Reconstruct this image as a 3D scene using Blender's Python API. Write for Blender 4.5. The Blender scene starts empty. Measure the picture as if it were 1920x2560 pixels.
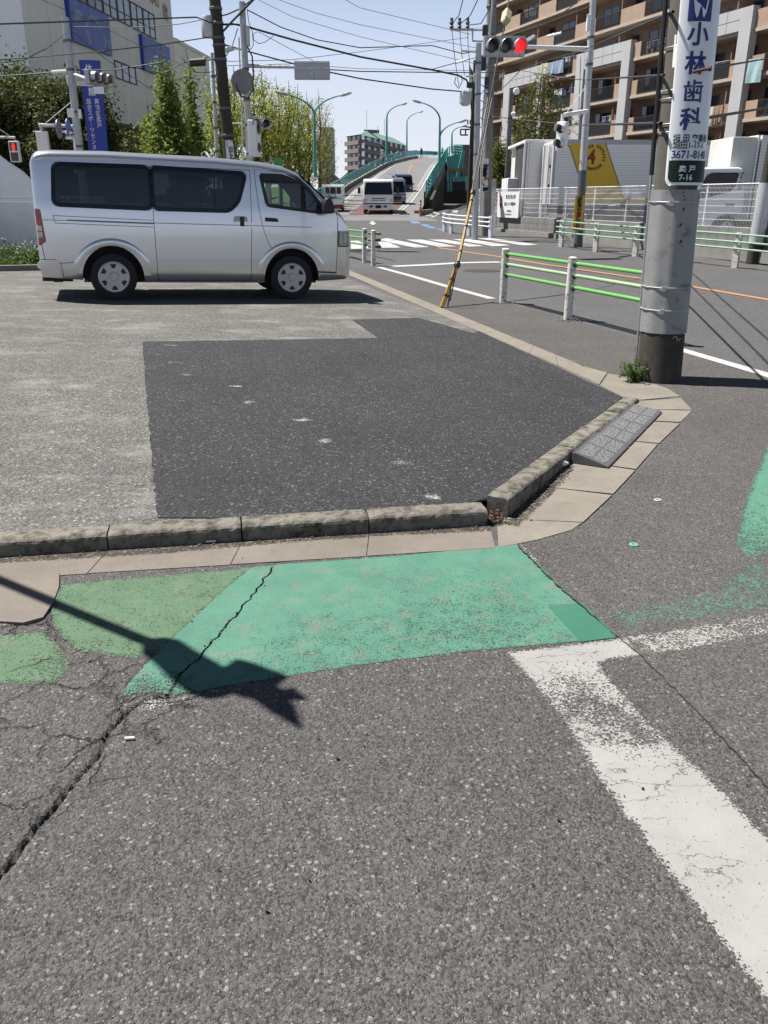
import bpy, bmesh, math, random
import numpy as np
from mathutils import Vector, Matrix
random.seed(11); rnd = random.random; U = random.uniform
SC = bpy.context.scene; COL = SC.collection
R = math.radians
# ---------------------------------------------------------------- camera
FPX = 2050.0; TH = math.atan(783/2050.0); CH = 1.5; RO = R(0.28)
cd = bpy.data.cameras.new('camera'); cam = bpy.data.objects.new('camera', cd); COL.objects.link(cam)
cd.sensor_fit = 'VERTICAL'; cd.sensor_height = 36; cd.lens = FPX*36/2560; cd.clip_start = .05; cd.clip_end = 4000
Fv = Vector((0, math.cos(TH), -math.sin(TH))); Uv = Vector((0, math.sin(TH), math.cos(TH))); Xv = Vector((1, 0, 0))
cx = Xv*math.cos(RO)+Uv*math.sin(RO); cy = -Xv*math.sin(RO)+Uv*math.cos(RO)
m = Matrix((cx, cy, -Fv)).transposed().to_4x4(); m.translation = (0, 0, CH); cam.matrix_world = m
SC.camera = cam
# ---------------------------------------------------------------- light
SUN_EL = R(61); SUN_AZ = Vector((.93, -.37, 0)).normalized()
w = bpy.data.worlds.new('World'); SC.world = w; w.use_nodes = True
nt = w.node_tree; bg = nt.nodes['Background']; sk = nt.nodes.new('ShaderNodeTexSky'); sk.sky_type = 'NISHITA'
sk.sun_disc = False; sk.sun_elevation = SUN_EL; sk.sun_rotation = math.atan2(-SUN_AZ.x, -SUN_AZ.y)
sk.air_density = 1.0; sk.dust_density = .35; sk.ozone_density = 1.2; sk.altitude = 10
bg.inputs[1].default_value = .083
gn = nt.nodes.new('ShaderNodeTexCoord'); sx0 = nt.nodes.new('ShaderNodeSeparateXYZ'); nt.links.new(gn.outputs['Generated'], sx0.inputs[0])     # spring haze low in the sky
rp = nt.nodes.new('ShaderNodeValToRGB'); nt.links.new(sx0.outputs[2], rp.inputs[0]); rp.color_ramp.elements[0].color = (.95, .965, 1, 1); rp.color_ramp.elements[1].position = .24; rp.color_ramp.elements[1].color = (.54, .70, 1, 1)
gk = nt.nodes.new('ShaderNodeVectorMath'); gk.operation = 'SCALE'; gk.inputs['Scale'].default_value = 5.8; nt.links.new(rp.outputs[0], gk.inputs[0])
gf = nt.nodes.new('ShaderNodeMapRange'); gf.inputs[1].default_value = .14; gf.inputs[2].default_value = .46; gf.inputs[3].default_value = 1; gf.inputs[4].default_value = 0; nt.links.new(sx0.outputs[2], gf.inputs[0])
gm = nt.nodes.new('ShaderNodeMix'); gm.data_type = 'RGBA'; nt.links.new(gf.outputs[0], gm.inputs[0]); gz0 = nt.nodes.new('ShaderNodeVectorMath'); gz0.operation = 'SCALE'; gz0.inputs['Scale'].default_value = .32; nt.links.new(sk.outputs[0], gz0.inputs[0]); nt.links.new(gz0.outputs[0], gm.inputs[6]); nt.links.new(gk.outputs[0], gm.inputs[7]); nt.links.new(gm.outputs[2], bg.inputs[0])
sl = bpy.data.lights.new('sun', 'SUN'); so = bpy.data.objects.new('sun', sl); COL.objects.link(so)
sl.energy = 5.0; sl.angle = R(.55); sl.color = (1, .955, .89)
sd = Vector((SUN_AZ.x*math.cos(SUN_EL), SUN_AZ.y*math.cos(SUN_EL), -math.sin(SUN_EL)))
so.rotation_euler = sd.to_track_quat('-Z', 'Y').to_euler(); so.location = (-20, 10, 40)
SC.view_settings.view_transform = 'Standard'; SC.view_settings.look = 'None'
SC.view_settings.exposure = .95; SC.view_settings.gamma = 1
SC.render.engine = 'CYCLES'
SC.cycles.max_bounces = 7; SC.cycles.transparent_max_bounces = 12; SC.cycles.use_denoising = True
SC.cycles.caustics_reflective = False; SC.cycles.caustics_refractive = False
# ---------------------------------------------------------------- survey of the place: photo point -> world point
def ray(u, v):
    xi = (u-960)/FPX; yi = -(v-1280)/FPX
    a = xi*math.cos(RO)-yi*math.sin(RO); b = xi*math.sin(RO)+yi*math.cos(RO)
    return (a, math.cos(TH)+b*math.sin(TH), -math.sin(TH)+b*math.cos(TH))
def terr(Y): return 0. if Y < 20 else min(.0145*(Y-20), 1.16)
def G(u, v, z=None):
    r = ray(u, v)
    if z is not None:
        t = (z-CH)/r[2]; return Vector((r[0]*t, r[1]*t, z))
    t = -CH/r[2] if r[2] < 0 else 1e9
    if t*r[1] > 20 or t < 0:
        t = (-.29-CH)/(r[2]-.0145*r[1])
    Y = r[1]*t; return Vector((r[0]*t, Y, terr(Y)))
def D(u, v, Y):
    r = ray(u, v); t = Y/r[1]; return Vector((r[0]*t, Y, CH+r[2]*t))
class Wall:
    def __init__(s, P, Q):
        s.P = Vector((P[0], P[1], 0)); d = Vector((Q[0]-P[0], Q[1]-P[1], 0)); s.L = d.length; s.d = d/s.L
        s.n = Vector((s.d.y, -s.d.x, 0))
        if s.n.dot(s.P) > 0: s.n = -s.n           # towards the viewer
    def sz(s, u, v):
        r = ray(u, v); t = (s.P.x*s.d.y-s.P.y*s.d.x)/(r[0]*s.d.y-r[1]*s.d.x)
        p = Vector((r[0]*t, r[1]*t, 0)); return ((p-s.P).dot(s.d), CH+r[2]*t)
    def p(s, a, z, o=0): return s.P+s.d*a+s.n*o+Vector((0, 0, z))
    def at(s, u, v, o=0): a, z = s.sz(u, v); return s.p(a, z, o)
def zm(x0, y0, k): return lambda x, y: (x0+x*k, y0+y*k)
z1 = zm(0, 0, .28933); z2 = zm(400, 0, .30139); z3 = zm(780, 180, .27728); z4 = zm(1080, 0, .25316); z5 = zm(1440, 0, .28933)
z6 = zm(1180, 300, .44605); z7 = zm(1040, 300, .15672); q4 = zm(1200, 340, .25316); q5 = zm(1640, 300, .18088); q2 = zm(0, 180, .18083)
# ---------------------------------------------------------------- materials
MATS = {}
ALB = .69
def sc3(c, k=None): return tuple(x*(ALB if k is None else k) for x in c[:3])
def mk(name):
    m = bpy.data.materials.new(name); m.use_nodes = True; nt = m.node_tree; b = nt.nodes['Principled BSDF']; MATS[name] = m
    return m, nt, b
class NT:
    def __init__(s, nt): s.t = nt; s.n = nt.nodes; s.l = nt.links; s.co = s.n.new('ShaderNodeTexCoord').outputs['Object']
    def lk(s, a, b): s.l.new(a, b)
    def set(s, inp, v):
        if hasattr(v, 'is_linked') or isinstance(v, bpy.types.NodeSocket): s.lk(v, inp)
        elif isinstance(v, (tuple, list)) and inp.type == 'RGBA': inp.default_value = (*v[:3], 1)
        else: inp.default_value = v
    def math(s, op, a, b=0., c=0., clamp=False):
        n = s.n.new('ShaderNodeMath'); n.operation = op; n.use_clamp = clamp
        s.set(n.inputs[0], a); s.set(n.inputs[1], b); s.set(n.inputs[2], c); return n.outputs[0]
    def noise(s, sc, det=3, rough=.55, co=None, col=False):
        n = s.n.new('ShaderNodeTexNoise'); n.inputs['Scale'].default_value = sc; n.inputs['Detail'].default_value = det
        n.inputs['Roughness'].default_value = rough; s.lk(co or s.co, n.inputs['Vector']); return n.outputs['Color' if col else 'Fac']
    def vor(s, sc, feat='F1', co=None, rnd=1):
        n = s.n.new('ShaderNodeTexVoronoi'); n.feature = feat; n.inputs['Scale'].default_value = sc; n.inputs['Randomness'].default_value = rnd
        s.lk(co or s.co, n.inputs['Vector']); return n
    def mr(s, v, a, b, c=0., d=1.):
        n = s.n.new('ShaderNodeMapRange'); s.set(n.inputs[0], v); n.inputs[1].default_value = a; n.inputs[2].default_value = b
        n.inputs[3].default_value = c; n.inputs[4].default_value = d; return n.outputs[0]
    def mix(s, f, a, b, mode='MIX'):
        n = s.n.new('ShaderNodeMix'); n.data_type = 'RGBA'; n.blend_type = mode; s.set(n.inputs[0], f)
        s.set(n.inputs[6], a); s.set(n.inputs[7], b); return n.outputs[2]
    def bump(s, h, st, dist=.01):
        n = s.n.new('ShaderNodeBump'); n.inputs['Strength'].default_value = st; n.inputs['Distance'].default_value = dist; s.lk(h, n.inputs['Height']); return n.outputs[0]
    def sep(s):
        n = s.n.new('ShaderNodeSeparateXYZ'); s.lk(s.co, n.inputs[0]); return n.outputs
    def mapv(s, sc=(1, 1, 1), rot=(0, 0, 0)):
        n = s.n.new('ShaderNodeMapping'); n.inputs['Scale'].default_value = sc; n.inputs['Rotation'].default_value = rot; s.lk(s.co, n.inputs[0]); return n.outputs[0]
def pm(name, col, rough=.55, metal=0, var=.12, vs=3., bump=0., bs=60., dirt=None, spec=.5, coat=0, emit=0, streak=0, alpha=None):
    m, nt, b = mk(name); N = NT(nt)
    if not emit: col = sc3(col)
    n = N.noise(vs, 5, .6); f = N.mr(n, .3, .7)
    c = N.mix(f, tuple(x*(1-var) for x in col), tuple(min(1, x*(1+var)) for x in col))
    if streak:
        s = N.noise(1, 4, .6, N.mapv((9, 9, .7))); c = N.mix(N.mr(s, .5, .72, 0, streak), c, tuple(x*.45 for x in col))
    if dirt:
        dc, amt, ds = dirt; k = N.mr(N.noise(ds, 6, .65), 1-amt-.07, 1-amt+.05); c = N.mix(k, c, dc)
        N.set(b.inputs['Roughness'], N.mr(k, 0, 1, rough, .9))
    else: b.inputs['Roughness'].default_value = rough
    N.set(b.inputs['Base Color'], c); b.inputs['Metallic'].default_value = metal
    b.inputs['Specular IOR Level'].default_value = spec; b.inputs['Coat Weight'].default_value = coat; b.inputs['Coat Roughness'].default_value = .06
    if bump: N.set(b.inputs['Normal'], N.bump(N.noise(bs, 4, .6), bump, .004))
    if emit: N.set(b.inputs['Emission Color'], col); b.inputs['Emission Strength'].default_value = emit
    return m
def asphalt(name, base, lite, amt=.16, sc=150, bump=.7, blotch=.18, dust=None, cracks=None, dark=.38):
    m, nt, b = mk(name); N = NT(nt); base = sc3(base); lite = sc3(lite)
    wob = N.n.new('ShaderNodeVectorMath'); wob.operation = 'ADD'; nn = N.noise(60, 2, .5, None, True)
    sc_ = N.n.new('ShaderNodeVectorMath'); sc_.operation = 'SCALE'; N.lk(nn, sc_.inputs[0]); sc_.inputs['Scale'].default_value = .012
    N.lk(N.co, wob.inputs[0]); N.lk(sc_.outputs[0], wob.inputs[1]); W = wob.outputs[0]
    v = N.vor(sc, co=W); v2 = N.vor(sc*.42, co=W)
    sp = N.n.new('ShaderNodeSeparateColor'); N.lk(v.outputs['Color'], sp.inputs[0])
    sp2 = N.n.new('ShaderNodeSeparateColor'); N.lk(v2.outputs['Color'], sp2.inputs[0])
    c = N.mix(sp.outputs[1], tuple(x*dark for x in base), tuple(x*1.35 for x in base))
    core = N.math('LESS_THAN', v.outputs['Distance'], .42)
    s1 = N.math('MULTIPLY', N.math('GREATER_THAN', sp.outputs[0], 1-amt), core)
    c = N.mix(N.math('MULTIPLY', s1, sp.outputs[2]), c, lite)
    core2 = N.math('LESS_THAN', v2.outputs['Distance'], .36)
    s2 = N.math('MULTIPLY', N.math('GREATER_THAN', sp2.outputs[0], 1-amt*.45), core2)
    c = N.mix(N.math('MULTIPLY', s2, .8), c, tuple(x*1.05 for x in lite))
    bl = N.math('MULTIPLY', N.mr(N.noise(1.1, 5, .6), .3, .72, 1-blotch, 1+blotch), N.math('MULTIPLY', N.mr(N.noise(11, 4, .7), .3, .7, .88, 1.12), N.mr(N.noise(.55, 4, .7), .54, .68, 1, .80)))
    c = N.mix(1, c, N.n.new('ShaderNodeRGB').outputs[0], 'MULTIPLY') if 0 else c
    cmb = N.n.new('ShaderNodeCombineColor')
    for i in range(3): N.lk(bl, cmb.inputs[i])
    c = N.mix(1., c, cmb.outputs[0], 'MULTIPLY')
    if dust:
        dc, a, b_ = dust; k = N.mr(N.noise(1.3, 7, .75, N.mapv((1, 1.6, 1))), a, b_); c = N.mix(N.math('MULTIPLY', k, .55, clamp=True), c, dc)
    h = N.math('ADD', N.math('MULTIPLY', N.math('MINIMUM', v.outputs['Distance'], .5), -1.1), N.math('MULTIPLY', N.noise(sc*1.5, 2, .6), .7))
    h = N.math('ADD', h, N.math('MULTIPLY', N.math('MINIMUM', v2.outputs['Distance'], .6), -1.2))
    if cracks:                                      # alligator cracking round given spots
        k = None
        for (x, y, r) in cracks:
            vd = N.n.new('ShaderNodeVectorMath'); vd.operation = 'DISTANCE'; N.lk(N.co, vd.inputs[0]); vd.inputs[1].default_value = (x, y, 0)
            q = N.mr(vd.outputs['Value'], r*.55, r, 1, 0); k = q if k is None else N.math('MAXIMUM', k, q)
        nz = N.noise(7, 4, .7, None, True); s3 = N.n.new('ShaderNodeVectorMath'); s3.operation = 'SCALE'; N.lk(nz, s3.inputs[0]); s3.inputs['Scale'].default_value = .14
        ad = N.n.new('ShaderNodeVectorMath'); N.lk(N.co, ad.inputs[0]); N.lk(s3.outputs[0], ad.inputs[1])
        e = N.vor(5.5, 'DISTANCE_TO_EDGE', ad.outputs[0]).outputs['Distance']
        ck = N.math('MULTIPLY', N.mr(e, .012, .045, 1, 0), k)
        gate = N.mr(N.noise(3.1, 3), .45, .6); ck = N.math('MULTIPLY', ck, gate)
        c = N.mix(N.math('MULTIPLY', ck, .7), c, tuple(x*.25 for x in base)); h = N.math('ADD', h, N.math('MULTIPLY', ck, -3.))
    N.set(b.inputs['Base Color'], c); b.inputs['Roughness'].default_value = .83; b.inputs['Specular IOR Level'].default_value = .35
    N.set(b.inputs['Normal'], N.bump(h, bump, .0035)); return m
def worn(name, col, wear=.45, spots=(), fine=130, edge=.5, col2=None, cracks=0, dirt=.12, soft=.018):
    """road paint: worn away where the aggregate sticks out; what is gone shows the asphalt below"""
    m, nt, b = mk(name); N = NT(nt); col = sc3(col); col2 = col2 and sc3(col2)
    v = N.vor(fine); sp = N.n.new('ShaderNodeSeparateColor'); N.lk(v.outputs['Color'], sp.inputs[0])
    n1 = N.noise(16, 6, .7); n2 = N.noise(230, 3, .75)
    t = N.math('ADD', N.math('MULTIPLY', n1, .36), N.math('ADD', N.math('MULTIPLY', n2, .40), N.math('ADD', N.math('MULTIPLY', sp.outputs[0], .12), N.math('MULTIPLY', v.outputs['Distance'], .24))))
    w_ = wear+.068
    for (x, y, r, a) in spots:
        vd = N.n.new('ShaderNodeVectorMath'); vd.operation = 'DISTANCE'; N.lk(N.co, vd.inputs[0]); vd.inputs[1].default_value = (x, y, 0)
        w_ = N.math('ADD', w_, N.mr(vd.outputs['Value'], 0, r, a, 0))
    at = N.n.new('ShaderNodeAttribute'); at.attribute_name = 'edge'
    w_ = N.math('ADD', w_, N.mr(at.outputs['Fac'], 0, 1, edge*.3, 0))
    a = N.mr(N.math('SUBTRACT', t, w_), -soft, soft)
    if cracks:
        nz = N.noise(9, 4, .7, None, True); s3 = N.n.new('ShaderNodeVectorMath'); s3.operation = 'SCALE'; N.lk(nz, s3.inputs[0]); s3.inputs['Scale'].default_value = .12
        ad = N.n.new('ShaderNodeVectorMath'); N.lk(N.mapv((.5, 1.6, 1), (0, 0, .2)), ad.inputs[0]); N.lk(s3.outputs[0], ad.inputs[1])
        e = N.vor(9, 'DISTANCE_TO_EDGE', ad.outputs[0]).outputs['Distance']
        ck = N.math('MULTIPLY', N.mr(e, .004, .016, 1, 0), N.mr(N.noise(4, 3), .5, .56)); a = N.math('MULTIPLY', a, N.math('SUBTRACT', 1, N.math('MULTIPLY', ck, cracks)))
    f = N.mr(N.noise(5, 6, .65), .35, .7); c = N.mix(f, col, col2 or tuple(x*.86 for x in col))
    c = N.mix(N.mr(N.noise(9, 5, .7), .5, .8, 0, dirt*1.2), c, (.17, .16, .145)); c = N.mix(N.mr(n2, .3, .6, .2, 0), c, tuple(x*.6 for x in col))
    tr = N.n.new('ShaderNodeBsdfTransparent'); mx = N.n.new('ShaderNodeMixShader'); out = nt.nodes['Material Output']
    N.set(b.inputs['Base Color'], c); b.inputs['Roughness'].default_value = .7; b.inputs['Specular IOR Level'].default_value = .3
    N.set(b.inputs['Normal'], N.bump(N.math('ADD', n2, N.math('MULTIPLY', v.outputs['Distance'], -.8)), .25, .002))
    N.lk(a, mx.inputs[0]); N.lk(tr.outputs[0], mx.inputs[1]); N.lk(b.outputs[0], mx.inputs[2]); N.lk(mx.outputs[0], out.inputs[0]); return m
def concrete(name, col, joint=None, rough=.85, bump=.5, sc=220, stain=.35, dcol=(.12, .105, .085)):
    m, nt, b = mk(name); N = NT(nt); col = sc3(col)
    n = N.noise(2.4, 6, .65); c = N.mix(N.mr(n, .3, .7), tuple(x*.8 for x in col), tuple(x*1.12 for x in col))
    g = N.vor(sc); sp = N.n.new('ShaderNodeSeparateColor'); N.lk(g.outputs['Color'], sp.inputs[0]); c = N.mix(N.math('MULTIPLY', sp.outputs[0], .35), c, tuple(x*.5 for x in col))
    c = N.mix(N.mr(N.noise(13, 6, .7), .52-.12*max(0, stain-.5), .72-.14*max(0, stain-.5), 0, min(1, stain)), c, dcol)
    if joint:
        sx, sy, t = joint; o = N.sep(); fx = N.math('PINGPONG', N.math('MULTIPLY', N.math('ADD', o[0], o[1]), 1), sx); fz = N.math('PINGPONG', o[2], sy)
        j = N.math('MAXIMUM', N.math('LESS_THAN', fx, t), N.math('LESS_THAN', fz, t)); c = N.mix(j, c, tuple(x*.35 for x in col))
    N.set(b.inputs['Base Color'], c); b.inputs['Roughness'].default_value = rough; b.inputs['Specular IOR Level'].default_value = .3
    N.set(b.inputs['Normal'], N.bump(N.math('ADD', N.noise(sc, 3, .7), N.noise(25, 3, .6)), bump, .004)); return m
def leafm(name, c1, c2, tr=.35):
    m, nt, b = mk(name); N = NT(nt)
    oi = N.n.new('ShaderNodeNewGeometry'); f = oi.outputs['Random Per Island']; c = N.mix(f, c1, c2); c = N.mix(N.mr(N.noise(.8, 3), .35, .7, 0, .5), c, tuple(x*.5 for x in c1))
    N.set(b.inputs['Base Color'], c); b.inputs['Roughness'].default_value = .6; b.inputs['Specular IOR Level'].default_value = .25
    t = N.n.new('ShaderNodeBsdfTranslucent'); N.set(t.inputs[0], N.mix(f, tuple(min(1, x*1.6) for x in c1), tuple(min(1, x*1.6) for x in c2)))
    mx = N.n.new('ShaderNodeMixShader'); mx.inputs[0].default_value = tr; N.lk(b.outputs[0], mx.inputs[1]); N.lk(t.outputs[0], mx.inputs[2]); N.lk(mx.outputs[0], nt.nodes['Material Output'].inputs[0]); return m
def glassm(name, tint=(.6, .68, .66), mixf=.25):
    m, nt, b = mk(name); N = NT(nt); tr = N.n.new('ShaderNodeBsdfTransparent'); N.set(tr.inputs[0], tint)
    gl = N.n.new('ShaderNodeBsdfGlossy'); gl.inputs['Roughness'].default_value = .02; fr = N.n.new('ShaderNodeFresnel'); fr.inputs[0].default_value = 1.5
    mx = N.n.new('ShaderNodeMixShader'); N.lk(N.math('ADD', fr.outputs[0], mixf*.2), mx.inputs[0]); N.lk(tr.outputs[0], mx.inputs[1]); N.lk(gl.outputs[0], mx.inputs[2]); N.lk(mx.outputs[0], nt.nodes['Material Output'].inputs[0]); return m
# ---------------------------------------------------------------- mesh building
def wm(o):
    m = Matrix.Identity(4)
    while o is not None: m = o.matrix_basis @ m; o = o.parent
    return m
class MB:
    def __init__(s): s.v = []; s.f = []; s.mi = []; s.m = 0
    def face(s, pts):
        n = len(s.v); s.v += [tuple(p) for p in pts]; s.f.append(tuple(range(n, n+len(pts)))); s.mi.append(s.m); return s
    def raw(s, vs, fs):
        n = len(s.v); s.v += [tuple(p) for p in vs]; s.f += [tuple(i+n for i in f) for f in fs]; s.mi += [s.m]*len(fs); return s
    def box(s, c, size, rot=None, M=None):
        x, y, z = (q/2 for q in size); vs = [Vector((a*x, b*y, d*z)) for a in (-1, 1) for b in (-1, 1) for d in (-1, 1)]
        if rot is not None: vs = [Matrix.Rotation(rot, 3, 'Z') @ q for q in vs]
        if M is not None: vs = [M @ q for q in vs]
        vs = [q+Vector(c) for q in vs]
        return s.raw(vs, [(0, 1, 3, 2), (4, 6, 7, 5), (0, 4, 5, 1), (2, 3, 7, 6), (0, 2, 6, 4), (1, 5, 7, 3)])
    def frame(s, o, X, Y, Z):                     # box from a corner and three edge vectors
        o, X, Y, Z = map(Vector, (o, X, Y, Z)); vs = [o+X*a+Y*b+Z*d for a in (0, 1) for b in (0, 1) for d in (0, 1)]
        return s.raw(vs, [(0, 1, 3, 2), (4, 6, 7, 5), (0, 4, 5, 1), (2, 3, 7, 6), (0, 2, 6, 4), (1, 5, 7, 3)])
    def prism(s, pts, vec):
        vec = Vector(vec); n = len(pts); a = [Vector(p) for p in pts]; b = [p+vec for p in a]
        return s.raw(a+b, [tuple(range(n))[::-1], tuple(range(n, 2*n))]+[(i, (i+1) % n, n+(i+1) % n, n+i) for i in range(n)])
    def tube(s, pts, r, n=8, cap=True):
        pts = [Vector(p) for p in pts]; rs = r if isinstance(r, (list, tuple)) else [r]*len(pts); vs = []; fs = []
        ref = None
        for i, p in enumerate(pts):
            t = (pts[min(i+1, len(pts)-1)]-pts[max(i-1, 0)])
            t = t.normalized() if t.length > 1e-9 else Vector((0, 0, 1))
            if ref is None: ref = Vector((0, 0, 1)) if abs(t.z) < .9 else Vector((1, 0, 0))
            a = t.cross(ref).normalized(); b = t.cross(a); ref = -b if False else ref
            for k in range(n):
                w_ = 2*math.pi*k/n; vs.append(p+(a*math.cos(w_)+b*math.sin(w_))*rs[i])
        for i in range(len(pts)-1):
            for k in range(n): fs.append((i*n+k, i*n+(k+1) % n, (i+1)*n+(k+1) % n, (i+1)*n+k))
        if cap: fs += [tuple(range(n))[::-1], tuple(range((len(pts)-1)*n, len(pts)*n))]
        return s.raw(vs, fs)
    def grid(s, fn, nu, nv):
        vs = [fn(i/nu, j/nv) for i in range(nu+1) for j in range(nv+1)]; k = nv+1
        return s.raw(vs, [(i*k+j, (i+1)*k+j, (i+1)*k+j+1, i*k+j+1) for i in range(nu) for j in range(nv)])
    def lathe(s, o, ax, prof, n=24, up=None):     # prof: (radius, distance along axis)
        ax = Vector(ax).normalized(); a = ax.cross(Vector((0, 0, 1)) if abs(ax.z) < .9 else Vector((1, 0, 0))).normalized(); b = ax.cross(a); o = Vector(o)
        vs = [o+ax*d+(a*math.cos(2*math.pi*k/n)+b*math.sin(2*math.pi*k/n))*r for (r, d) in prof for k in range(n)]; q = len(prof)
        fs = [(i*n+k, i*n+(k+1) % n, (i+1)*n+(k+1) % n, (i+1)*n+k) for i in range(q-1) for k in range(n)]
        fs += [tuple(range(n))[::-1], tuple(range((q-1)*n, q*n))]
        return s.raw(vs, fs)
    def build(s, name, mat, parent=None, smooth=False, bevel=0, **tags):
        me = bpy.data.meshes.new(name); M = wm(parent).inverted() if parent else Matrix.Identity(4)
        me.from_pydata([M @ Vector(p) for p in s.v], [], s.f)
        for x in (mat if isinstance(mat, (list, tuple)) else [mat]): me.materials.append(MATS[x] if isinstance(x, str) else x)
        if any(s.mi): me.polygons.foreach_set('material_index', s.mi)
        bm = bmesh.new(); bm.from_mesh(me); bmesh.ops.recalc_face_normals(bm, faces=bm.faces)
        if smooth:
            for f in bm.faces: f.smooth = True
            for e in bm.edges:
                if len(e.link_faces) == 2 and e.calc_face_angle(0) > R(38): e.smooth = False
        bm.to_mesh(me); bm.free(); me.update()
        o = bpy.data.objects.new(name, me); COL.objects.link(o); o.parent = parent
        if bevel:
            b = o.modifiers.new('bevel', 'BEVEL'); b.width = bevel; b.segments = 2; b.limit_method = 'ANGLE'
        tag(o, **tags); return o
def tag(o, label=None, cat=None, group=None, kind=None):
    if label: o['label'] = label
    if cat: o['category'] = cat
    if group: o['group'] = group
    if kind: o['kind'] = kind
    return o
def thing(name, label, cat, loc=(0, 0, 0), rz=0., group=None):
    o = bpy.data.objects.new(name, None); COL.objects.link(o); o.location = loc; o.rotation_euler = (0, 0, rz); o.empty_display_size = .2
    return tag(o, label, cat, group)
def copy_tree(o, parent=None):
    c = o.copy(); COL.objects.link(c); c.parent = parent
    for ch in [x for x in KIDS.get(o.name, [])]: copy_tree(ch, c)
    return c
KIDS = {}
def proto(o):                                     # note the children once so that copies are quick
    for x in list(COL.objects):
        if x.parent is not None: KIDS.setdefault(x.parent.name, [])
    for x in list(COL.objects):
        if x.parent is not None and x not in KIDS[x.parent.name]: KIDS[x.parent.name].append(x)
    return o
def put(o, loc, rz=None, sc=None, label=None, group=None):
    o.location = loc
    if rz is not None: o.rotation_euler.z = rz
    if sc: o.scale = (sc,)*3 if not isinstance(sc, tuple) else sc
    if label: o['label'] = label
    if group: o['group'] = group
    return o
def text(body, size, mat, parent, o, X, Y, bold=.0, align='CENTER', off=0., sx=1., bend=None, name='lettering', depth=0):
    """flat lettering: o is the centre of the line, X along it, Y up"""
    c = bpy.data.curves.new('t', 'FONT'); c.body = body; c.size = size; c.align_x = align; c.align_y = 'CENTER'; c.offset = bold; c.resolution_u = 3; c.extrude = depth
    ob = bpy.data.objects.new('t', c); COL.objects.link(ob); dg = bpy.context.evaluated_depsgraph_get(); me = bpy.data.meshes.new_from_object(ob.evaluated_get(dg))
    bpy.data.objects.remove(ob); bpy.data.curves.remove(c)
    X = Vector(X).normalized(); Y = Vector(Y).normalized(); n = X.cross(Y)
    M = wm(parent).inverted() if parent else Matrix.Identity(4); o = Vector(o)
    if bend:
        bm = bmesh.new(); bm.from_mesh(me); bmesh.ops.triangulate(bm, faces=bm.faces); bmesh.ops.subdivide_edges(bm, edges=[e for e in bm.edges if e.calc_length() > .02], cuts=2); bm.to_mesh(me); bm.free()
    for q in me.vertices:
        p = q.co
        q.co = M @ (bend(p.x*sx, p.y) if bend else (o+X*p.x*sx+Y*p.y+n*(off+p.z)))
    me.materials.clear(); me.materials.append(MATS[mat]); me.update()
    ob = bpy.data.objects.new(name, me); COL.objects.link(ob); ob.parent = parent; return ob
def ip(x, pts):
    if x <= pts[0][0]: return pts[0][1]
    for (a, b), (c, d) in zip(pts, pts[1:]):
        if x <= c: return b+(d-b)*(x-a)/(c-a)
    return pts[-1][1]
def paint(name, pts, z, mat, edge=0., zf=None, parent=None, **tags):
    bm = bmesh.new(); vs = [bm.verts.new((p[0], p[1], (zf(p[0], p[1]) if zf else 0)+z)) for p in pts]; f = bm.faces.new(vs); bm.normal_update()
    if f.normal.z < 0: f.normal_flip()
    lay = bm.verts.layers.float.new('edge')
    if edge:
        bmesh.ops.inset_individual(bm, faces=[f], thickness=edge, use_even_offset=True)
        for v in bm.verts: v[lay] = 0. if v.is_boundary else 1.
    else:
        for v in bm.verts: v[lay] = 1.
    me = bpy.data.meshes.new(name); bm.to_mesh(me); bm.free(); me.materials.append(MATS[mat]); o = bpy.data.objects.new(name, me); COL.objects.link(o); o.parent = parent
    return tag(o, **tags)
def ST(o): o['kind'] = 'structure'; return o
# ---------------------------------------------------------------- palette
asphalt('asphalt_near', (.112, .108, .105), (.31, .305, .30), .24, 170, 1.15, .12, cracks=[(-1.35, 2.15, .95), (-.75, 2.2, .35)])
asphalt('asphalt_road', (.112, .106, .102), (.27, .265, .255), .15, 170, .6, .14)
asphalt('asphalt_street', (.122, .122, .126), (.32, .32, .32), .08, 170, .35, .10)
asphalt('asphalt_lot', (.152, .147, .139), (.40, .39, .37), .30, 105, 1., .15, dust=((.36, .35, .33), .5, .8))
asphalt('asphalt_new', (.036, .037, .041), (.165, .17, .18), .34, 105, 1.1, .2)
concrete('gutter_red', (.27, .238, .205), stain=.5); concrete('gutter_beige', (.31, .283, .238), stain=.5); concrete('kerb_stone', (.285, .268, .228), bump=.9, sc=130, stain=1.1, dcol=(.05, .044, .034))
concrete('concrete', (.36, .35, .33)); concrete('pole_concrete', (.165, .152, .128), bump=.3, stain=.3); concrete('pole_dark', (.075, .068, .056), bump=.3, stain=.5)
worn('green_paint', (.105, .285, .205), .335, [(.30, 2.68, .75, .125), (-.35, 2.40, .5, .085), (-.78, 2.24, .22, .22)], 190, .25, (.08, .215, .155), dirt=.7, soft=.045)
worn('green_deep', (.05, .205, .14), .30, (), 150, .1, dirt=.1)
worn('green_old', (.115, .215, .125), .40, [(-1.0, 2.35, .3, .12)], 150, .3, (.10, .18, .10), dirt=.5, soft=.035)
worn('green_faint', (.115, .29, .21), .535, [], 110, .5)
worn('green_right', (.115, .30, .215), .38, [(1.55, 3.3, .9, .16)], 110, .9)
worn('white_paint', (.42, .415, .40), .34, [(.64, 2.22, .30, .22), (.80, 2.06, .2, .15)], 120, .75, (.35, .345, .34), cracks=.8)
worn('white_worn', (.45, .44, .42), .545, [(1.1, 2.6, .4, -.06)], 120, .4)
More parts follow.
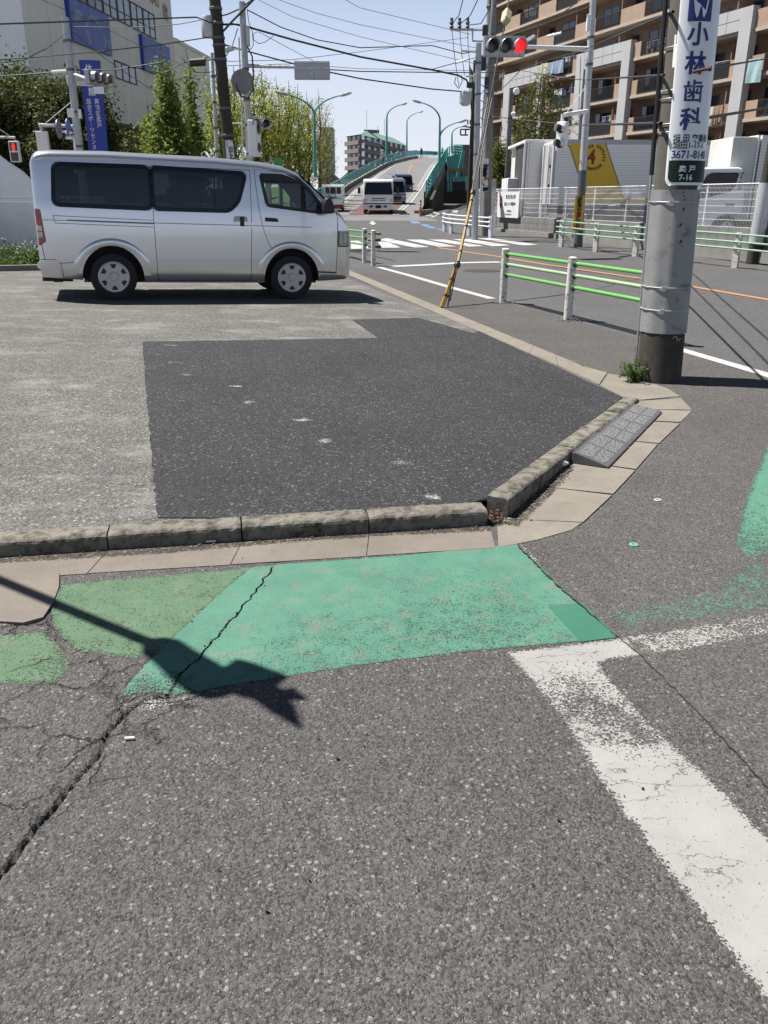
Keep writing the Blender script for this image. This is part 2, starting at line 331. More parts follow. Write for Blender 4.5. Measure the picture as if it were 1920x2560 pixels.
worn('white_line', (.66, .66, .65), .16, (), 60, 0); worn('orange_line', (.62, .30, .13), .20, (), 60, 0); worn('blue_line', (.22, .42, .70), .38, (), 25, .2)
worn('white_scuff', (.6, .6, .6), .53, (), 200, .35); worn('red_pave', (.17, .085, .075), .2, (), 60, 0)
pm('crack', (.028, .024, .02), .95, bump=.5)
pm('steel', (.50, .52, .55), .42, .55, .12, 6, dirt=((.2, .2, .2), .3, 8)); pm('steel_dark', (.15, .16, .18), .5, .3); pm('galv', (.66, .675, .69), .45, .25, .1, 4, dirt=((.25, .24, .22), .33, 5))
pm('sleeve', (.36, .358, .355), .5, .15, .12, 4, dirt=((.16, .16, .155), .36, 7), bump=.12, bs=30); pm('black', (.015, .015, .016), .5); pm('cable', (.022, .022, .024), .6, var=.3)
pm('white', (1.08, 1.09, 1.1), .35, 0, .04, 2, dirt=((.5, .49, .46), .27, 6)); pm('white_car', (1.12, 1.13, 1.15), .25, 0, .03, coat=.7); pm('post_white', (.95, .92, .85), .5, 0, .08, 8, dirt=((.09, .055, .03), .40, 22), bump=.2)
pm('post_lilac', (.85, .85, 1.02), .45); pm('rail_green', (.20, .54, .15), .35, 0, .06, 9); pm('rail_pale', (.42, .56, .34), .5, 0, .1, 9, dirt=((.25, .2, .12), .36, 40)); pm('rail_mint', (.36, .60, .42), .45, 0, .1, 5, dirt=((.5, .5, .42), .35, 30))
pm('clamp', (.05, .13, .05), .6); pm('yellow', (.45, .27, .05), .45, 0, .15, 8, dirt=((.2, .13, .04), .34, 14)); pm('silver', (.92, .94, .98), .27, .78, .03, 1.2, coat=.85)
pm('tint', (.004, .005, .009), .03, spec=.32); pm('rubber', (.018, .018, .019), .8, bump=.2); pm('hub', (.62, .63, .65), .35, .35); pm('interior', (.05, .05, .05), .8); pm('seat', (.13, .13, .13), .8)
pm('red_lens', (.42, .012, .012), .12, spec=.8); pm('clear_lens', (.55, .55, .53), .1, .35); pm('chrome', (.7, .7, .7), .12, 1)
glassm('glass'); glassm('dark_glass', (.20, .23, .26), .1); pm('teal', (.11, .50, .48), .4, 0, .1, 2, dirt=((.3, .4, .38), .3, 5)); pm('teal_pale', (.13, .46, .46), .45)
pm('bark', (.07, .055, .04), .9, bump=.6, bs=20); pm('bark_pale', (.19, .16, .12), .9, bump=.4)
pm('sign_white', (1.0, 1.03, 1.06), .28, 0, .03, 1.5); pm('sign_navy', (.018, .035, .22), .4, 0, .04); pm('sign_green', (.005, .024, .016), .5, spec=.25); pm('stud', (.16, .42, .30), .6); pm('ink', (.02, .02, .025), .5); pm('sign_blue', (.015, .06, .48), .45, 0, .05)
pm('panel_blue', (.14, .24, .72), .5, 0, .06, .6); pm('panel_fig', (.42, .50, .68), .6, 0, .04); pm('signal_red', (1., .012, .02), .3, emit=.95); pm('lens_off', (.045, .05, .035), .2)
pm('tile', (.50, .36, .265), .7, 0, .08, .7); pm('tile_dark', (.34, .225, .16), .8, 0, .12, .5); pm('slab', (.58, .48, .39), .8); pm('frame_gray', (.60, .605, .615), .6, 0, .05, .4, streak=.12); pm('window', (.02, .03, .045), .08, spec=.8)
pm('rail_dark', (.05, .05, .05), .5); pm('beige_wall', (1.2, 1.18, 1.13), .85, 0, .07, .35, streak=.25, bump=.1); pm('beige_light', (1.3, 1.3, 1.27), .85, 0, .05, .3, streak=.12); pm('brick_tan', (.30, .25, .165), .85, 0, .15, 2)
leafm('leaf_spring', (.19, .225, .035), (.34, .36, .07), .4); leafm('leaf_cedar', (.10, .15, .028), (.20, .25, .055), .35); leafm('leaf_dark', (.032, .05, .014), (.10, .11, .03), .25); leafm('leaf_weed', (.045, .09, .02), (.12, .18, .04)); leafm('leaf_olive', (.065, .08, .018), (.14, .14, .035)); pm('flower', (.75, .75, .68), .7)
pm('pale_cloth', (1.1, 1.12, 1.18), .6, 0, .08, 2); pm('skin', (.45, .29, .21), .6)
# ================================================================ ground
g = lambda *p: [G(*q) for q in p]
ys = [-12, 1.15, 3.35, 12, 20, 26, 32, 40, 50, 65, 80, 100, 160, 400, 1800]; xs = [-400, -60, -20, -1.75, .05, 20, 60, 400]
mb = MB()
for i in range(len(xs)-1):
    for j in range(len(ys)-1):
        if (i, j) == (3, 1): continue
        mb.face([(x, y, terr(y)-.001) for x, y in ((xs[i], ys[j]), (xs[i+1], ys[j]), (xs[i+1], ys[j+1]), (xs[i], ys[j+1]))])
ST(mb.build('road', 'asphalt_street'))
# crack lines (ground points) shared by the sunken ground mesh and the paint
def jag(pts, step=.05, amp=.012, seed=3):
    r = random.Random(seed); out = []
    for a, b in zip(pts, pts[1:]):
        n = max(1, int((b-a).length/step)); d = (b-a).normalized(); q = Vector((-d.y, d.x, 0))
        for k in range(n): out.append(a.lerp(b, k/n)+q*r.uniform(-amp, amp))
    return out+[pts[-1]]
C1 = jag(g((-60, 2260), (60, 2110), (150, 1985), (215, 1930), (268, 1840), (300, 1795), (372, 1745), (425, 1738)))
C2 = jag(g((425, 1738), (455, 1690), (515, 1630), (560, 1572), (625, 1500), (660, 1450), (690, 1414)), .03, .008, 5)
C3 = jag(g((268, 1840), (288, 1770), (300, 1740), (330, 1700), (395, 1655), (455, 1640), (515, 1630)), .03, .012, 9)
C4 = jag(g((0, 1572), (90, 1552), (122, 1520), (150, 1470)), .03, .014, 12)+jag(g((122, 1520), (140, 1590), (190, 1640), (280, 1662)), .03, .014, 13)
nx, ny = 250, 300; X, Y = np.meshgrid(np.linspace(-1.75, .05, nx), np.linspace(1.15, 3.35, ny), indexing='ij')
def segd(P):
    d = np.full(X.shape, 9.); tt = np.zeros(X.shape)
    for a, b in zip(P, P[1:]):
        ax, ay, bx, by = a.x, a.y, b.x, b.y; L = max((bx-ax)**2+(by-ay)**2, 1e-9); t = np.clip(((X-ax)*(bx-ax)+(Y-ay)*(by-ay))/L, 0, 1)
        d = np.minimum(d, np.hypot(X-ax-t*(bx-ax), Y-ay-t*(by-ay)))
    return d
def snoise(X, Y, f, seed):
    r = np.random.RandomState(seed); o = 0
    for k in range(14):
        a, ph = r.rand(2)*6.283; o = o+np.sin((X*np.cos(a)+Y*np.sin(a))*f*(1+r.rand())+ph)
    return o/14
Z = np.zeros(X.shape)+.0007*snoise(X, Y, 9, 1)+.0004*snoise(X, Y, 40, 2)
wv = .0052+.0028*snoise(X, Y, 25, 6)+.003*np.clip((1.9-Y), 0, 1)
for P, dep, ww in ((C1, .030, 1.), (C2, .016, .45), (C3, .020, .6), (C4, .014, .8)):
    dd = segd(P); Z -= dep*np.clip(1.35-dd/(wv*ww), 0, 1); Z -= .004*np.exp(-(dd/.04)**2)
edge_f = np.minimum.reduce([X+1.75, .05-X, Y-1.15, 3.35-Y]); Z *= np.clip(edge_f/.05, 0, 1)
V = np.stack([X, Y, Z+.003], -1).reshape(-1, 3); I = (np.arange(nx-1)[:, None]*ny+np.arange(ny-1)[None]).reshape(-1)
Fc = np.stack([I, I+ny, I+ny+1, I+1], -1)
me = bpy.data.meshes.new('asphalt_patch'); me.from_pydata(V.tolist(), [], Fc.tolist()); me.materials.append(MATS['asphalt_near'])
o = bpy.data.objects.new('asphalt_patch', me); COL.objects.link(o); ST(o)
for p in me.polygons: p.use_smooth = True
SEAM = g((1290, 1365), (1345, 1420), (1400, 1475), (1500, 1560), (1600, 1640), (1750, 1790), (1920, 1975), (2100, 2170)); SEAMJ = jag(SEAM, .06, .004, 4)
mb = MB()
mb.face([(x, y, .003) for x, y in ((-9, -6), (-1.75, -6), (-1.75, 3.9), (-9, 3.9))]); mb.face([(x, y, .003) for x, y in ((-1.75, -6), (.05, -6), (.05, 1.15), (-1.75, 1.15))])
mb.face([(x, y, .003) for x, y in ((-1.75, 3.35), (.05, 3.35), (.05, 3.9), (-1.75, 3.9))])
sp = [p for p in SEAMJ]; mb.face([(.05, -6, .003), (3.2, -6, .003)]+[(p.x, p.y, .003) for p in sp[::-1]]+[(.61, 3.9, .003), (.05, 3.9, .003)])
ST(mb.build('pavement', 'asphalt_near'))
# roadside asphalt to the right of the seam
side = [(p.x, p.y) for p in sp]+[(3.2, -6), (9, -6), (9, 5), (3.6, 7.4), (3.17, 8.85), (2.55, 10.9), (1.9, 13.0), (1.6, 14.3), (-.1, 20.0), (-.9, 20), (-.80, 17.7), (2.0, 7.6), (2.3, 6.5), (2.33, 6.1), (1.5, 4.6), (1.0, 3.77)]
mb = MB(); mb.face([(x, y, .003) for x, y in side]); ST(mb.build('footway', 'asphalt_road'))
def ribbon(pts, wd, z, seed=1, taper=True, zf=None):
    r = random.Random(seed); L = []; Rr = []; n = len(pts)
    for i, p in enumerate(pts):
        t = (pts[min(i+1, n-1)]-pts[max(i-1, 0)]).normalized(); q = Vector((-t.y, t.x, 0)); k = wd*r.uniform(.45, 1.2)*(min(1, min(i, n-1-i)/3+.15) if taper else 1)
        L.append(p+q*k); Rr.append(p-q*k)
    return L, Rr
def ribmesh(mb, pts, wd, z, seed=1):
    L, Q = ribbon(pts, wd, z, seed)
    for i in range(len(pts)-1): mb.face([(p.x, p.y, z) for p in (L[i], Q[i], Q[i+1], L[i+1])])
mb = MB(); ribmesh(mb, jag(SEAM[:4], .02, .004, 8), .0045, .012); ribmesh(mb, jag(SEAM[3:], .02, .004, 8), .003, .0065, 2)
ribmesh(mb, jag(g((0, 1690), (150, 1640)), .02, .01, 3), .002, .0065, 4)
ST(mb.build('road_crack', 'crack'))
# ---------------------------------------------------------------- parking lot, slightly tilted
def lotz(x, y):
    P_ = max(.012, .02+.027*(-.97*(x-1.98)-.24*(y-6.4))); k = -(.181*(x+1.71))+.983*(y-3.33)-.125; w_ = min(1, max(0, k/4)); w_ = w_*w_*(3-2*w_)
    return min(.074, P_)*(1-w_)+P_*w_
def GL(u, v):
    z = .05
    for i in range(12): p = G(u, v, z); z = lotz(p.x, p.y)
    return Vector((p.x, p.y, z))
KA = Vector((-1.71, 3.33, 0)); KB = Vector((.52, 3.74, 0)); kd = (KB-KA).normalized(); kn = Vector((-kd.y, kd.x, 0))      # near kerb foot
RA = Vector((.62, 3.84, 0)); RB = Vector((2.02, 6.40, 0)); rd = (RB-RA).normalized(); rn = Vector((-rd.y, rd.x, 0))
kin = lambda s: KA+kd*s+kn*.125
inner = [kin(-8), kin(2.19), RA+rn*.12+rd*.03, RB+rn*.12]
SI = [G(1560, 1000, 0), G(1200, 832, 0), G(870, 700, 0), G(800, 655, 0)]                                              # inner edge of the strip
far = [Vector((-3.4, 24, 0)), Vector((-4.5, 24, 0)), Vector((-5.6, 19.2, 0)), Vector((-14, 17.3, 0))]
lot = inner+SI[1:3]+[Vector((-1.9, 19.6, 0))]+far
bm = bmesh.new(); f = bm.faces.new([bm.verts.new((p.x, p.y, 0)) for p in lot]); bmesh.ops.triangulate(bm, faces=[f]); bmesh.ops.subdivide_edges(bm, edges=bm.edges, cuts=40, use_grid_fill=True)
for v in bm.verts: v.co.z = lotz(v.co.x, v.co.y)
me = bpy.data.meshes.new('parking_lot'); bm.to_mesh(me); bm.free(); me.materials.append(MATS['asphalt_lot']); lo = bpy.data.objects.new('parking_lot', me); COL.objects.link(lo); ST(lo)
npz = lambda pts: [GL(*p) for p in pts]
pt = npz([(357, 855), (368, 1000), (380, 1130), (392, 1296)])+[kin(1.0), kin(2.19), RA+rn*.125+rd*.03, RB+rn*.13, SI[0]+Vector((-.03, .03, 0))]+[SI[1]+Vector((-.02, 0, 0))]+npz([(1172, 840), (948, 846)])
def drape(name, pts, mat, dz=.005, cuts=28):
    bm = bmesh.new(); f = bm.faces.new([bm.verts.new((p.x, p.y, 0)) for p in pts]); bmesh.ops.triangulate(bm, faces=[f]); bmesh.ops.subdivide_edges(bm, edges=bm.edges, cuts=cuts, use_grid_fill=True)
    for v in bm.verts: v.co.z = lotz(v.co.x, v.co.y)+dz
    me = bpy.data.meshes.new(name); bm.to_mesh(me); bm.free(); me.materials.append(MATS[mat]); o = bpy.data.objects.new(name, me); COL.objects.link(o); return ST(o)
drape('asphalt_patch_new', npz([(948, 846.5), (1172, 840.5), (1185, 834), (1045, 795), (880, 800)]), 'asphalt_new')
drape('asphalt_patch_new', jag([pt[-1]]+pt[:4], .03, .007, 2)[:-1]+pt[3:-1], 'asphalt_new')
k = 0
for (u, v, a, b) in ((425, 865, .2, .035), (395, 888, .14, .03), (440, 908, .16, .03), (465, 940, .12, .045), (590, 968, .18, .03), (622, 1008, .12, .05), (755, 1052, .2, .035), (815, 1105, .14, .05), (1000, 1160, .2, .035), (1085, 1245, .14, .04)):
    c = GL(u, v); n = 9; paint('scuff_mark', [(c.x+a*.5*math.cos(t*6.283/n)*U(.7, 1.1), c.y+b*1.6*math.sin(t*6.283/n)*U(.7, 1.1)) for t in range(n)], .008, 'white_scuff', .03, zf=lotz, kind='structure')
# kerbs
def kerb_row(name, A, d, s0, s1, step, hf, wd=.12, seed=1, gap=.007):
    nrm = Vector((-d.y, d.x, 0)); mb = MB(); r = random.Random(seed); s = s0
    while s < s1-.02:
        e = min(s+step, s1); n = max(2, int((e-s)/.018)); prof0 = [(0, None), (.0, .022), (.004, .010), (.013, .003), (.026, 0), (.060, -.001), (wd, 0), (wd, None)]
        vs = []; jx = r.uniform(-.003, .003); jz = r.uniform(-.003, .003)
        for i in range(n+1):
            q = s+gap/2+(e-s-gap)*i/n; P = A+d*q; H_ = hf(P)+jz; end = .004 if i in (0, n) else 0; chip = max(0, r.gauss(0, .0013))+(r.uniform(.003, .009) if r.random() < .03 else 0)
            for (a, b) in prof0:
                z = -.05 if b is None else H_-b-end-(chip if b and b < .02 else 0)+r.gauss(0, .0006)
                vs.append(P+nrm*(a+jx+(chip if b and b < .03 else 0)+r.gauss(0, .0006))+Vector((0, 0, z)))
        m_ = len(prof0); mb.raw(vs, [(i*m_+j, (i+1)*m_+j, (i+1)*m_+j+1, i*m_+j+1) for i in range(n) for j in range(m_-1)]+[tuple(range(m_)), tuple(n*m_+j for j in range(m_))])
        s = e
    return ST(mb.build(name, 'kerb_stone'))
hk = lambda P: lotz((P+kn*.12).x, (P+kn*.12).y)+.008
s_ = (KB-KA).length
kerb_row('kerb', KA, kd, s_-.60*14, s_-.01, .60, hk, seed=3)
kerb_row('kerb', RA, rd, 0, 2.92, .585, lambda P: lotz(P.x, P.y)+.012+.02*max(0, 1-(P-RA).length/3), .115, seed=8)
# gutter slabs
def slabs(name, quads, mat, z=.0062, th=.02, gap=.0025):
    mb = MB()
    for q in quads:
        c = sum((Vector(p) for p in q), Vector())/len(q); P = [Vector((p[0], p[1], 0)) for p in q]
        P = [p+(Vector((c.x, c.y, 0))-p).normalized()*gap for p in P]; mb.prism([(p.x, p.y, z) for p in P], (0, 0, -th))
    return ST(mb.build(name, mat))
og = g((0, 1450), (700, 1410), (1245, 1372)); F0 = [KA+kd*(s_-.60*i) for i in range(14)]
od = (og[2]-og[0]).normalized(); O0 = [og[2]+Vector((-.0, .0, 0))-od*(.01+.6*i) for i in range(14)]
slabs('gutter', [[F0[i+1], F0[i], O0[i]+Vector((0, -.004 if i else 0, 0)), O0[i+1]] for i in range(13)], 'gutter_red')
slabs('gutter_apron', [[*g((0, 1440), (150, 1435), (150, 1470), (135, 1510), (110, 1548), (60, 1562)), Vector((-1.9, 2.78, 0)), Vector((-4, 2.4, 0)), Vector((-4, 2.75, 0))]], 'gutter_red', .0095)
kb = [RA+rd*x for x in (-.02, .55, 1.12, 1.70, 2.27, 2.62)]
ob = g((1245, 1372), (1462, 1312), (1585, 1178), (1640, 1118), (1690, 1068), (1730, 1030))
slabs('gutter', [[kb[0]+Vector((-.05, -.02, 0)), kb[0], G(1456, 1309), G(1430, 1327), G(1345, 1352), ob[0]]], 'gutter_beige')
slabs('gutter', [[kb[i], kb[i+1], G(*b), G(*a)] for i, a, b in ((0, (1458, 1308), (1530, 1240)), (1, (1533, 1237), (1588, 1178)), (2, (1590, 1175), (1645, 1112)), (3, (1648, 1110), (1700, 1060)), (4, (1702, 1057), (1730, 1028)))], 'gutter_beige')
slabs('gutter', [[kb[5], RB+Vector((0, .03, 0)), *g((1640, 1002), (1702, 996), (1730, 1026))], [RB+Vector((0, .04, 0)), *g((1560, 995), (1500, 965), (1520, 935), (1560, 942), (1630, 960), (1668, 972), (1700, 992), (1640, 998))], g((1405, 922), (1460, 917), (1518, 933), (1498, 962), (1480, 955))], 'gutter_beige')
qs = []; a0, a1 = G(1478, 953), G(800, 655); b0, b1 = G(1452, 915), G(862, 672)
for i in range(21):
    t0, t1 = i/21, (i+1)/21; qs.append([a0.lerp(a1, t0), a0.lerp(a1, t1), b0.lerp(b1, t1), b0.lerp(b1, t0)])
slabs('gutter_strip', qs, 'gutter_beige', .012, .02, .003)
# ---------------------------------------------------------------- paint
GZ = .0050
c2 = [(p.x, p.y) for p in C2]
gl = lambda *p: [(G(*q).x, G(*q).y) for q in p]
off = .004
paint('green_marking', gl((629, 1421), (560, 1478), (430, 1600), (330, 1700), (293, 1747), (345, 1738))+[(x-off, y) for x, y in c2[:-1]]+gl((688, 1416)), GZ, 'green_paint', .012, kind='structure')
paint('green_marking', [(x+off, y) for x, y in c2]+gl((1000, 1392), (1290, 1362), (1345, 1412), (1420, 1487), (1480, 1540), (1540, 1590), (1537, 1598), (1200, 1628), (900, 1665), (600, 1712), (430, 1742)), GZ, 'green_paint', .012, kind='structure')
paint('green_marking_repaint', gl((1368, 1517), (1455, 1510), (1540, 1590), (1537, 1597), (1452, 1608)), GZ+.0012, 'green_deep', .01, kind='structure')
paint('green_marking_old', gl((150, 1466), (290, 1450), (480, 1436), (629, 1421), (560, 1478), (425, 1606), (400, 1632), (330, 1650), (250, 1640), (190, 1628), (150, 1590), (125, 1540)), GZ-.0006, 'green_old', .025, kind='structure')
paint('green_marking_old', gl((-120, 1598), (0, 1590), (110, 1583), (165, 1640), (182, 1675), (150, 1715), (0, 1712), (-200, 1735)), GZ-.0006, 'green_old', .03, kind='structure')
paint('green_marking_faint', gl((1452, 1508), (1560, 1512), (1750, 1470), (1850, 1400), (1930, 1380), (1980, 1500), (1920, 1545), (1560, 1590), (1520, 1560)), .0042, 'green_faint', .08, kind='structure')
paint('green_marking_right', gl((2010, 1010), (1918, 1095), (1895, 1150), (1850, 1260), (1815, 1360), (1860, 1410), (1990, 1390), (2100, 1250))+[(3.3, 5.6), (5.2, 7.6), (5.0, 8.2), (3.0, 6.2)], .0044, 'green_right', .05, kind='structure')
paint('white_marking', gl((1263, 1632), (1380, 1618), (1540, 1598), (1566, 1596), (1605, 1640), (1530, 1652), (1502, 1662), (1560, 1730), (1662, 1830), (1790, 1965), (1920, 2093), (2060, 2230), (2330, 2500), (2400, 3300), (2150, 2900), (1920, 2515), (1699, 2222), (1540, 2013), (1410, 1823)), .0044, 'white_paint', .028, kind='structure')
paint('white_marking_worn', gl((1562, 1592), (1700, 1572), (1920, 1530), (2000, 1515), (2000, 1580), (1920, 1590), (1750, 1625), (1612, 1642)), .0046, 'white_worn', .02, kind='structure')
paint('white_marking_thin', gl((1290, 1362), (1302, 1361), (1346, 1405), (1352, 1418)), GZ+.001, 'white_worn', 0, kind='structure')
paint('white_spots', gl((300, 1752), (420, 1742), (520, 1730), (520, 1752), (380, 1785), (300, 1775)), GZ-.001, 'white_scuff', .04, kind='structure')
def stripe(name, A, B, wd, mat, z=.0055, n=10, ends=None):
    """long line painted on the road, following its rise"""
    A = Vector(A); B = Vector(B); mb = MB(); t = (B-A); t.z = 0; t.normalize(); q = Vector((-t.y, t.x, 0))*wd/2; lastp = None
    for i in range(n+1):
        P = A.lerp(B, i/n); z_ = terr(P.y)+z; c = (P+q, P-q); c = [(p.x, p.y, terr(p.y)+z) for p in c]
        if lastp: mb.face([lastp[0], lastp[1], c[1], c[0]])
        lastp = c
    return ST(mb.build(name, mat))
def pline(name, pts, wd, mat, z=.0055):
    mb = MB()
    V_ = [Vector((p.x, p.y, 0)) for p in pts]; L = []; Q = []
    for i, p in enumerate(V_):
        t = (V_[min(i+1, len(V_)-1)]-V_[max(i-1, 0)]).normalized(); q = Vector((-t.y, t.x, 0))*wd/2; L.append(p+q); Q.append(p-q)
    for i in range(len(V_)-1): mb.face([(p.x, p.y, terr(p.y)+z) for p in (L[i], Q[i], Q[i+1], L[i+1])])
    return ST(mb.build(name, mat))
z8 = zm(660, 520, .42194)
pline('white_line', g((1692, 872), (1760, 892), (1918, 938), (2050, 985)), .14, 'white_line')
pline('white_line', g(z8(680, 352), z8(860, 400), z8(1100, 470), z8(1350, 538)), .15, 'white_line')
pline('stop_line', g(z8(755, 347), z8(960, 338), z8(1170, 325), z8(1400, 321)), .32, 'white_line')
pline('orange_line', g(z8(1030, 236), z8(1180, 258), z8(1400, 290), z8(1659, 334), (1660, 705), (1918, 749), (2100, 782)), .15, 'orange_line')
S = zm(660, 520, .42194)
cw = [[(515, 195), (560, 195), (632, 240), (515, 243)], [(645, 195), (725, 180), (780, 187), (700, 196)], [(670, 196), (740, 205), (812, 236), (700, 236)], [(690, 192), (790, 192), (980, 232), (890, 235)],
      [(838, 188), (935, 188), (1143, 228), (1040, 232)], [(975, 188), (1072, 188), (1305, 226), (1215, 229)], [(1118, 186), (1215, 184), (1460, 222), (1360, 227)], [(1262, 181), (1350, 180), (1622, 218), (1540, 222)]]
for q in cw:
    P = [G(*S(*p)) for p in q]; mb = MB(); mb.face([(p.x, p.y, terr(p.y)+.006) for p in P]); ST(mb.build('crosswalk_stripe', 'white_line'))
for q, mt in (([(490, 52), (790, 60), (790, 63), (488, 56)], 'white_line'), ([(655, 82), (652, 90), (668, 90), (645, 101), (620, 90), (636, 88), (630, 78)], 'white_line'), ([(522, 128), (565, 137), (540, 137)], 'white_line'),
              ([(845, 66), (885, 66), (905, 76), (862, 76)], 'blue_line'), ([(862, 80), (912, 80), (930, 92), (880, 92)], 'blue_line'), ([(925, 98), (970, 98), (985, 108), (940, 106)], 'blue_line'), ([(940, 110), (1005, 112), (1020, 122), (985, 120)], 'blue_line'), ([(1020, 122), (1060, 128), (1075, 134), (1030, 130)], 'blue_line')):
    P = [G(*S(*p)) for p in q]; mb = MB(); mb.face([(p.x, p.y, terr(p.y)+.006) for p in P]); ST(mb.build('road_marking', mt))
for q in ([(150, 1475), (300, 1470), (390, 1503), (250, 1560), (240, 1553), (360, 1503), (290, 1482), (150, 1484)], [(165, 1497), (255, 1500), (250, 1507), (160, 1505)], [(160, 1522), (272, 1526), (265, 1536), (150, 1530)], [(590, 1437), (675, 1440), (650, 1480), (560, 1470)]):
    P = [G(*z7(*p)) for p in q]; mb = MB(); mb.face([(p.x, p.y, terr(p.y)+.006) for p in P]); ST(mb.build('road_marking', 'white_line'))
worn('dirt_film', (.055, .045, .035), .47, (), 90, .4, soft=.06)
paint('gutter_dirt', [tuple((KA+kd*s-kn*(.002 if k else .075+.02*math.sin(s*3)))[:2]) for k, rng_ in ((1, (-4, s_)), (0, (s_, -4))) for s in [rng_[0]+(rng_[1]-rng_[0])*i/12 for i in range(13)]], .0068, 'dirt_film', .02, kind='structure')
paint('gutter_dirt', [tuple((RA+rd*s-rn*q)[:2]) for s, q in ((-.1, .002), (1.0, .002), (1.0, .06), (.5, .09), (-.1, .10))], .0069, 'dirt_film', .02, kind='structure')
# manhole + drain cover in the strip
mb = MB(); c = G(*S(1290, 372)); n = 24; mb.prism([(c.x+.42*math.cos(t*6.283/n), c.y+.42*math.sin(t*6.283/n), .0012) for t in range(n)], (0, 0, .004))
tag(mb.build('manhole_cover', 'pole_dark'), 'round dark iron manhole cover in the road beyond the near green railing', 'manhole cover')
# ---------------------------------------------------------------- plastic kerb ramp
t = thing('kerb_ramp', 'grey plastic kerb ramp of three ribbed plates leaning on the kerb', 'kerb ramp', RA+rd*1.05)
mk_, nt_, b_ = mk('ramp_plastic'); N = NT(nt_); wv_ = N.vor(62); e_ = N.mr(wv_.outputs['Distance'], .25, .5)
N.set(b_.inputs['Base Color'], N.mix(e_, (.095, .095, .10), (.17, .17, .175))); b_.inputs['Roughness'].default_value = .5; N.set(b_.inputs['Normal'], N.bump(e_, .8, .004)); pm('ramp_edge', (.15, .15, .155), .5)
for i in range(3):
    a = RA+rd*(1.05+.525*i)-rn*.012; wdt = .225; hh = .066-.012*i; L_ = .518
    P = lambda s, q, z: a+rd*s-rn*q+Vector((0, 0, .010+z))
    mb = MB(); vs = [P(s, q, z) for s in (0, L_) for q, z in ((0, 0), (0, hh), (.02, hh), (wdt-.012, .014), (wdt, .008), (wdt, 0))]
    mb.raw(vs, [(0, 1, 2, 3, 4, 5), (6, 7, 8, 9, 10, 11), (0, 1, 7, 6), (1, 2, 8, 7), (2, 3, 9, 8), (3, 4, 10, 9), (4, 5, 11, 10), (5, 0, 6, 11)]); mb.build('ramp_plate', 'ramp_edge', t, bevel=.003)
    mb = MB(); sl_ = (hh-.014)/(wdt-.032); zq = lambda q: hh-(q-.02)*sl_+.0015
    for (s0, s1, q0, q1) in ((.02, L_/2-.01, .03, .115), (L_/2+.01, L_-.02, .03, .115), (.02, L_/2-.01, .122, .20), (L_/2+.01, L_-.02, .122, .20)): mb.face([P(s0, q0, zq(q0)), P(s1, q0, zq(q0)), P(s1, q1, zq(q1)), P(s0, q1, zq(q1))])
    for q in (.006, .012): mb.box(P(L_/2, q, hh+.001), (.002, L_*.98, .003), math.atan2(rd.y, rd.x)-math.pi/2)
    mb.build('tread', 'ramp_plastic', t)
# ---------------------------------------------------------------- small litter, weeds
def leaf_cluster(mb, c, r, n, size, up=.6, rng=random, h=None, flat=.5):
    for i in range(n):
        p = Vector((rng.gauss(0, 1), rng.gauss(0, 1), rng.gauss(0, 1))); p = p.normalized()*rng.random()**.5; p = Vector((p.x*r[0], p.y*r[1], abs(p.z)*r[2] if h is None else p.z*r[2]))+Vector(c)
        a = Vector((rng.uniform(-1, 1), rng.uniform(-1, 1), rng.uniform(-flat, flat))).normalized(); b = a.cross(Vector((rng.uniform(-1, 1), rng.uniform(-1, 1), rng.uniform(-1, 1)))).normalized(); s = size*rng.uniform(.6, 1.3)
        mb.face([p-a*s, p-b*s*.45, p+a*s, p+b*s*.45])
t = thing('weed', 'green leafy weed growing at the foot of the concrete pole', 'weed', G(1590, 955)); mb = MB(); c = G(1588, 955); r_ = random.Random(4); sm = MB()
for i in range(34):
    a = r_.uniform(0, 6.28); tip = c+Vector((math.cos(a)*r_.uniform(.03, .17), math.sin(a)*r_.uniform(.03, .11), r_.uniform(.05, .17))); sm.tube([c+Vector((math.cos(a)*.02, math.sin(a)*.02, 0)), (c+tip)/2+Vector((0, 0, .03)), tip], [.002, .0018, .001], 4)
    leaf_cluster(mb, tip, (.04, .04, .03), 16, .014, rng=r_, h=1, flat=.4); leaf_cluster(mb, (tip+c)/2, (.03, .03, .03), 7, .012, rng=r_, h=1)
for (dx, hh) in ((-.02, .33), (.03, .25), (.09, .27)):
    sm.tube([c, c+Vector((dx, 0, hh*.6)), c+Vector((dx*1.5, .01, hh))], [.0025, .002, .001], 4); leaf_cluster(mb, c+Vector((dx*1.4, 0, hh*.9)), (.02, .02, .04), 9, .01, rng=r_, h=1)
mb.build('foliage', 'leaf_weed', t); sm.build('stem', 'leaf_weed', t)
mb = MB(); leaf_cluster(mb, KB+Vector((.03, .05, .02)), (.05, .06, .05), 260, .009, rng=r_, h=1); pm('leaf_rust', (.12, .05, .025), .8, 0, .5, 40); tag(mb.build('weed', 'leaf_rust'), 'small reddish weed filling the gap at the kerb corner', 'weed')
def stick(name, u, v, L, r, ang, mat, label, cat, z=.006):
    c = G(u, v)+Vector((0, 0, z+r)); d = Vector((math.cos(ang), math.sin(ang), 0))*L/2; mb = MB(); mb.tube([c-d, c+d], r, 8); return tag(mb.build(name, mat), label, cat)
stick('cigarette_butt', 325, 1852, .028, .004, .1, 'white', 'white cigarette butt lying beside the long crack in the asphalt', 'cigarette butt')
stick('cigarette_butt', 528, 1361, .045, .004, .15, 'white', 'white cigarette butt in the gutter against the near kerb', 'cigarette butt', .012)
mb = MB(); c = G(1405, 1172)+Vector((0, 0, .035)); r_ = random.Random(9); vs = []
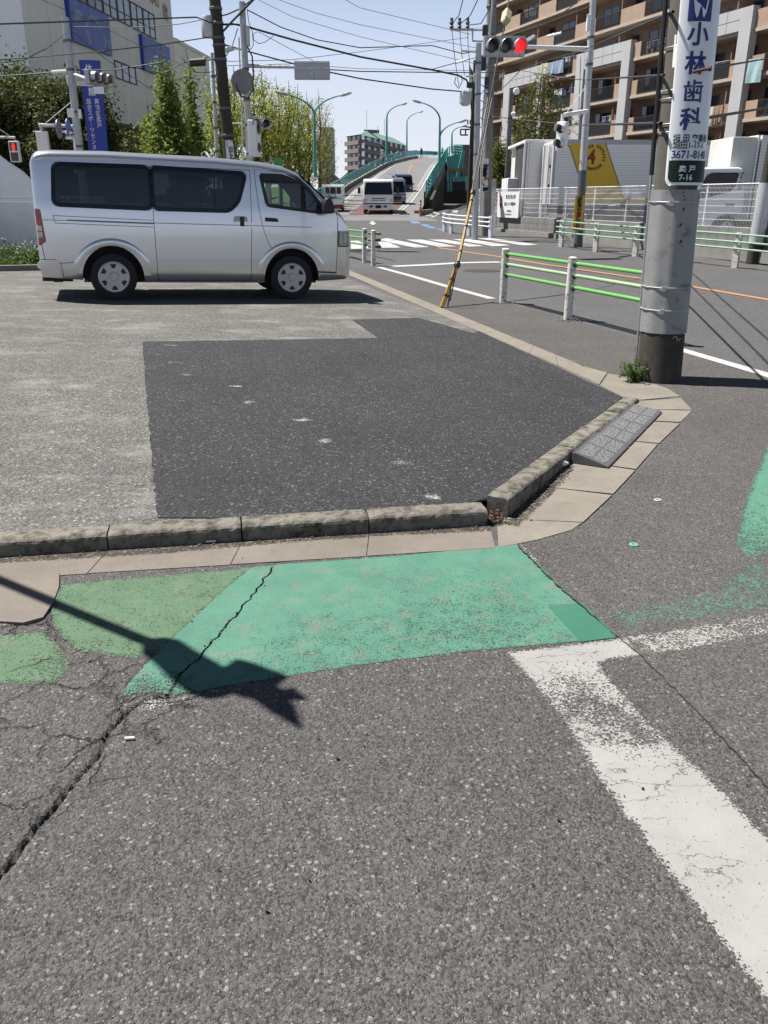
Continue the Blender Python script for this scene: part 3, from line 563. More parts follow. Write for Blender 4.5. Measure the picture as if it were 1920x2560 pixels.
mb.grid(lambda a, b: c+Vector((math.cos(a*6.283)*math.sin(b*3.1416)*.035*r_.uniform(.6, 1.2), math.sin(a*6.283)*math.sin(b*3.1416)*.025*r_.uniform(.6, 1.2), math.cos(b*3.1416)*.02*r_.uniform(.6, 1.2))), 10, 7); tag(mb.build('crumpled_paper', 'sign_white'), 'crumpled white paper scrap in the gutter beside the ramp', 'litter')
for (u, v, mt, lb) in ((1644, 1252, 'hub', 'flat silver bottle cap lying on the asphalt right of the kerb ramp'), (1584, 1364, 'teal_pale', 'small green painted stud on the asphalt near the green marking')):
    mb = MB(); mb.lathe(G(u, v)+Vector((0, 0, .003)), (0, 0, 1), [(.022, 0), (.022, .004), (.018, .006), (.008, .005), (.007, .001)], 16); tag(mb.build('bottle_cap' if mt == 'hub' else 'marker_stud', mt if mt == 'hub' else 'stud'), lb, 'bottle cap' if mt == 'hub' else 'marker stud')
mb = MB(); r_ = random.Random(31)
for i in range(60):
    p = G(r_.uniform(150, 1750), r_.uniform(1380, 2300)); s = r_.uniform(.0012, .0032)*(1.4 if r_.random() < .1 else 1); q = [Vector((r_.uniform(-1, 1), r_.uniform(-1, 1), r_.uniform(0, 1.2)))*s for _ in range(2)]; mb.box((p.x, p.y, .0075+s*.4), (s*2, s*1.4, s*1.2), r_.uniform(0, 3))
tag(mb.build('grit', 'cable'), kind='stuff')
mb = MB()
for i in range(260):
    k = r_.random(); s = r_.uniform(-2.5, 2.2); p = (KA+kd*s-kn*abs(r_.gauss(0, .02))) if k < .6 else (RA+rd*r_.uniform(0, .95)-rn*abs(r_.gauss(0, .03))); z = r_.uniform(.002, .006); mb.box((p.x, p.y, .008+z*.4), (z*2, z*1.3, z), r_.uniform(0, 3))
tag(mb.build('grit', 'pole_concrete'), kind='stuff')
# ---------------------------------------------------------------- big concrete pole with the dentist sign
PB = G(1646, 950); PB.z = 0; PT = D(1731, 0, 7.62)
ax = (PT-PB).normalized(); PTOP = PB+ax*9.5
def pr(z): return .186-.0040*z
t = thing('utility_pole', 'thick concrete pole carrying the tall white dentist sign', 'utility pole', PB)
mb = MB(); zs = [0, .45, .46, 1, 2, 3, 4, 5, 6, 7, 8, 9.3]; P_ = lambda z: PB+ax*(z/ax.z)
mb.tube([P_(-.05), P_(.40)], [.190, .188], 40); mb.build('pole_foot', 'pole_dark', t, True)
mb = MB(); mb.tube([P_(z) for z in (.40, 1, 2, 3, 5, 7, 9.3)], [pr(z)-.004 for z in (.40, 1, 2, 3, 5, 7, 9.3)], 40); mb.build('shaft', 'pole_concrete', t, True)
vw = Vector((PB.x, PB.y, 0)).normalized(); sx_ = Vector((vw.y, -vw.x, 0))      # view direction, to the right
def ring(a, r, z): c = P_(z); return c+(-vw*math.cos(a)+sx_*math.sin(a))*r
zt = D(1687, 474, PB.y).z; zb = G(1652, 836, 0); zb = D(1652, 836, PB.y-.15).z
def sleeve(a, b, r0):
    mb = MB(); n = 64; k = 24
    mb.grid(lambda i, j: ring(i*6.2832, r0+.0035*math.sin(i*6.2832*8)*math.exp(-0)+(.010 if .18 < i < .22 else 0), a+(b-a)*j), n, k); return mb
o = sleeve(zb, zt, .196).build('metal_sleeve', 'sleeve', t, True)
for v in (505, 723, 780):
    z = D(1660, v, PB.y-.19).z; mb = MB(); mb.tube([ring(i/40*6.2832, .203, z) for i in range(41)], .0045, 6, False); mb.frame(ring(-.1, .203, z)-Vector((.02, 0, .009)), (.04, 0, 0), (0, -.012, 0), (0, 0, .018)); mb.build('band', 'galv', t, True)
mb = MB(); r_ = random.Random(6)
for (u, v, s) in ((1705, 480, 6), (1708, 490, 5), (1709, 500, 6), (1706, 523, 9), (1698, 563, 9), (1693, 568, 5), (1704, 560, 4), (1675, 572, 4), (1700, 605, 9), (1696, 610, 5), (1703, 617, 5), (1690, 606, 4)):
    q = D(u, v, PB.y-.16); a = math.atan2((q-P_(q.z)).dot(sx_), .16); z = q.z; w_ = s*.0011
    mb.face([ring(a+dx*w_/.2, .2012, z+dz*w_*1.3) for dx, dz in ((-1, -.6), (0, -1), (1, -.3), (.6, .9), (-.5, 1))])
mb.build('paint_chips', 'ink', t, kind='stuff')
mb = MB(); mb.tube([ring(.45+i/16*6.283*.06, .204, D(1678, 848, PB.y-.19).z+.017*math.sin(i/16*6.283)) for i in range(17)], .003, 5, False); mb.build('bolt_ring', 'galv', t)
# conduit on the left side + pale plate
mb = MB(); mb.tube([ring(-1.75, .21, z) for z in (.02, 1, 2, 3, 4, 6, 9)], .011, 8); mb.build('conduit', 'steel', t, True)
mb = MB(); mb.tube([ring(-1.6, .205, z) for z in (1.7, 3, 4, 6, 9)], .02, 8); mb.build('cable_duct', 'black', t, True)
z0, z1_ = D(1683, 150, PB.y-.19).z, D(1693, 62, PB.y-.19).z; mb = MB(); mb.grid(lambda i, j: ring(-.62+.36*i, .187, z0+(z1_-z0)*j), 6, 8); mb.build('number_plate', 'beige_wall', t, True)
for ch, k in (('奥', .93), ('戸', .78), ('2', .42), ('8', .27)): text(ch, .045, 'ink', t, (0, 0, 0), (1, 0, 0), (0, 0, 1), .0, bend=(lambda zz: (lambda x, y: ring(-.44+x/.187, .1885, zz+y)))(z0+(z1_-z0)*k))
for v in (92, 210, 232, 300, 322): z = D(1700, v, PB.y-.19).z; mb = MB(); mb.tube([ring(i/40*6.2832, .186, z) for i in range(41)], .003, 5, False); mb.build('band', 'galv', t, True)
# the sign: a sheet bent round the pole
SR = .215; A0 = -.42; A1 = 1.85
sg = thing('pole_sign', 'tall curved white sign with blue Japanese dentist lettering wrapped on the concrete pole', 'sign', ring(.6, SR, 2.2))
zs0 = D(1705, 462, PB.y-.2).z; zs1 = 5.2; zg = D(1705, 398, PB.y-.2).z
def sheet(a0, a1, za, zb_, r, cut=0):
    mb = MB(); n, k = 40, 40
    def fn(i, j):
        a = a0+(a1-a0)*i; z = za+(zb_-za)*j
        if cut and z < za+cut: h = cut-(z-za); a = max(a, a0+(cut-math.sqrt(max(0, cut*cut-h*h)))/r)
        return ring(a, r, z)
    mb.grid(lambda i, j: fn(i, j**2.2 if cut else j), n, k); return mb
o = sheet(A0, A1, zs0, zs1, SR, .05).build('panel', 'sign_white', sg, True); md = o.modifiers.new('s', 'SOLIDIFY'); md.thickness = .004; md.offset = -1
o = sheet(A0+.10, A1, zs0+.022, zg, SR+.0022, .045).build('address_panel', 'sign_green', sg, True)
def bt(ac, zc): return lambda x, y: ring(ac+x/SR, SR+.0035, zc+y)
def zat(v): return D(1725, v, PB.y-.2).z
for ch, v in (('小', 70), ('林', 147), ('歯', 222), ('科', 295)): text(ch, .172, 'sign_navy', sg, (0, 0, 0), (1, 0, 0), (0, 0, 1), .0026 if ch == '歯' else .005, bend=bt(.34, zat(v)))
text('細 田 交番前', .060, 'ink', sg, (0, 0, 0), (1, 0, 0), (0, 0, 1), .0012, 'LEFT', bend=bt(-.24, zat(341)), sx=.95)
text('細田1-17-1', .064, 'ink', sg, (0, 0, 0), (1, 0, 0), (0, 0, 1), .0012, 'LEFT', bend=bt(-.24, zat(360)), sx=.92)
text('3671-8148', .083, 'sign_navy', sg, (0, 0, 0), (1, 0, 0), (0, 0, 1), .002, 'LEFT', bend=bt(-.26, zat(384)), sx=.9)
text('奥 戸', .055, 'sign_white', sg, (0, 0, 0), (1, 0, 0), (0, 0, 1), .001, 'LEFT', bend=bt(.05, zat(421)), sx=1.15)
text('7-16', .062, 'sign_white', sg, (0, 0, 0), (1, 0, 0), (0, 0, 1), .001, 'LEFT', bend=bt(.08, zat(443)))
mb = sheet(-.10, .78, zat(31), zat(-60), SR+.0025); mb.build('emblem', 'sign_navy', sg, True)
mb = MB(); zb1 = zat(28)     # white tooth shape on the navy field
for xs_, hs in ((-.052, .0), (.0, .0), (.052, .0)): pass
prof = [(-.070, .30), (-.062, .16), (-.046, .06), (-.028, .015), (-.018, .03), (-.008, .085), (0, .10), (.008, .085), (.018, .03), (.028, .015), (.046, .06), (.062, .16), (.070, .30)]
mb.face([ring(.34+x/SR, SR+.0045, zb1+y) for x, y in prof]); mb.build('tooth_mark', 'sign_white', sg)
mb = MB(); z = zat(167); mb.tube([ring(.25, SR+.01, z), ring(.5, SR+.06, z+.012), ring(.62, SR+.09, z+.015)], .012, 8); mb.tube([ring(.60, SR+.085, z+.015), ring(.64, SR+.1, z+.016)], .02, 8); pm('rust', (.13, .06, .035), .8, 0, .4, 60); mb.build('step_bolt', 'rust', sg, True)
# ---------------------------------------------------------------- near green guard rail
def post(mb, p, h, r=.056, n=20): mb.lathe(p, (0, 0, 1), [(r, 0), (r, h-.02), (r*1.03, h-.018), (r*1.03, h-.006), (r*.8, h+.004), (r*.3, h+.01)], n)
P1 = G(1257, 757); P2 = G(1419, 800); P3 = P2+(P2-P1)
t = thing('guard_rail', 'bright green pipe railing with white rusty posts beside the concrete pole', 'guard rail', P1)
for p in (P1, P2, P3): mb = MB(); post(mb, p, .80); mb.build('post', 'post_white', t, True)
for h, mt in ((.73, 'rail_green'), (.58, 'rail_pale'), (.43, 'rail_green')):
    for a, b in ((P1, P2), (P2, P3)):
        d = (b-a).normalized(); q = Vector((0, 0, h)); mb = MB(); mb.tube([a+q+d*.05, b+q-d*.05], .024, 12); rr = mb.build('rail', mt, t, True)
        mb = MB(); mb.tube([a+q+d*.055, a+q+d*.12], .032, 10); mb.box(a+q+d*.075+Vector((0, 0, -.04)), (.025, .05, .025)); mb.box(a+q+d*.10+Vector((0, 0, -.036)), (.02, .03, .02)); mb.build('clamp', 'clamp', rr, True)
mb = MB()
for p in (P1, P2):
    for i in range(26):
        a = U(0, 6.28); q = p+Vector((math.cos(a), math.sin(a), 0))*U(.07, .22); mb.box((q.x, q.y, .006), (U(.01, .03),)*2+(U(.006, .02),), U(0, 3))
tag(mb.build('gravel', 'concrete'), kind='stuff')
# ================================================================ the silver van
VR = GL(290, 751); VF = GL(727, 749); vh = (VF-VR); vh.z = 0; vh.normalize(); vn = Vector((-vh.y, vh.x, 0))
van = thing('parked_van', 'silver cargo van parked nose to the right with dark tinted side windows', 'van')
VT = [(-.95, 1.80), (-.92, 1.87), (-.87, 1.92), (-.75, 1.945), (0, 1.965), (1.5, 1.95), (2.1, 1.92), (2.45, 1.875), (2.65, 1.80), (2.78, 1.70), (3.0, 1.52), (3.2, 1.355), (3.32, 1.27), (3.42, 1.15), (3.475, .99), (3.49, .90)]
def vT(x): return ip(x, VT)
def vP(x): return ip(x, [(-.97, .90), (-.93, .955), (-.87, .985), (-.77, 1), (2.75, 1), (3.0, .985), (3.2, .955), (3.35, .90), (3.43, .85), (3.50, .78)])
def vS(x, z):
    return vP(x)*ip(z, [(.25, .80), (.36, .828), (.46, .836), (.485, .842), (.75, .845), (1.04, .845), (1.06, .838), (1.22, .828), (1.35, .808), (1.60, .770), (1.80, .735), (1.98, .70)])
def sec(x):
    T = vT(x); zb = ip(x, [(-.95, .36), (-.89, .31), (-.5, .28), (0, .25), (2.6, .25), (3.2, .28), (3.42, .29), (3.49, .33)]); zt = T-.10; pts = []
    for i in range(19): z = zb+(zt-zb)*i/18; pts.append((vS(x, z)-(.03 if i == 0 else 0), z))
    s = vS(x, zt)
    for k in range(1, 6): a = k/6*math.pi/2; pts.append((s-.13*(1-math.cos(a)), zt+.085*math.sin(a)))
    pts.append((s-.16, T-.008)); pts.append((s*.5, T-.001+.0)); pts.append((0, T+.004))
    return pts
xs_ = [-.95, -.94, -.925, -.90, -.86, -.80, -.7, -.5, -.3, 0, .3, .6, .9, 1.2, 1.5, 1.8, 2.1, 2.3, 2.45, 2.55, 2.65, 2.72, 2.78, 2.85, 2.92, 3.0, 3.07, 3.14, 3.2, 3.26, 3.32, 3.37, 3.42, 3.45, 3.475, 3.49]
mb = MB(); S_ = [sec(x) for x in xs_]; k = len(S_[0]); vs = []
for x, s in zip(xs_, S_): vs += [(x, -y, z) for y, z in s]+[(x, y, z) for y, z in s[-2::-1]]
W_ = 2*k-1; n = len(xs_)
mb.raw(vs, [(i*W_+j, (i+1)*W_+j, (i+1)*W_+(j+1) % W_, i*W_+(j+1) % W_) for i in range(n-1) for j in range(W_)]+[tuple(range(W_)), tuple((n-1)*W_+j for j in range(W_))])
body = mb.build('body', ['silver', 'interior'], van, True)
DW = [(2.115, 1.735), (2.52, 1.735), (2.66, 1.70), (2.80, 1.585), (2.93, 1.44), (3.03, 1.305), (3.035, 1.265), (2.98, 1.250), (2.215, 1.325), (2.19, 1.345)]
cb = MB(); cb.m = 1
for x in (0, 2.55):
    for s in (-1, 1):
        cb.prism([(x+.415*math.cos(R(a)), s*.50, .31+.43*math.sin(R(a))) for a in range(-14, 195, 6)]+[(x-.41, s*.5, .05), (x+.41, s*.5, .05)], (0, s*.6, 0))
cb.m = 1; cb.prism([(x, -1.2, z) for x, z in DW], (0, 2.4, 0))
for Wc in ([(-.63, 1.745), (.55, 1.755), (.55, 1.26), (-.67, 1.275)], [(.63, 1.755), (1.87, 1.725), (1.83, 1.60), (1.75, 1.38), (1.62, 1.26), (.63, 1.26)]): cb.prism([(x, -1.2, z) for x, z in Wc], (0, 2.4, 0))
cut = cb.build('cutter', ['silver', 'interior'])
md = body.modifiers.new('b', 'BOOLEAN'); md.operation = 'DIFFERENCE'; md.object = cut; md.solver = 'EXACT'
me = bpy.data.meshes.new_from_object(body.evaluated_get(bpy.context.evaluated_depsgraph_get())); body.modifiers.clear(); body.data = me; bpy.data.objects.remove(cut)
def vq(x, z, off, s=-1): return Vector((x, s*(vS(x, z)+off), z))
def patch(poly, off, s=-1, nx=10, nz=8):
    """a piece lying on the van's side, given by its outline in (x, z)"""
    mb = MB(); zs = sorted(set([p[1] for p in poly]+[min(p[1] for p in poly)+(max(p[1] for p in poly)-min(p[1] for p in poly))*i/nz for i in range(nz+1)]))
    def span(z):
        X_ = []
        for (a, b), (c, d) in zip(poly, poly[1:]+poly[:1]):
            if abs(d-b) < 1e-9:
                if abs(z-b) < 1e-6: X_ += [a, c]
            elif min(b, d)-1e-9 <= z <= max(b, d)+1e-9: X_.append(a+(c-a)*(z-b)/(d-b))
        return min(X_), max(X_)
    rows = [(z, span(z)) for z in zs]
    vs = [vq(l+(r-l)*i/nx, z, off, s) for z, (l, r) in rows for i in range(nx+1)]
    mb.raw(vs, [(j*(nx+1)+i, j*(nx+1)+i+1, (j+1)*(nx+1)+i+1, (j+1)*(nx+1)+i) for j in range(len(rows)-1) for i in range(nx)]); return mb
def rnd_poly(P, r=.05, n=5):
    out = []; m_ = len(P)
    for i in range(m_):
        a, b, c = Vector(P[i-1]), Vector(P[i]), Vector(P[(i+1) % m_]); u = (a-b); v = (c-b); q = min(r, u.length*.45, v.length*.45); u.normalize(); v.normalize(); p0 = b+u*q; p1 = b+v*q
        for k in range(n+1): t = k/n; w_ = p0.lerp(b, t).lerp(b.lerp(p1, t), t); out.append((w_.x, w_.y))
    return out
def vline(pts, wd, off, s=-1):
    mb = MB(); P = []
    for (a, b), (c, d) in zip(pts, pts[1:]):
        n = max(1, int(math.hypot(c-a, d-b)/.06)); P += [(a+(c-a)*i/n, b+(d-b)*i/n) for i in range(n)]
    P.append(pts[-1]); N_ = len(P)
    for i in range(N_-1):
        (a, b), (c, d) = P[i], P[i+1]; t = Vector((c-a, d-b)).normalized()*wd/2; nx_, nz_ = -t.y, t.x
        mb.face([vq(a+nx_, b+nz_, off, s), vq(a-nx_, b-nz_, off, s), vq(c-nx_, d-nz_, off, s), vq(c+nx_, d+nz_, off, s)])
    return mb
for s in (-1, 1):
    W1 = rnd_poly([(-.655, 1.765), (.575, 1.775), (.575, 1.235), (-.70, 1.255)], .07); W2 = rnd_poly([(.60, 1.775), (1.90, 1.745), (1.86, 1.60), (1.78, 1.36), (1.64, 1.235), (.60, 1.235)], .06)
    patch(W1, .004, s, 24).build('side_window', 'dark_glass', van, True); patch(W2, .004, s, 24).build('side_window', 'dark_glass', van, True)
    vline(W1+[W1[0]], .055, .0055, s).build('window_border', 'tint', van); vline(W2+[W2[0]], .055, .0055, s).build('window_border', 'tint', van)
    vline([(1.44, 1.25), (1.46, 1.74)], .02, .007, s).build('window_bar', 'black', van)
    m = vline(DW+[DW[0]], .045, .004, s); dr = m.build('door_window', 'black', van)
    g_ = MB()
    gp = [(x, z) for x, z in DW]; pm_ = patch(sorted(gp, key=lambda q: 0) , -.012, s, 10); pm_.build('pane', 'glass', dr, True)
    patch([(2.13, 1.73), (2.52, 1.73), (2.66, 1.695), (2.74, 1.64), (2.60, 1.665), (2.14, 1.655)], .016, s, 12).build('visor', 'black', van, True)
    for q in ([(2.03, 1.80), (2.04, 1.6), (2.075, 1.25), (2.12, 1.02), (2.2, .80), (2.30, .665)], [(1.965, 1.80), (1.955, 1.0), (1.93, .27)], [(.585, 1.80), (.59, 1.0), (.60, .27)], [(3.19, 1.36), (3.235, 1.30), (3.262, 1.18), (3.262, .9), (3.245, .38)], [(.60, .272), (1.93, .272)], [(2.03, 1.80), (2.5, 1.79), (2.72, 1.71), (2.95, 1.52), (3.16, 1.33)], [(.60, 1.79), (1.965, 1.79)],
              [(-.72, 1.115), (.585, 1.085)], [(-.72, 1.115), (-.70, 1.02), (.585, .995)], [(-.93, .545), (-.74, .545), (-.68, .50), (-.66, .30)], [(-.90, .74), (-.88, .55)], [(-.68, .50), (-.42, .52)]):
        vline(q, .007, .0025, s).build('panel_gap', 'black', van)
    vline([(-.55, 1.060), (.585, 1.045)], .02, .004, s).build('slide_rail', 'steel_dark', van)
    vline([(2.93, .405), (3.245, .395)], .022, .004, s).build('trim_strip', 'black', van)
    for xc in (0, 2.55):                                       # raised arch lips
        mb = MB()
        def fn(i, j, xc=xc):
            a = R(12+156*i); r0 = .435+.105*j; bulge = .016*math.sin(math.pi*min(1, j*1.0))**.8*(math.sin(math.pi*i)**.4 if 0 < i < 1 else 0)
            x = xc+r0*math.cos(a)*(1.0 if xc else 1.02); z = .31+r0*.98*math.sin(a); return vq(x, z, .0015+bulge, s)
        mb.grid(fn, 30, 8); mb.build('wheel_arch', 'silver', van, True)
    mb = MB(); mb.tube([vq(x, 1.053-.004*x, .001, s) for x in [-.85+.1*i for i in range(40)] if x < 2.95], [.006]*38, 6); 
    mb.build('waist_moulding', 'silver', van, True)
    mb = MB(); mb.tube([vq(x, vT(x)-.115, .006, s) for x in [-.88+.09*i for i in range(40)]], .011, 6); mb.build('roof_gutter', 'silver', van, True)
    mb = MB(); mb.tube([(-.4, s*.80, .262), (-.35, s*.80, .262)], .01); mb.frame((.44, s*.80-.01, .245), (1.68, 0, 0), (0, .02, 0), (0, 0, .025)); mb.build('sill', 'steel_dark', van)
    patch([(1.79, 1.165), (1.85, 1.165), (1.85, 1.035), (1.79, 1.035)], .012, s, 3, 3).build('door_handle', 'black', van)
    patch(rnd_poly([(1.70, 1.17), (1.90, 1.17), (1.90, 1.05), (1.70, 1.05)], .04), .0018, s, 5, 5).build('handle_cup', 'steel', van)
    patch(rnd_poly([(2.155, 1.165), (2.33, 1.155), (2.355, 1.105), (2.155, 1.11)], .015), .016, s, 5, 3).build('door_handle', 'black', van)
    tl = patch(rnd_poly([(-.945, 1.20), (-.875, 1.19), (-.84, .78), (-.935, .72)], .02), .006, s, 6, 8).build('tail_light', 'red_lens', van, True)
    patch([(-.94, .985), (-.88, .98), (-.875, .915), (-.938, .915)], .010, s, 3, 3).build('lens', 'clear_lens', tl, True); patch([(-.938, .90), (-.875, .90), (-.87, .825), (-.935, .82)], .010, s, 3, 3).build('lens', 'clear_lens', tl, True)
    vline([(3.275, 1.0), (3.275, .775), (3.46, .775)], .02, .006, s).build('headlight_frame', 'steel_dark', van)
    hl = patch([(3.285, 1.0), (3.47, .995), (3.475, .785), (3.285, .785)], .004, s, 8, 5).build('headlight', 'clear_lens', van, True)
    patch([(3.30, .975), (3.335, .975), (3.335, .81), (3.30, .81)], .008, s, 3, 3).build('lens', 'chrome', hl); patch([(3.36, .96), (3.42, .955), (3.42, .83), (3.36, .83)], .008, s, 3, 3).build('lens', 'hub', hl)
    mi = MB(); mi.prism([(2.985+x, s*.86, 1.235+z) for x, z in rnd_poly([(0, 0), (.17, .01), (.17, .10), (.12, .215), (.045, .225), (-.0, .13)], .05)], (0, s*.15, 0)); mi.box((3.02, s*.83, 1.29), (.06, .1, .05)); mi.build('mirror', 'black', van, True, bevel=.02)
    mb = MB(); mb.raw([vq(x, z, .010, s) for x in (-.94, -.88, -.8, -.7) for z in (.31, .36, .44, .50, .54)], [(i*5+j, (i+1)*5+j, (i+1)*5+j+1, i*5+j+1) for i in range(3) for j in range(4)]); mb.build('rear_bumper_side', 'silver', van, True)
# windscreen, front and rear glass, grille, plates
mb = MB(); mb.grid(lambda i, j: Vector(((x := 2.74+.44*i), (j*2-1)*(vS(x, vT(x)-.1)-.075), vT(x)-.010*abs(j*2-1)**4+.012)), 12, 12); mb.build('windscreen', 'tint', van, True)
mb = MB(); mb.face([(-.954, y*ip(z, [(1.2, .66), (1.75, .60)]), z) for y, z in ((-1, 1.2), (1, 1.2), (1, 1.72), (-1, 1.72))]); mb.build('rear_window', 'tint', van)
mb = MB(); mb.face([(3.494, y, z) for y, z in ((-.4, .80), (.4, .80), (.4, .66), (-.4, .66))]); mb.build('grille', 'black', van); mb = MB(); mb.frame((3.49, -.17, .42), (.012, 0, 0), (0, .34, 0), (0, 0, .17)); mb.build('number_plate', 'sign_white', van)
mb = MB(); mb.tube([(-.945, y, .46+.0*y) for y in (-.74, 0, .74)], .05, 10); mb.build('rear_bumper', 'silver', van, True)
mb = MB(); mb.tube([(2.72, y, .80) for y in (0,)]+[(2.72, .01, .80)], .01); 
for x in (.02, .95, 1.62):
    mb = MB(); [mb.frame((x, y, 1.24), (.12, 0, 0), (0, .46, 0), (-.06, 0, .30)) for y in (-.62, .16)]; mb.build('seat', 'seat', van, bevel=.03)
# underbody + interior
mb = MB(); mb.box((1.3, 0, .30), (3.4, 1.0, .16)); mb.box((0, 0, .30), (.12, 1.3, .12)); mb.box((2.55, 0, .30), (.12, 1.3, .12)); mb.tube([(-.95, -.55, .27), (-.55, -.55, .27)], .035, 8); mb.box((-.75, -.45, .25), (.12, .25, .05)); mb.build('underbody', 'black', van)
for y in (-.38, .38):
    mb = MB(); mb.frame((2.17, y-.22, 1.25), (.12, 0, 0), (0, .44, 0), (-.05, 0, .22)); mb.frame((2.14, y-.11, 1.50), (.08, 0, 0), (0, .22, 0), (-.02, 0, .14)); mb.build('seat', 'seat', van, bevel=.03)
mb = MB(); c = Vector((2.82, -.38, 1.33)); a1 = Vector((0, 1, 0)); a2 = Vector((-.55, 0, .83)); mb.tube([c+(a1*math.cos(i/20*6.283)+a2*math.sin(i/20*6.283))*.19*.8 for i in range(21)], .014, 6, False); mb.box(c, (.05, .1, .06)); mb.build('steering_wheel', 'black', van)
mb = MB(); mb.frame((2.93, -.6, 1.2), (.2, 0, 0), (0, 1.2, 0), (0, 0, .1)); mb.build('dashboard', 'interior', van)
def make_wheel(root, x, y, s, r=.325, wd=.20, hub='hub', slots=6, hr=.205):
    t_ = MB(); ax_ = (0, s, 0); c = (x, y, r)
    t_.lathe(c, ax_, [(hr*.9, -wd), (r*.93, -wd), (r, -wd*.85), (r, -.03), (r*.985, -.012), (r*.90, .0), (hr*1.08, -.004), (hr*1.02, -.018)], 40); ty = t_.build('tyre', 'rubber', root, True)
    h_ = MB(); h_.lathe(c, ax_, [(hr*1.04, -.03), (hr*1.04, -.004), (hr*.97, .004), (hr*.80, -.002), (hr*.42, .012), (hr*.30, .006), (hr*.27, .022), (.001, .024)], 36); hc = h_.build('hubcap', hub, ty, True)
    for k in range(slots):
        a = math.pi/2+k*2*math.pi/slots; rr = [(hr*.60, -.16), (hr*.88, -.24), (hr*.88, .24), (hr*.60, .16)]; q = MB()
        q.prism([(x+q_*math.cos(a+b_), y+s*.004, r+q_*math.sin(a+b_)) for q_, b_ in rr], (0, s*.0045, 0)); q.build('slot', 'black', hc)
    return ty
for x in (0, 2.55):
    for s in (-1, 1): make_wheel(van, x, s*.815, s, .318)
pitch = math.atan2(VF.z-VR.z, (VF-VR).length)
van.location = VR+vn*.835; van.rotation_mode = 'XYZ'
van.matrix_basis = Matrix.Translation(VR+vn*.83) @ Matrix.Rotation(math.atan2(vh.y, vh.x), 4, 'Z') @ Matrix.Rotation(-pitch, 4, 'Y')
# ================================================================ sports hall, left
Pb = D(118, 494, 45); r0 = ray(1175, 498); l0 = math.hypot(r0[0], r0[1]); WS = Wall(Pb, (Pb.x+r0[0]/l0*50, Pb.y+r0[1]/l0*50))
sh = thing('sports_hall', 'large pale concrete sports hall with blue picture panels high on its wall', 'building', (WS.P.x, WS.P.y, 0))
def wframe(W, s0, s1, z0, z1, o0, o1): mb = MB(); mb.frame(W.p(s0, z0, o0), W.d*(s1-s0), W.n*(o1-o0), (0, 0, z1-z0)); return mb
wframe(WS, 0, 22.0, 5.8, 17, -40, 0).build('wall', 'beige_wall', sh); wframe(WS, .9, 21.5, 0, 5.8, -38, -1.2).build('lower_wall', 'brick_tan', sh)
mb = MB(); mb.frame(WS.p(-.02, 5.8, .0), -WS.d*.02+Vector((0, 0, 0)), -WS.n*40, (0, 0, 11.2)); mb.build('end_wall', 'beige_light', sh)
wframe(WS, 0, .35, 0, 5.8, -10, -.2).build('pillar', 'beige_wall', sh)
wframe(WS, 22.003, 30.6, 5.5, 11.97, -38, -.02).build('wing', 'beige_light', sh); wframe(WS, 21.9, 30.9, 11.97, 12.2, -38, .15).build('parapet', 'beige_wall', sh)
wframe(WS, 22.4, 30, 0, 5.5, -36, -1).build('lower_wall', 'brick_tan', sh)
for k in range(1, 9): wframe(WS, k*2.6-.012, k*2.6+.012, 5.8, 17, 0, .004).build('joint', 'slab', sh)
def win(W, root, s0, s1, z0, z1, nx, mz=None, fm='rail_dark', gm='window', o=0.):
    f = MB(); b_ = .07
    f.frame(W.p(s0, z0, o), W.d*(s1-s0), W.n*.06, (0, 0, b_)); f.frame(W.p(s0, z1-b_, o), W.d*(s1-s0), W.n*.06, (0, 0, b_))
    for i in range(nx+1): q = s0+(s1-s0-b_)*i/nx; f.frame(W.p(q, z0+b_, o+.003), W.d*b_, W.n*.05, (0, 0, z1-z0-2*b_))
    if mz: f.frame(W.p(s0+b_, mz, o+.006), W.d*(s1-s0-2*b_), W.n*.04, (0, 0, .05))
    fo = f.build('window', fm, root); p = MB(); p.face([W.p(s0+b_, z0+b_, o+.02), W.p(s1-b_, z0+b_, o+.02), W.p(s1-b_, z1-b_, o+.02), W.p(s0+b_, z1-b_, o+.02)]); p.build('pane', gm, fo); return fo
pm('pane_pale', (.30, .36, .43), .12, spec=.8)
for a in range(8): win(WS, sh, 1.2+a*2.14, 1.2+(a+1)*2.14-.06, 11.45, 12.95, 2, 12.0, gm='pane_pale')
win(WS, sh, 10.62, 13.95, 8.22, 9.22, 3, gm='pane_pale'); win(WS, sh, 16.4, 17.3, 7.08, 7.4, 2)
SC2 = 1
figs = { # generic sport silhouettes, in panel units (0..1)
 0: [[(.10, .72), (.16, .80), (.24, .78), (.30, .70), (.24, .66), (.20, .56), (.14, .52), (.10, .40), (.06, .42), (.08, .58)], [(.30, .44), (.34, .48), (.38, .46), (.44, .60), (.42, .70), (.36, .62), (.33, .50)], [(.32, .40), (.40, .40), (.44, .10), (.36, .02), (.37, .20), (.32, .30)],
     [(.46, .70), (.54, .78), (.62, .66), (.72, .56), (.76, .60), (.66, .74), (.58, .84), (.48, .84)], [(.78, .12), (.84, .16), (.86, .34), (.82, .48), (.79, .44), (.80, .30)], [(.84, .14), (.94, .18), (.98, .42), (.93, .40), (.90, .24), (.84, .04), (.96, .02), (.97, .16)]],
 1: [[(.10, .40), (.20, .34), (.26, .46), (.30, .80), (.32, .80), (.24, .28), (.14, .26)], [(.10, .44), (.14, .70), (.17, .72), (.15, .48)], [(.36, .10), (.50, .08), (.54, .40), (.48, .58), (.42, .58), (.36, .36)], [(.56, .40), (.64, .38), (.70, .64), (.82, .62), (.83, .68), (.68, .76), (.62, .86), (.58, .70)], [(.76, .20), (.86, .16), (.92, .40), (.86, .46), (.80, .36)]]}
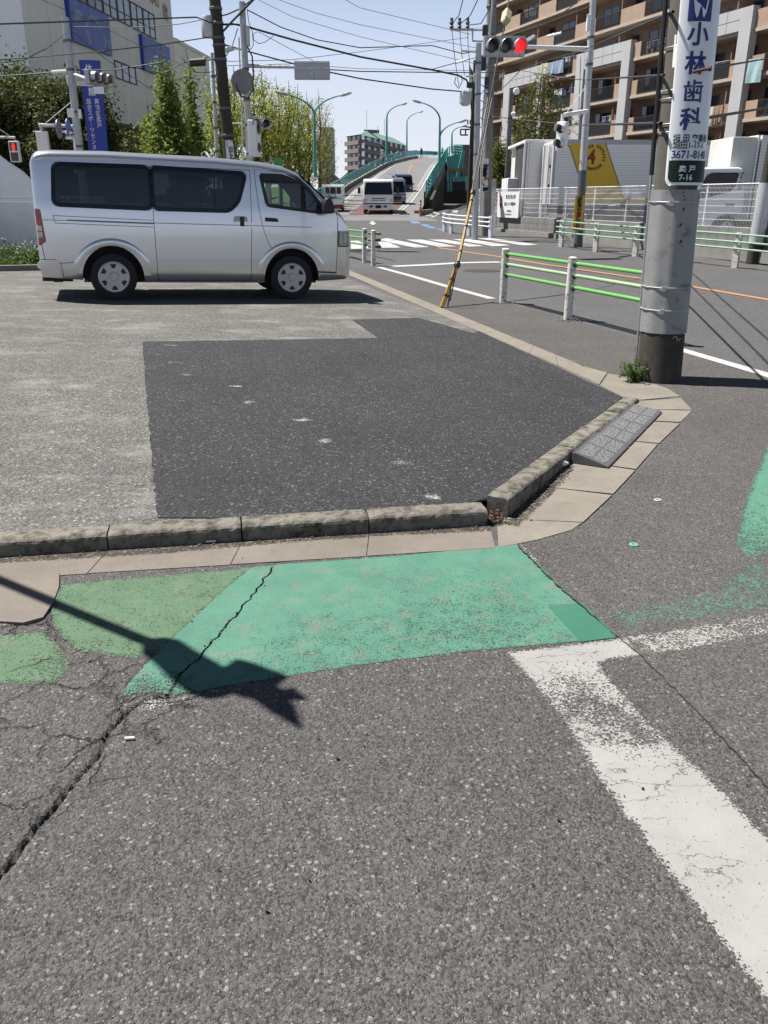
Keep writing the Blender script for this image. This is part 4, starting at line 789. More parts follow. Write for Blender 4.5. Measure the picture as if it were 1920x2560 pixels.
balls = {0: [(.13, .90, .06), (.34, .92, .055), (.52, .92, .05), (.44, .72, .05), (.66, .82, .05), (.58, .28, .06), (.88, .34, .05), (.86, .80, .04)], 1: [(.13, .78, .06), (.45, .68, .06), (.61, .90, .06), (.86, .54, .055)]}
for i, (a, b, zb_, zt_) in enumerate(((4.85, 9.95, 9.3, 11.35), (15.25, 20.35, 9.27, 11.3))):
    pn = wframe(WS, a, b, zb_, zt_, .002, .22).build('picture_panel', 'panel_blue', sh); wframe(WS, a-.16, a, zb_, zt_, .002, .225).build('panel_edge', 'sign_blue', pn)
    mb = MB(); L_ = b-a; H_ = zt_-zb_; zt2 = zt_+(1.0 if i == 0 else 0)*0
    for P in figs[i]: mb.face([WS.p(a+x*L_, zb_+z*H_, .226) for x, z in P])
    for (x, z, r) in balls[i]: mb.face([WS.p(a+x*L_+r*H_*.9*math.cos(t*.5236), zb_+z*H_+r*H_*math.sin(t*.5236), .228) for t in range(12)])
    mb.build('figures', 'panel_fig', pn)
text('館', .95, 'slab', sh, WS.p(20.6, 13.45, .03), WS.d, (0, 0, 1), .03, depth=.02); text('体育', .95, 'slab', sh, WS.p(18.6, 13.95, .03), WS.d, (0, 0, 1), .03, depth=.02)
# ---------------------------------------------------------------- trees
def tree(name, label, group, base, h, rad, leafmat, nleaf, ls, seed, limb=30, prof=None, up=.75, bark='bark', z0=.18, tr=.02, bare=0., shape='col', twigs=2):
    rg = random.Random(seed); t = thing(name, label, 'tree', base, 0, group); B = Vector(base); W_ = MB(); L_ = MB()
    prof = prof or [(0, .35), (.25, 1), (.55, .8), (.8, .45), (1, .06)]
    tp = [B+Vector((rg.gauss(0, .02)*h*.5*(k > 0), rg.gauss(0, .02)*h*.5*(k > 0), h*.98*k/6)) for k in range(7)]
    W_.tube(tp, [max(.012, tr*h*(1-k/6.3)) for k in range(7)], 7)
    tips = []
    def at_(f): f = min(.999, max(0, f))*6; k = int(f); return tp[k].lerp(tp[k+1], f-k)
    for i in range(limb):
        f = z0+(1-z0)*(i+rg.random())/limb*.97; p = at_(f*.93); a = i*2.4+rg.uniform(-.5, .5); q = (f-z0)/(1-z0); R_ = rad*ip(q, prof)*rg.uniform(.7, 1.12)
        rise = R_*up*rg.uniform(.7, 1.4); e = p+Vector((math.cos(a)*R_, math.sin(a)*R_, rise)); m_ = p.lerp(e, .55)+Vector((0, 0, -.12*R_ if up > .6 else .1*R_)); r1 = max(.012, .4*tr*h*(1-q)*.8)
        W_.tube([p, m_, e], [r1, r1*.6, .007], 5, False); tips.append((p, m_, e, R_))
        for j in range(twigs):
            s_ = rg.uniform(.3, .95); o_ = p.lerp(m_, s_*2) if s_ < .5 else m_.lerp(e, s_*2-1); e2 = o_+Vector((rg.uniform(-.4, .4)*R_, rg.uniform(-.4, .4)*R_, rg.uniform(.15, .7)*R_)); W_.tube([o_, e2], [r1*.4+.004, .005], 4, False); tips.append((o_, o_.lerp(e2, .5), e2, R_*.5))
    wts = [x[3] for x in tips]; tot = sum(wts)
    for (p, m_, e, R_) in tips:
        n = int(nleaf*R_/tot); cl = []
        for j in range(max(1, n//14)):
            s_ = rg.random()**.7; c = (p.lerp(m_, s_*2) if s_ < .5 else m_.lerp(e, s_*2-1)); cl.append(c)
        for j in range(n):
            c = cl[j % len(cl)]; k_ = .11*rad+.05
            c = c+Vector((rg.gauss(0, k_), rg.gauss(0, k_), rg.gauss(0, k_*.9)))
            if rg.random() < bare*(c.z-B.z)/h: continue
            a = Vector((rg.uniform(-1, 1), rg.uniform(-1, 1), rg.uniform(-.7, .7))).normalized(); b = a.cross(Vector((rg.uniform(-1, 1), rg.uniform(-1, 1), rg.uniform(-1, 1)))).normalized(); s2 = ls*rg.uniform(.55, 1.3)
            L_.face([c-a*s2, c-b*s2*.6, c+a*s2, c+b*s2*.6])
    W_.build('trunk', bark, t, True); L_.build('crown', leafmat, t); return t
def gz(v): return Vector((v.x, v.y, terr(v.y)))
def T_(u, Y): p = D(u, 500, Y); return Vector((p.x, Y, terr(Y)-.1))
bp = [(0, .6), (.25, 1), (.6, .95), (.85, .7), (1, .35)]
for i, (u, Y, h, r_) in enumerate(((60, 39, 6.1, 2.7), (205, 37, 5.7, 2.0), (-70, 40, 6.0, 2.4), (290, 40, 3.9, 1.5))):
    tree('evergreen_tree', ['dense dark evergreen tree behind the leftmost pedestrian signals', 'dark evergreen tree right behind the tall blue banner', 'dark evergreen tree cut by the left edge of the photo', 'low dark evergreen between the banner and the conifer'][i], 'dark evergreens before the sports hall', T_(u, Y), h, r_, 'leaf_dark', 22000 if i < 2 else 12000, .078, 20+i, 34, bp, .35, z0=.28, tr=.02)
cp = [(0, 1), (.25, .8), (.5, .45), (.7, .22), (1, .02)]
tree('conifer', 'tall pointed light green conifer left of the leaning concrete pole', 'spring conifers', T_(437, 37), 7.2, 1.45, 'leaf_cedar', 12000, .085, 31, 52, cp, .25, z0=.12, tr=.012)
tree('conifer', 'narrower light green conifer just behind the leaning concrete pole', 'spring conifers', T_(492, 41), 7.6, 1.0, 'leaf_cedar', 6500, .085, 32, 44, cp, .35, z0=.12, tr=.012, bare=.35)
tree('conifer', 'lower light green conifer beside the hall corner', 'spring conifers', T_(395, 40), 5.2, 1.3, 'leaf_cedar', 7000, .09, 33, 40, cp, .3, z0=.1, tr=.012)
gp_ = [(0, .5), (.2, 1), (.5, .92), (.75, .6), (1, .1)]
gk_ = [(560, 46, 7.8, 1.5), (600, 50, 8.0, 1.5), (645, 47, 7.7, 1.6), (672, 54, 8.6, 1.5), (702, 58, 8.4, 1.5), (727, 62, 8.6, 1.5), (752, 66, 8.8, 1.5), (776, 70, 8.7, 1.5), (800, 76, 9.5, 1.7), (818, 84, 8.6, 1.7)]
wd_ = ['nearest to the leaning concrete pole', 'behind the round back-to-front sign', 'right of the grey signal post', 'behind the hanging pedestrian signal', 'fifth along the row from the van', 'left of the double-armed lamp', 'directly left of the teal lamp post', 'behind the teal lamp post', 'sparse, near the end of the row', 'last and barest, by the distant flats']
for i, (u, Y, h, r_) in enumerate(gk_): tree('ginkgo_tree', 'upright ginkgo in fresh yellow-green leaf, '+wd_[i], 'row of ginkgo trees', T_(u, Y), h, r_*.78, 'leaf_spring', 11000 if i < 8 else 3500, .066, 40+i, 46, gp_, 1.5, 'bark_pale' if i > 7 else 'bark', z0=.2, tr=.018, bare=.95, twigs=3)
tree('ginkgo_tree', 'thin airy tree with sparse leaves before the balconies', None, T_(1330, 52), 8.4, 2.0, 'leaf_olive', 7000, .075, 61, 50, [(0, .7), (.3, 1), (.6, .7), (1, .1)], .7, 'bark', z0=.15, tr=.013, bare=.3, twigs=4)
tree('shrub', 'rounded olive green bush beside the banner-bearing grey pole', None, T_(1255, 56), 4.3, 1.5, 'leaf_olive', 8000, .08, 62, 30, bp, .6, z0=.1, tr=.015)['category'] = 'bush'
# grass bank left of the bridge
mb = MB(); bank = [D(700, 505, 50), D(760, 492, 62), D(800, 482, 80), D(850, 470, 110), D(700, 462, 110), D(560, 470, 90)]
P = [(-9, 40, .4), (-7.0, 50, .5), (-6.6, 62, .9), (-7.4, 80, 2.0), (-8.6, 110, 3.0), (-30, 110, 2.2), (-34, 60, 1.4), (-20, 42, .6)]
mb.face(P); pm('grass', (.075, .13, .03), .9, 0, .35, 3, bump=.6); ST(mb.build('grass_bank', 'grass'))
mb = MB(); r_ = random.Random(3)
for i in range(9000):
    a, b = r_.random(), r_.random(); x = -6.9-a*9; y = 41+b*55; z = .45+max(0, (y-50))*.03+.1*a; s = r_.uniform(.04, .10); mb.face([(x-s, y, z-.05), (x+s*.3, y+r_.uniform(-s, s), z-.05), (x+r_.uniform(-.05, .05), y, z+s*2)])
tag(mb.build('grass', 'leaf_weed'), kind='stuff')
# weeds, kerb and fence by the covered car at the left edge
FA = G(0, 672); FB = G(95, 668)
LK0 = Vector((-14, 17.1, 0)); LK1 = Vector((-5.2, 18.6, 0))
a_, b_ = GL(0, 678), GL(93, 676); dK = (b_-a_).normalized(); LK0 = a_-dK*6; LK1 = a_+dK*7
mb = MB(); hz = lotz(a_.x, a_.y)+.0; mb.frame(LK0+Vector((0, 0, -.2)), LK1-LK0, Vector((-dK.y, dK.x, 0))*.14, (0, 0, .30)); ST(mb.build('far_kerb', 'concrete'))
nK = Vector((-dK.y, dK.x, 0)).normalized(); mb = MB(); mb.frame(LK0+nK*.14+Vector((0, 0, -.1)), LK1-LK0, nK*14, (0, 0, .16)); pm('soil', (.16, .12, .08), .95, bump=.6); ST(mb.build('planting_bed', 'soil'))
mb = MB(); fl = MB(); r_ = random.Random(8); zb0 = a_.z+.06
for i in range(300):
    s = r_.uniform(2, 8.4); q = r_.uniform(.2, 1.5); p = LK0+dK*s+nK*q; p.z = zb0; hh = r_.uniform(.12, .5)*(1 if s < 7.2 else .8)
    leaf_cluster(mb, p+Vector((0, 0, hh*.5)), (.12, .12, hh*.55), 34, .035, rng=r_, h=1, flat=.9)
    if r_.random() < .55:
        for _ in range(3): leaf_cluster(fl, p+Vector((r_.uniform(-.1, .1), r_.uniform(-.1, .1), hh*1.05)), (.04, .04, .02), 4, .02, rng=r_, h=1)
tag(mb.build('weeds', 'leaf_weed'), kind='stuff'); tag(fl.build('weed_blossom', 'flower'), kind='stuff')
def mesh_fence(name, label, A, B, z0, h, mat='white', pitch=.05, hp=.18, po=2.0, group=None, pr_=.025, dbl=True):
    t = thing(name, label, 'fence', (A.x, A.y, z0)); d = (B-A); d.z = 0; L = d.length; d.normalize(); n = Vector((-d.y, d.x, 0)); A0 = Vector((A.x, A.y, 0)); zf = lambda s: z0+(z_ if (z_ := 0) else 0)
    m_ = MB(); k = int(L/pitch)
    for i in range(k+1): m_.frame(A0+d*(i*pitch)+Vector((0, 0, z0+.05)), d*.005, n*.005, (0, 0, h-.07))
    j = 0
    while .05+j*hp < h: m_.frame(A0+Vector((0, 0, z0+.05+j*hp)), d*L, n*.009, (0, 0, .009)); j += 1
    if dbl: m_.tube([A0+Vector((0, 0, z0+h)), A0+d*L+Vector((0, 0, z0+h))], .016, 6); m_.tube([A0+n*.03+Vector((0, 0, z0+h-.09)), A0+n*.03+d*L+Vector((0, 0, z0+h-.09))], .008, 6)
    m_.build('mesh_panel', mat, t)
    for i in range(int(L/po)+1): q = MB(); q.tube([A0+d*(i*po)+n*.03+Vector((0, 0, z0-.4)), A0+d*(i*po)+n*.03+Vector((0, 0, z0+h+.02))], pr_, 8); q.build('post', mat, t, True)
    return t
mesh_fence('mesh_fence', 'white wire mesh fence behind the weeds left of the silver van', LK0+nK*1.6, LK0+nK*1.6+dK*9, a_.z+.05, 1.25, 'white', .06, .17, 2.0)
# sheet-covered car behind that fence
cv = thing('covered_vehicle', 'tall vehicle under a translucent white dust sheet behind the mesh fence', 'covered vehicle', LK0+nK*3+dK*4)
mb = MB(); r_ = random.Random(5); cb_ = LK0+dK*5.3+nK*2.1; cb_.z = a_.z+.1
def cvf(i, j):
    x = -3+6.8*i; a = j*math.pi; pr_ = ip(x, [(-3, 1.0), (1.1, 1.0), (1.5, .93), (2.1, .72), (2.6, .45), (3.8, .40)]); y = math.cos(a); w_ = 1.0 if abs(math.cos(a)) < .9 else 1.04; H_ = 2.30*pr_
    zz = H_*min(1, (math.sin(a)*1.9)**.55) if math.sin(a) > 0 else 0; k = .025*math.sin(x*9+a*3)+.02*math.sin(x*4-a*9)
    p = cb_+dK*x+nK*(1.05-math.copysign(min(1, abs(y)*1.35), y)*(.98+k)); p.z += zz+k*.6; return p
mb.grid(cvf, 60, 30); mb.build('dust_sheet', 'pale_cloth', cv, True)
mb = MB(); 
def cvb(i, j): p = cvf(.46+.27*i, .34-.12*j); return p-nK*.012
mb.grid(cvb, 8, 6); mb.build('side_glass', 'steel', cv, True)
mb = MB(); mb.grid(lambda i, j: cvf(.742+.022*i, .36-.13*j)-nK*.012, 2, 6); pm('faded_red', (.33, .20, .21), .6); mb.build('faded_stripe', 'faded_red', cv, True)
# ---------------------------------------------------------------- right: apartment block
PA = D(1235, 497, 105); QA = D(1885, 500, 65); WA = Wall(PA, QA)
ap = thing('apartment_block', 'brown tiled apartment block with long balconies and grey portal frames', 'building', (WA.P.x, WA.P.y, 0))
FZ = [4.25, 7.2, 10.15, 13.1, 16.05, 19.0, 21.95, 24.9, 27.85]; S0, S1 = -2.2, 58.
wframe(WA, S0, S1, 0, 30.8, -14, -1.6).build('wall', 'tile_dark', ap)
wframe(WA, S0-.02, S0+.25, 0, 30.8, -1.6, -.05).build('end_wall', 'tile', ap)
ri = [(4.1+7.45*k, 8.1+7.45*k) for k in range(-1, 7)]
lrg = random.Random(17)
for fi, zf_ in enumerate(FZ):
    wframe(WA, S0, S1, zf_-.28, zf_-.05, -1.6, .06).build('balcony_slab', 'slab', ap)
    segs = []; x = S0
    for a, b in ri:
        if a > x: segs.append((x, a))
        x = b
    segs.append((x, S1))
    for a, b in segs: wframe(WA, a, b, zf_-.05, zf_+1.13, -.12, 0).build('parapet', 'tile', ap)
    for a, b in ri:
        a = max(a, S0+.05); m_ = MB(); m_.frame(WA.p(a, zf_+1.05, -.06), WA.d*(b-a), WA.n*.05, (0, 0, .05)); m_.frame(WA.p(a, zf_+.02, -.06), WA.d*(b-a), WA.n*.05, (0, 0, .05))
        q = a
        while q < b: m_.frame(WA.p(q, zf_+.05, -.05), WA.d*.028, WA.n*.03, (0, 0, 1.0)); q += .13
        if lrg.random() < .45: m_.frame(WA.p(a+.02, zf_+.07, -.09), WA.d*(b-a-.04), WA.n*.01, (0, 0, .95))
        m_.build('railing', 'rail_dark', ap)
    for k in range(-1, 7):
        a = 4.1+7.45*k
        for (x0, x1) in ((a-1.2, a+1.4), (a+2.2, a+4.9)):
            if x1 < S0+.3 or fi > 6: continue
            win(WA, ap, max(x0, S0+.3), x1, zf_+.02, zf_+2.15, 2, None, 'steel_dark', 'window', -1.59)
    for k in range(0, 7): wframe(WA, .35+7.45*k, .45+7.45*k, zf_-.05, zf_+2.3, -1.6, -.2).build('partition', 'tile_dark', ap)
for (a, b, c, d) in ((1.7, 3.1, 9.2, 10.4), (16.7, 18.1, 24.2, 25.4), (31.6, 33.0, 38.7, 39.9), (46.6, 48, 53.7, 55)):
    m_ = MB(); m_.frame(WA.p(a, 0, -.3), WA.d*(b-a), WA.n*.62, (0, 0, 14.5)); m_.frame(WA.p(c, 0, -.3), WA.d*(d-c), WA.n*.62, (0, 0, 14.5)); m_.frame(WA.p(b, 13.05, -.297), WA.d*(c-b), WA.n*.61, (0, 0, 1.447)); pf = m_.build('portal_frame', 'frame_gray', ap)
    m_ = MB()
    for s in [b+(c-b)*k/4 for k in range(0, 5)]: m_.frame(WA.p(s, 13.07, .315), WA.d*.035, WA.n*.004, (0, 0, 1.42))
    m_.frame(WA.p(b, 13.75, .315), WA.d*(c-b), WA.n*.004, (0, 0, .035)); m_.build('joint', 'steel_dark', pf)
# washing on the balconies
def washing(name, label, quads, mats, root_label_cat='laundry'):
    for i, (u0, v0, u1, v1, dv, mt) in enumerate(quads):
        mb = MB(); a = WA.at(u0, v0, .32); b = WA.at(u1, v1, .32); h_ = dv
        mb.grid(lambda x, y: a.lerp(b, x)+Vector((0, 0, -h_*y))+WA.n*(.05*math.sin(x*9+y*2)*(y+.2)), 10, 6); o = tag(mb.build(name, mt), label[i], root_label_cat); md = o.modifiers.new('s', 'SOLIDIFY'); md.thickness = .02
for n_, c in (('cl_yellow', (.66, .62, .40)), ('cl_blue', (.35, .44, .60)), ('cl_deepblue', (.08, .16, .5)), ('cl_white', (.68, .68, .68)), ('cl_tan', (.42, .27, .19)), ('cl_aqua', (.42, .62, .64)), ('cl_gray', (.32, .33, .37)), ('cl_rose', (.45, .25, .25)), ('cl_navy', (.03, .05, .12))): pm(n_, c, .9, 0, .12, 3)
washing('towel', ['pale yellow towel hanging over the balcony rail', 'light blue quilt beside the yellow towel', 'second light blue quilt, further right of the yellow towel'], [(*z4(1110, 632), *z4(1175, 620), 1.0, 'cl_yellow'), (*z4(1180, 622), *z4(1245, 608), 1.05, 'cl_blue'), (*z4(1250, 605), *z4(1328, 588), 1.15, 'cl_blue')], None, 'towel')
washing('quilt', ['blue quilt on the balcony right of the dentist sign', 'cream quilt right of the blue one by the dentist sign', 'brown quilt on the balcony right of the dentist sign', 'tan quilt, rightmost of the four by the dentist sign', 'pale aqua towel hung over the parapet at the right edge'],
        [(*z5(1125, 935), *z5(1165, 930), 1.35, 'cl_deepblue'), (*z5(1168, 930), *z5(1222, 922), 1.35, 'cl_white'), (*z5(1224, 920), *z5(1262, 912), 1.3, 'cl_tan'), (*z5(1264, 912), *z5(1305, 905), 1.2, 'cl_tan'), (*z5(1525, 515), *z5(1650, 500), 1.55, 'cl_aqua')], None, 'quilt')
k = 0; cl = ['cl_white', 'cl_gray', 'cl_white', 'cl_rose', 'cl_navy', 'cl_blue']
spots_ = [(z5(585, 365), z5(790, 320), 9, .85, 'washing of white and pink clothes on the balcony left of the concrete pole'), (z5(200, 1010), z5(365, 985), 8, .8, 'dark clothes drying on the lower balcony behind the steel signal pole'), (z5(1165, 540), z5(1300, 520), 7, .8, 'shirts drying on the balcony just right of the dentist sign'), (z4(890, 105), z4(1050, 60), 7, .9, 'white and pink clothes on the upper left balcony above the red signal'), (z4(1270, 570), z4(1420, 540), 6, .5, 'hanging clothes above the pale quilts'), (z4(1180, 880), z4(1400, 860), 5, .7, 'dark clothes drying inside the middle floor balcony'), (z4(640, 700), z4(700, 690), 4, .9, 'clothes on the balcony at the far left end of the block'), (z5(1595, 900), z5(1655, 890), 4, .9, 'rolled grey mats standing on the balcony at the right edge')]
for a, b, n, h_, lb in spots_:
    A_ = WA.at(*a, -.3); B_ = WA.at(*b, -.3); t = thing('washing_line', lb, 'laundry', A_); m_ = MB(); m_.tube([A_, B_], .015, 5); m_.build('pole', 'galv', t)
    for i in range(n):
        c = A_.lerp(B_, (i+.5)/n); w_ = (B_-A_).length/n*.42; hh = h_*lrg.uniform(.6, 1.1); m_ = MB(); m_.grid(lambda x, y: c+WA.d*w_*(2*x-1)*(1 if y > .3 else .8)+Vector((0, 0, -hh*y))+WA.n*.04*math.sin(x*7+i), 4, 4); m_.build('garment', cl[lrg.randrange(6)] if n > 4 else ('cl_gray' if n == 4 else 'cl_navy'), t)
# ---------------------------------------------------------------- block wall, mesh fence, lot of trucks
BW0 = G(1240, 576); BW1 = G(1915, 662); bd = (BW1-BW0); bd.z = 0; bL = bd.length; bd.normalize(); bn = Vector((-bd.y, bd.x, 0)); bn = bn if bn.x > 0 else -bn
concrete('block_wall', (.30, .30, .295), None, stain=.45, bump=.3, sc=120)
m0, nt0, b0_ = mk('block_courses'); N = NT(nt0)
BWW = Wall(BW0, BW1)
t = thing('block_wall', 'grey concrete block wall with stained blocks under the white mesh fence', 'wall', BW0)
zt0 = D(1240, 541, BW0.y).z; zt1 = D(1915, 633, BW1.y).z
rows_ = 3; nb = int((bL+8)/.4); r_ = random.Random(2)
mb = MB(); mb.frame(BW0+bn*.012+Vector((0, 0, -.3)), bd*(bL+8), bn*.1, (0, 0, .3+.60)); mb.build('mortar', 'concrete', t)
mb = MB()
for j in range(rows_):
    for i in range(nb): mb.frame(BW0+bd*(i*.4+.005)+Vector((0, 0, -.02+j*.205)), bd*.39, bn*.05, (0, 0, .197))
mb.build('blocks', 'block_wall', t)
mb = MB(); mb.frame(BW0-bn*.14+Vector((0, 0, -.2)), bd*(bL+8), bn*.14, (0, 0, .29)); mb.build('kerb', 'concrete', t)
for mm in (): pass
FZ0 = BW0.z+.61
mesh_fence('mesh_fence', 'long white wire mesh fence on the block wall before the trucks', BW0+bn*.06, BW1+bn*.06+bd*6, .80, 1.10, 'white', .055, .17, 2.0)
e0 = BW0+bn*.06; mesh_fence('mesh_fence', 'short end panel of white mesh fence turning away beside the no entry board', e0, e0+Vector((-.7, 3.2, 0)), .80, 1.10, 'white', .05, .17, 1.6)
mb = MB(); mb.frame(BW0+Vector((-.02, 0.02, -.2)), Vector((-.7, 3.2, 0)), bn*.1, (0, 0, .95)); tag(mb.build('block_wall', 'block_wall'), 'short return of the grey block wall at its far left end', 'wall')
mb = MB(); mb.face([(BW0.x+.1, BW0.y, .32), (BW1.x+3, BW1.y-6, .22), (60, 14, .3), (80, 60, .6), (8, 62, .6), (4.9, 39, .36)]); ST(mb.build('truck_yard', 'asphalt_street'))
# no entry board
WB = Wall(BW0-bn*.05, BW1-bn*.05)
def board(name, label, cat, W, uv0, uv1, mat, th=.03, off=.0, root=None):
    s0, zt = W.sz(*uv0); s1, zb = W.sz(*uv1); t = thing(name, label, cat, W.p((s0+s1)/2, zb, off)); mb = MB(); mb.frame(W.p(s0, zb, off), W.d*(s1-s0), W.n*th, (0, 0, zt-zb)); mb.build('panel', mat, t, bevel=.004); return t, s0, s1, zb, zt
t, s0, s1, zb_, zt_ = board('notice_board', 'white notice board with a red no entry disc on the mesh fence', 'notice board', WB, q4(190, 552), q4(385, 812), 'sign_white', .03, .02)
ctr = WB.p(s0+(s1-s0)*.17, zb_+(zt_-zb_)*.60, .053); mb = MB(); mb.face([ctr+WB.d*.16*math.cos(a*.2618)+Vector((0, 0, .25*math.sin(a*.2618))) for a in range(24)]); pm('sign_red', (.55, .08, .08), .5); mb.build('disc', 'sign_red', t)
mb = MB(); mb.frame(ctr+WB.n*.002-WB.d*.11+Vector((0, 0, -.035)), WB.d*.22, WB.n*.002, (0, 0, .07)); mb.build('bar', 'sign_white', t)
wX = WB.d if WB.d.x > 0 else -WB.d
for ln, f_, sz_, fx in (('関係者以外進入厳禁', .79, .17, .62), ('監視カメラ２４時間作動中', .52, .15, .60), ('中村運送株式会社', .25, .09, .58), ('葛飾区奥戸七丁目十六番十一号', .12, .075, .55)): text(ln, sz_, 'ink', t, WB.p(s0+(s1-s0)*fx, zb_+(zt_-zb_)*f_, .054), wX, (0, 0, 1), .003, sx=.62)
# far mint railing, white railing, left green railing
def pipe_rail(label, posts, hts, mat, pmat, hpost, rr=.02, pr_=.055, sq=False, ext=(0, 0), clamp=None, name='guard_rail'):
    t = thing(name, label, 'guard rail', posts[0])
    for p in posts:
        mb = MB()
        if sq: mb.box((p.x, p.y, p.z+hpost/2), (pr_*2, pr_*1.4, hpost), math.atan2((posts[-1]-posts[0]).y, (posts[-1]-posts[0]).x)+.4)
        else: post(mb, p, hpost, pr_)
        mb.build('post', pmat, t, not sq)
    d0 = (posts[1]-posts[0]).normalized(); d1 = (posts[-1]-posts[-2]).normalized(); Q = [posts[0]-d0*ext[0]]+posts[1:-1]+[posts[-1]+d1*ext[1]]; nn_ = Vector((-d0.y, d0.x, 0)); nn_ = nn_ if nn_.dot(posts[0]) < 0 else -nn_
    for i, h in enumerate(hts):
        mb = MB(); mb.tube([p+Vector((0, 0, h))+nn_*(pr_ if sq else 0) for p in Q], rr, 8); ro = mb.build('rail', mat[i] if isinstance(mat, list) else mat, t, True)
        if clamp:
            for p in posts: mb = MB(); mb.lathe(p+Vector((0, 0, h))-d0*.12, d0, [(rr*1.4, 0), (rr*1.4, .24)], 8); mb.build('clamp', clamp, ro, True)
    return t
FP = [G(1402, 617), G(1488, 629), G(1587, 641)]; fd = (FP[2]-FP[0]).normalized(); FP += [FP[2]+fd*2.2, FP[2]+fd*4.35, FP[2]+fd*6.5, FP[2]+fd*8.6]
FP[4] = G(1836, 670); FP[3] = (FP[2]+FP[4])/2; FP[5] = FP[4]+fd*2.2
pipe_rail('pale mint green pipe railing with white posts along the far pavement', FP[:6], (.76, .59, .44), 'rail_mint', 'post_white', .80, .022, .07, True, (.25, 1.5))
WP = [G(*z7(450, 1780)), G(*z7(555, 1810)), G(*z7(840, 1845)), G(*z7(1185, 1885))]
pipe_rail('white pipe railing with lilac posts at the side street corner', WP, (.70, .55, .40), 'post_lilac', 'post_lilac', .76, .025, .07, True, (.12, .05))
for o in COL.objects:
    if o.parent and o.name.startswith('rail') and o.data.materials[0].name == 'post_lilac': o.data.materials[0] = MATS['white']
A_ = G(*z8(595, 325)); B_ = G(*z8(648, 342)); dl = Vector((-.36, .93, 0)).normalized()
pipe_rail('bright green pipe railing with rusty white posts beside the van nose', [A_+dl*6, A_+dl*4, A_+dl*2, A_], (.73, .58, .43), 'rail_green', 'post_white', .80, .024, .056, False, (0, 0), 'clamp')
t = thing('guard_rail', 'single rusty white post with short green rail stubs by the van nose', 'guard rail', B_); mb = MB(); post(mb, B_, .80); mb.build('post', 'post_white', t, True)
for h in (.73, .58, .43): mb = MB(); mb.tube([B_+Vector((-.12, .07, h)), B_+Vector((.13, -.05, h))], .026, 10); mb.tube([B_+Vector((.09, -.03, h)), B_+Vector((.17, -.06, h))], .034, 10); mb.build('rail_stub', 'clamp', t, True)
# ---------------------------------------------------------------- big trailer and trucks in the yard
TY = 34.; tz = D(1414, 350, TY).z; TX0 = D(1385, 400, TY).x; TX1 = D(1925, 400, TY).x; tb = D(1500, 512, TY).z
m_, nt_, b_ = mk('ribbed_alu'); N = NT(nt_); o_ = N.sep(); rb = N.math('PINGPONG', o_[2], .045)
N.set(b_.inputs['Base Color'], N.mix(N.mr(rb, 0, .012), (.44, .44, .43), (.76, .75, .73))); b_.inputs['Roughness'].default_value = .5; b_.inputs['Metallic'].default_value = .2; N.set(b_.inputs['Normal'], N.bump(rb, .5, .02))
tr_ = thing('box_truck', 'long ribbed aluminium truck body with a yellow slanted panel behind the mesh fence', 'truck', ((TX0+TX1)/2, TY, .4))
mb = MB(); mb.frame((TX0, TY, tb), (TX1-TX0+2.5, 0, 0), (0, 2.4, 0), (0, 0, tz-tb)); bo = mb.build('body', 'ribbed_alu', tr_)
mb = MB(); mb.frame((TX0-.02, TY-.02, tz-.14), (TX1-TX0+2.5, 0, 0), (0, .04, 0), (0, 0, .16)); mb.frame((TX0-.04, TY-.02, tb), (.10, 0, 0), (0, 2.4, 0), (0, 0, tz-tb-.1)); mb.build('corner_trim', 'frame_gray', bo)
TW = Wall((TX0, TY, 0), (TX1, TY, 0)); pt_ = lambda x, y, o=.012: TW.at(*q4(x, y), o)
mb = MB(); mb.face([pt_(845, 50), pt_(1230, 50), pt_(1378, 495), pt_(1415, 615), pt_(1659, 618), pt_(1659, 662), pt_(1065, 662), pt_(975, 385), pt_(885, 110), pt_(872, 95), pt_(845, 95)]); pm('truck_yellow', (.95, .60, .035), .45, 0, .05, .8); mb.build('yellow_panel', 'truck_yellow', bo)
P = [q4(845, 50), q4(1230, 50), q4(1378, 495), q4(1415, 615)]; Wt_ = [pt_(1232, 50, .016), pt_(1378, 495, .016), pt_(1415, 613, .016)]; mb = MB(); mb.tube(Wt_, .012, 4); mb.tube([pt_(845, 97, .016), pt_(872, 97, .016), pt_(887, 112, .016), pt_(975, 387, .016)], .012, 4); mb.build('panel_outline', 'rail_dark', bo)
text('24', .70, 'ink', bo, pt_(1062, 212, .02), (1, 0, 0), (0, 0, 1), .02, sx=.85); pm('num_red', (.42, .03, .02), .5); text('24', .66, 'num_red', bo, pt_(1066, 206, .026), (1, 0, 0), (0, 0, 1), .012, sx=.85)
cc = pt_(1118, 212, .026); msg = 'THE EXPRESS NAKAMURA'
for i, ch in enumerate(msg):
    a = R(128-i*14.2); rr = .40; X_ = Vector((math.sin(a), 0, -math.cos(a))); Y_ = Vector((math.cos(a), 0, math.sin(a)))
    if ch != ' ': text(ch, .135, 'ink', bo, cc+Y_*rr, X_, Y_, .008, sx=.85)
mb = MB(); mb.m = 0
cR = TW.at(*q5(1020, 480), .02); arc = lambda R0, R1, a0, a1, c, n=20: [c+Vector((R0*math.cos(a0+(a1-a0)*i/n), 0, R0*math.sin(a0+(a1-a0)*i/n))) for i in range(n+1)]+[c+Vector((R1*math.cos(a1-(a1-a0)*i/n)+.12, 0, R1*math.sin(a1-(a1-a0)*i/n))) for i in range(n+1)]
mb.face(arc(.60, .36, R(75), R(300), cR)); pm('logo_blue', (.02, .12, .40), .4); mb.build('round_mark', 'logo_blue', bo); mb = MB(); c2_ = cR+Vector((.2, -.002, .08)); mb.face([c2_+Vector((.22*math.cos(i*.3), 0, .22*math.sin(i*.3))) for i in range(21)]); mb.build('round_mark', 'num_red', bo)
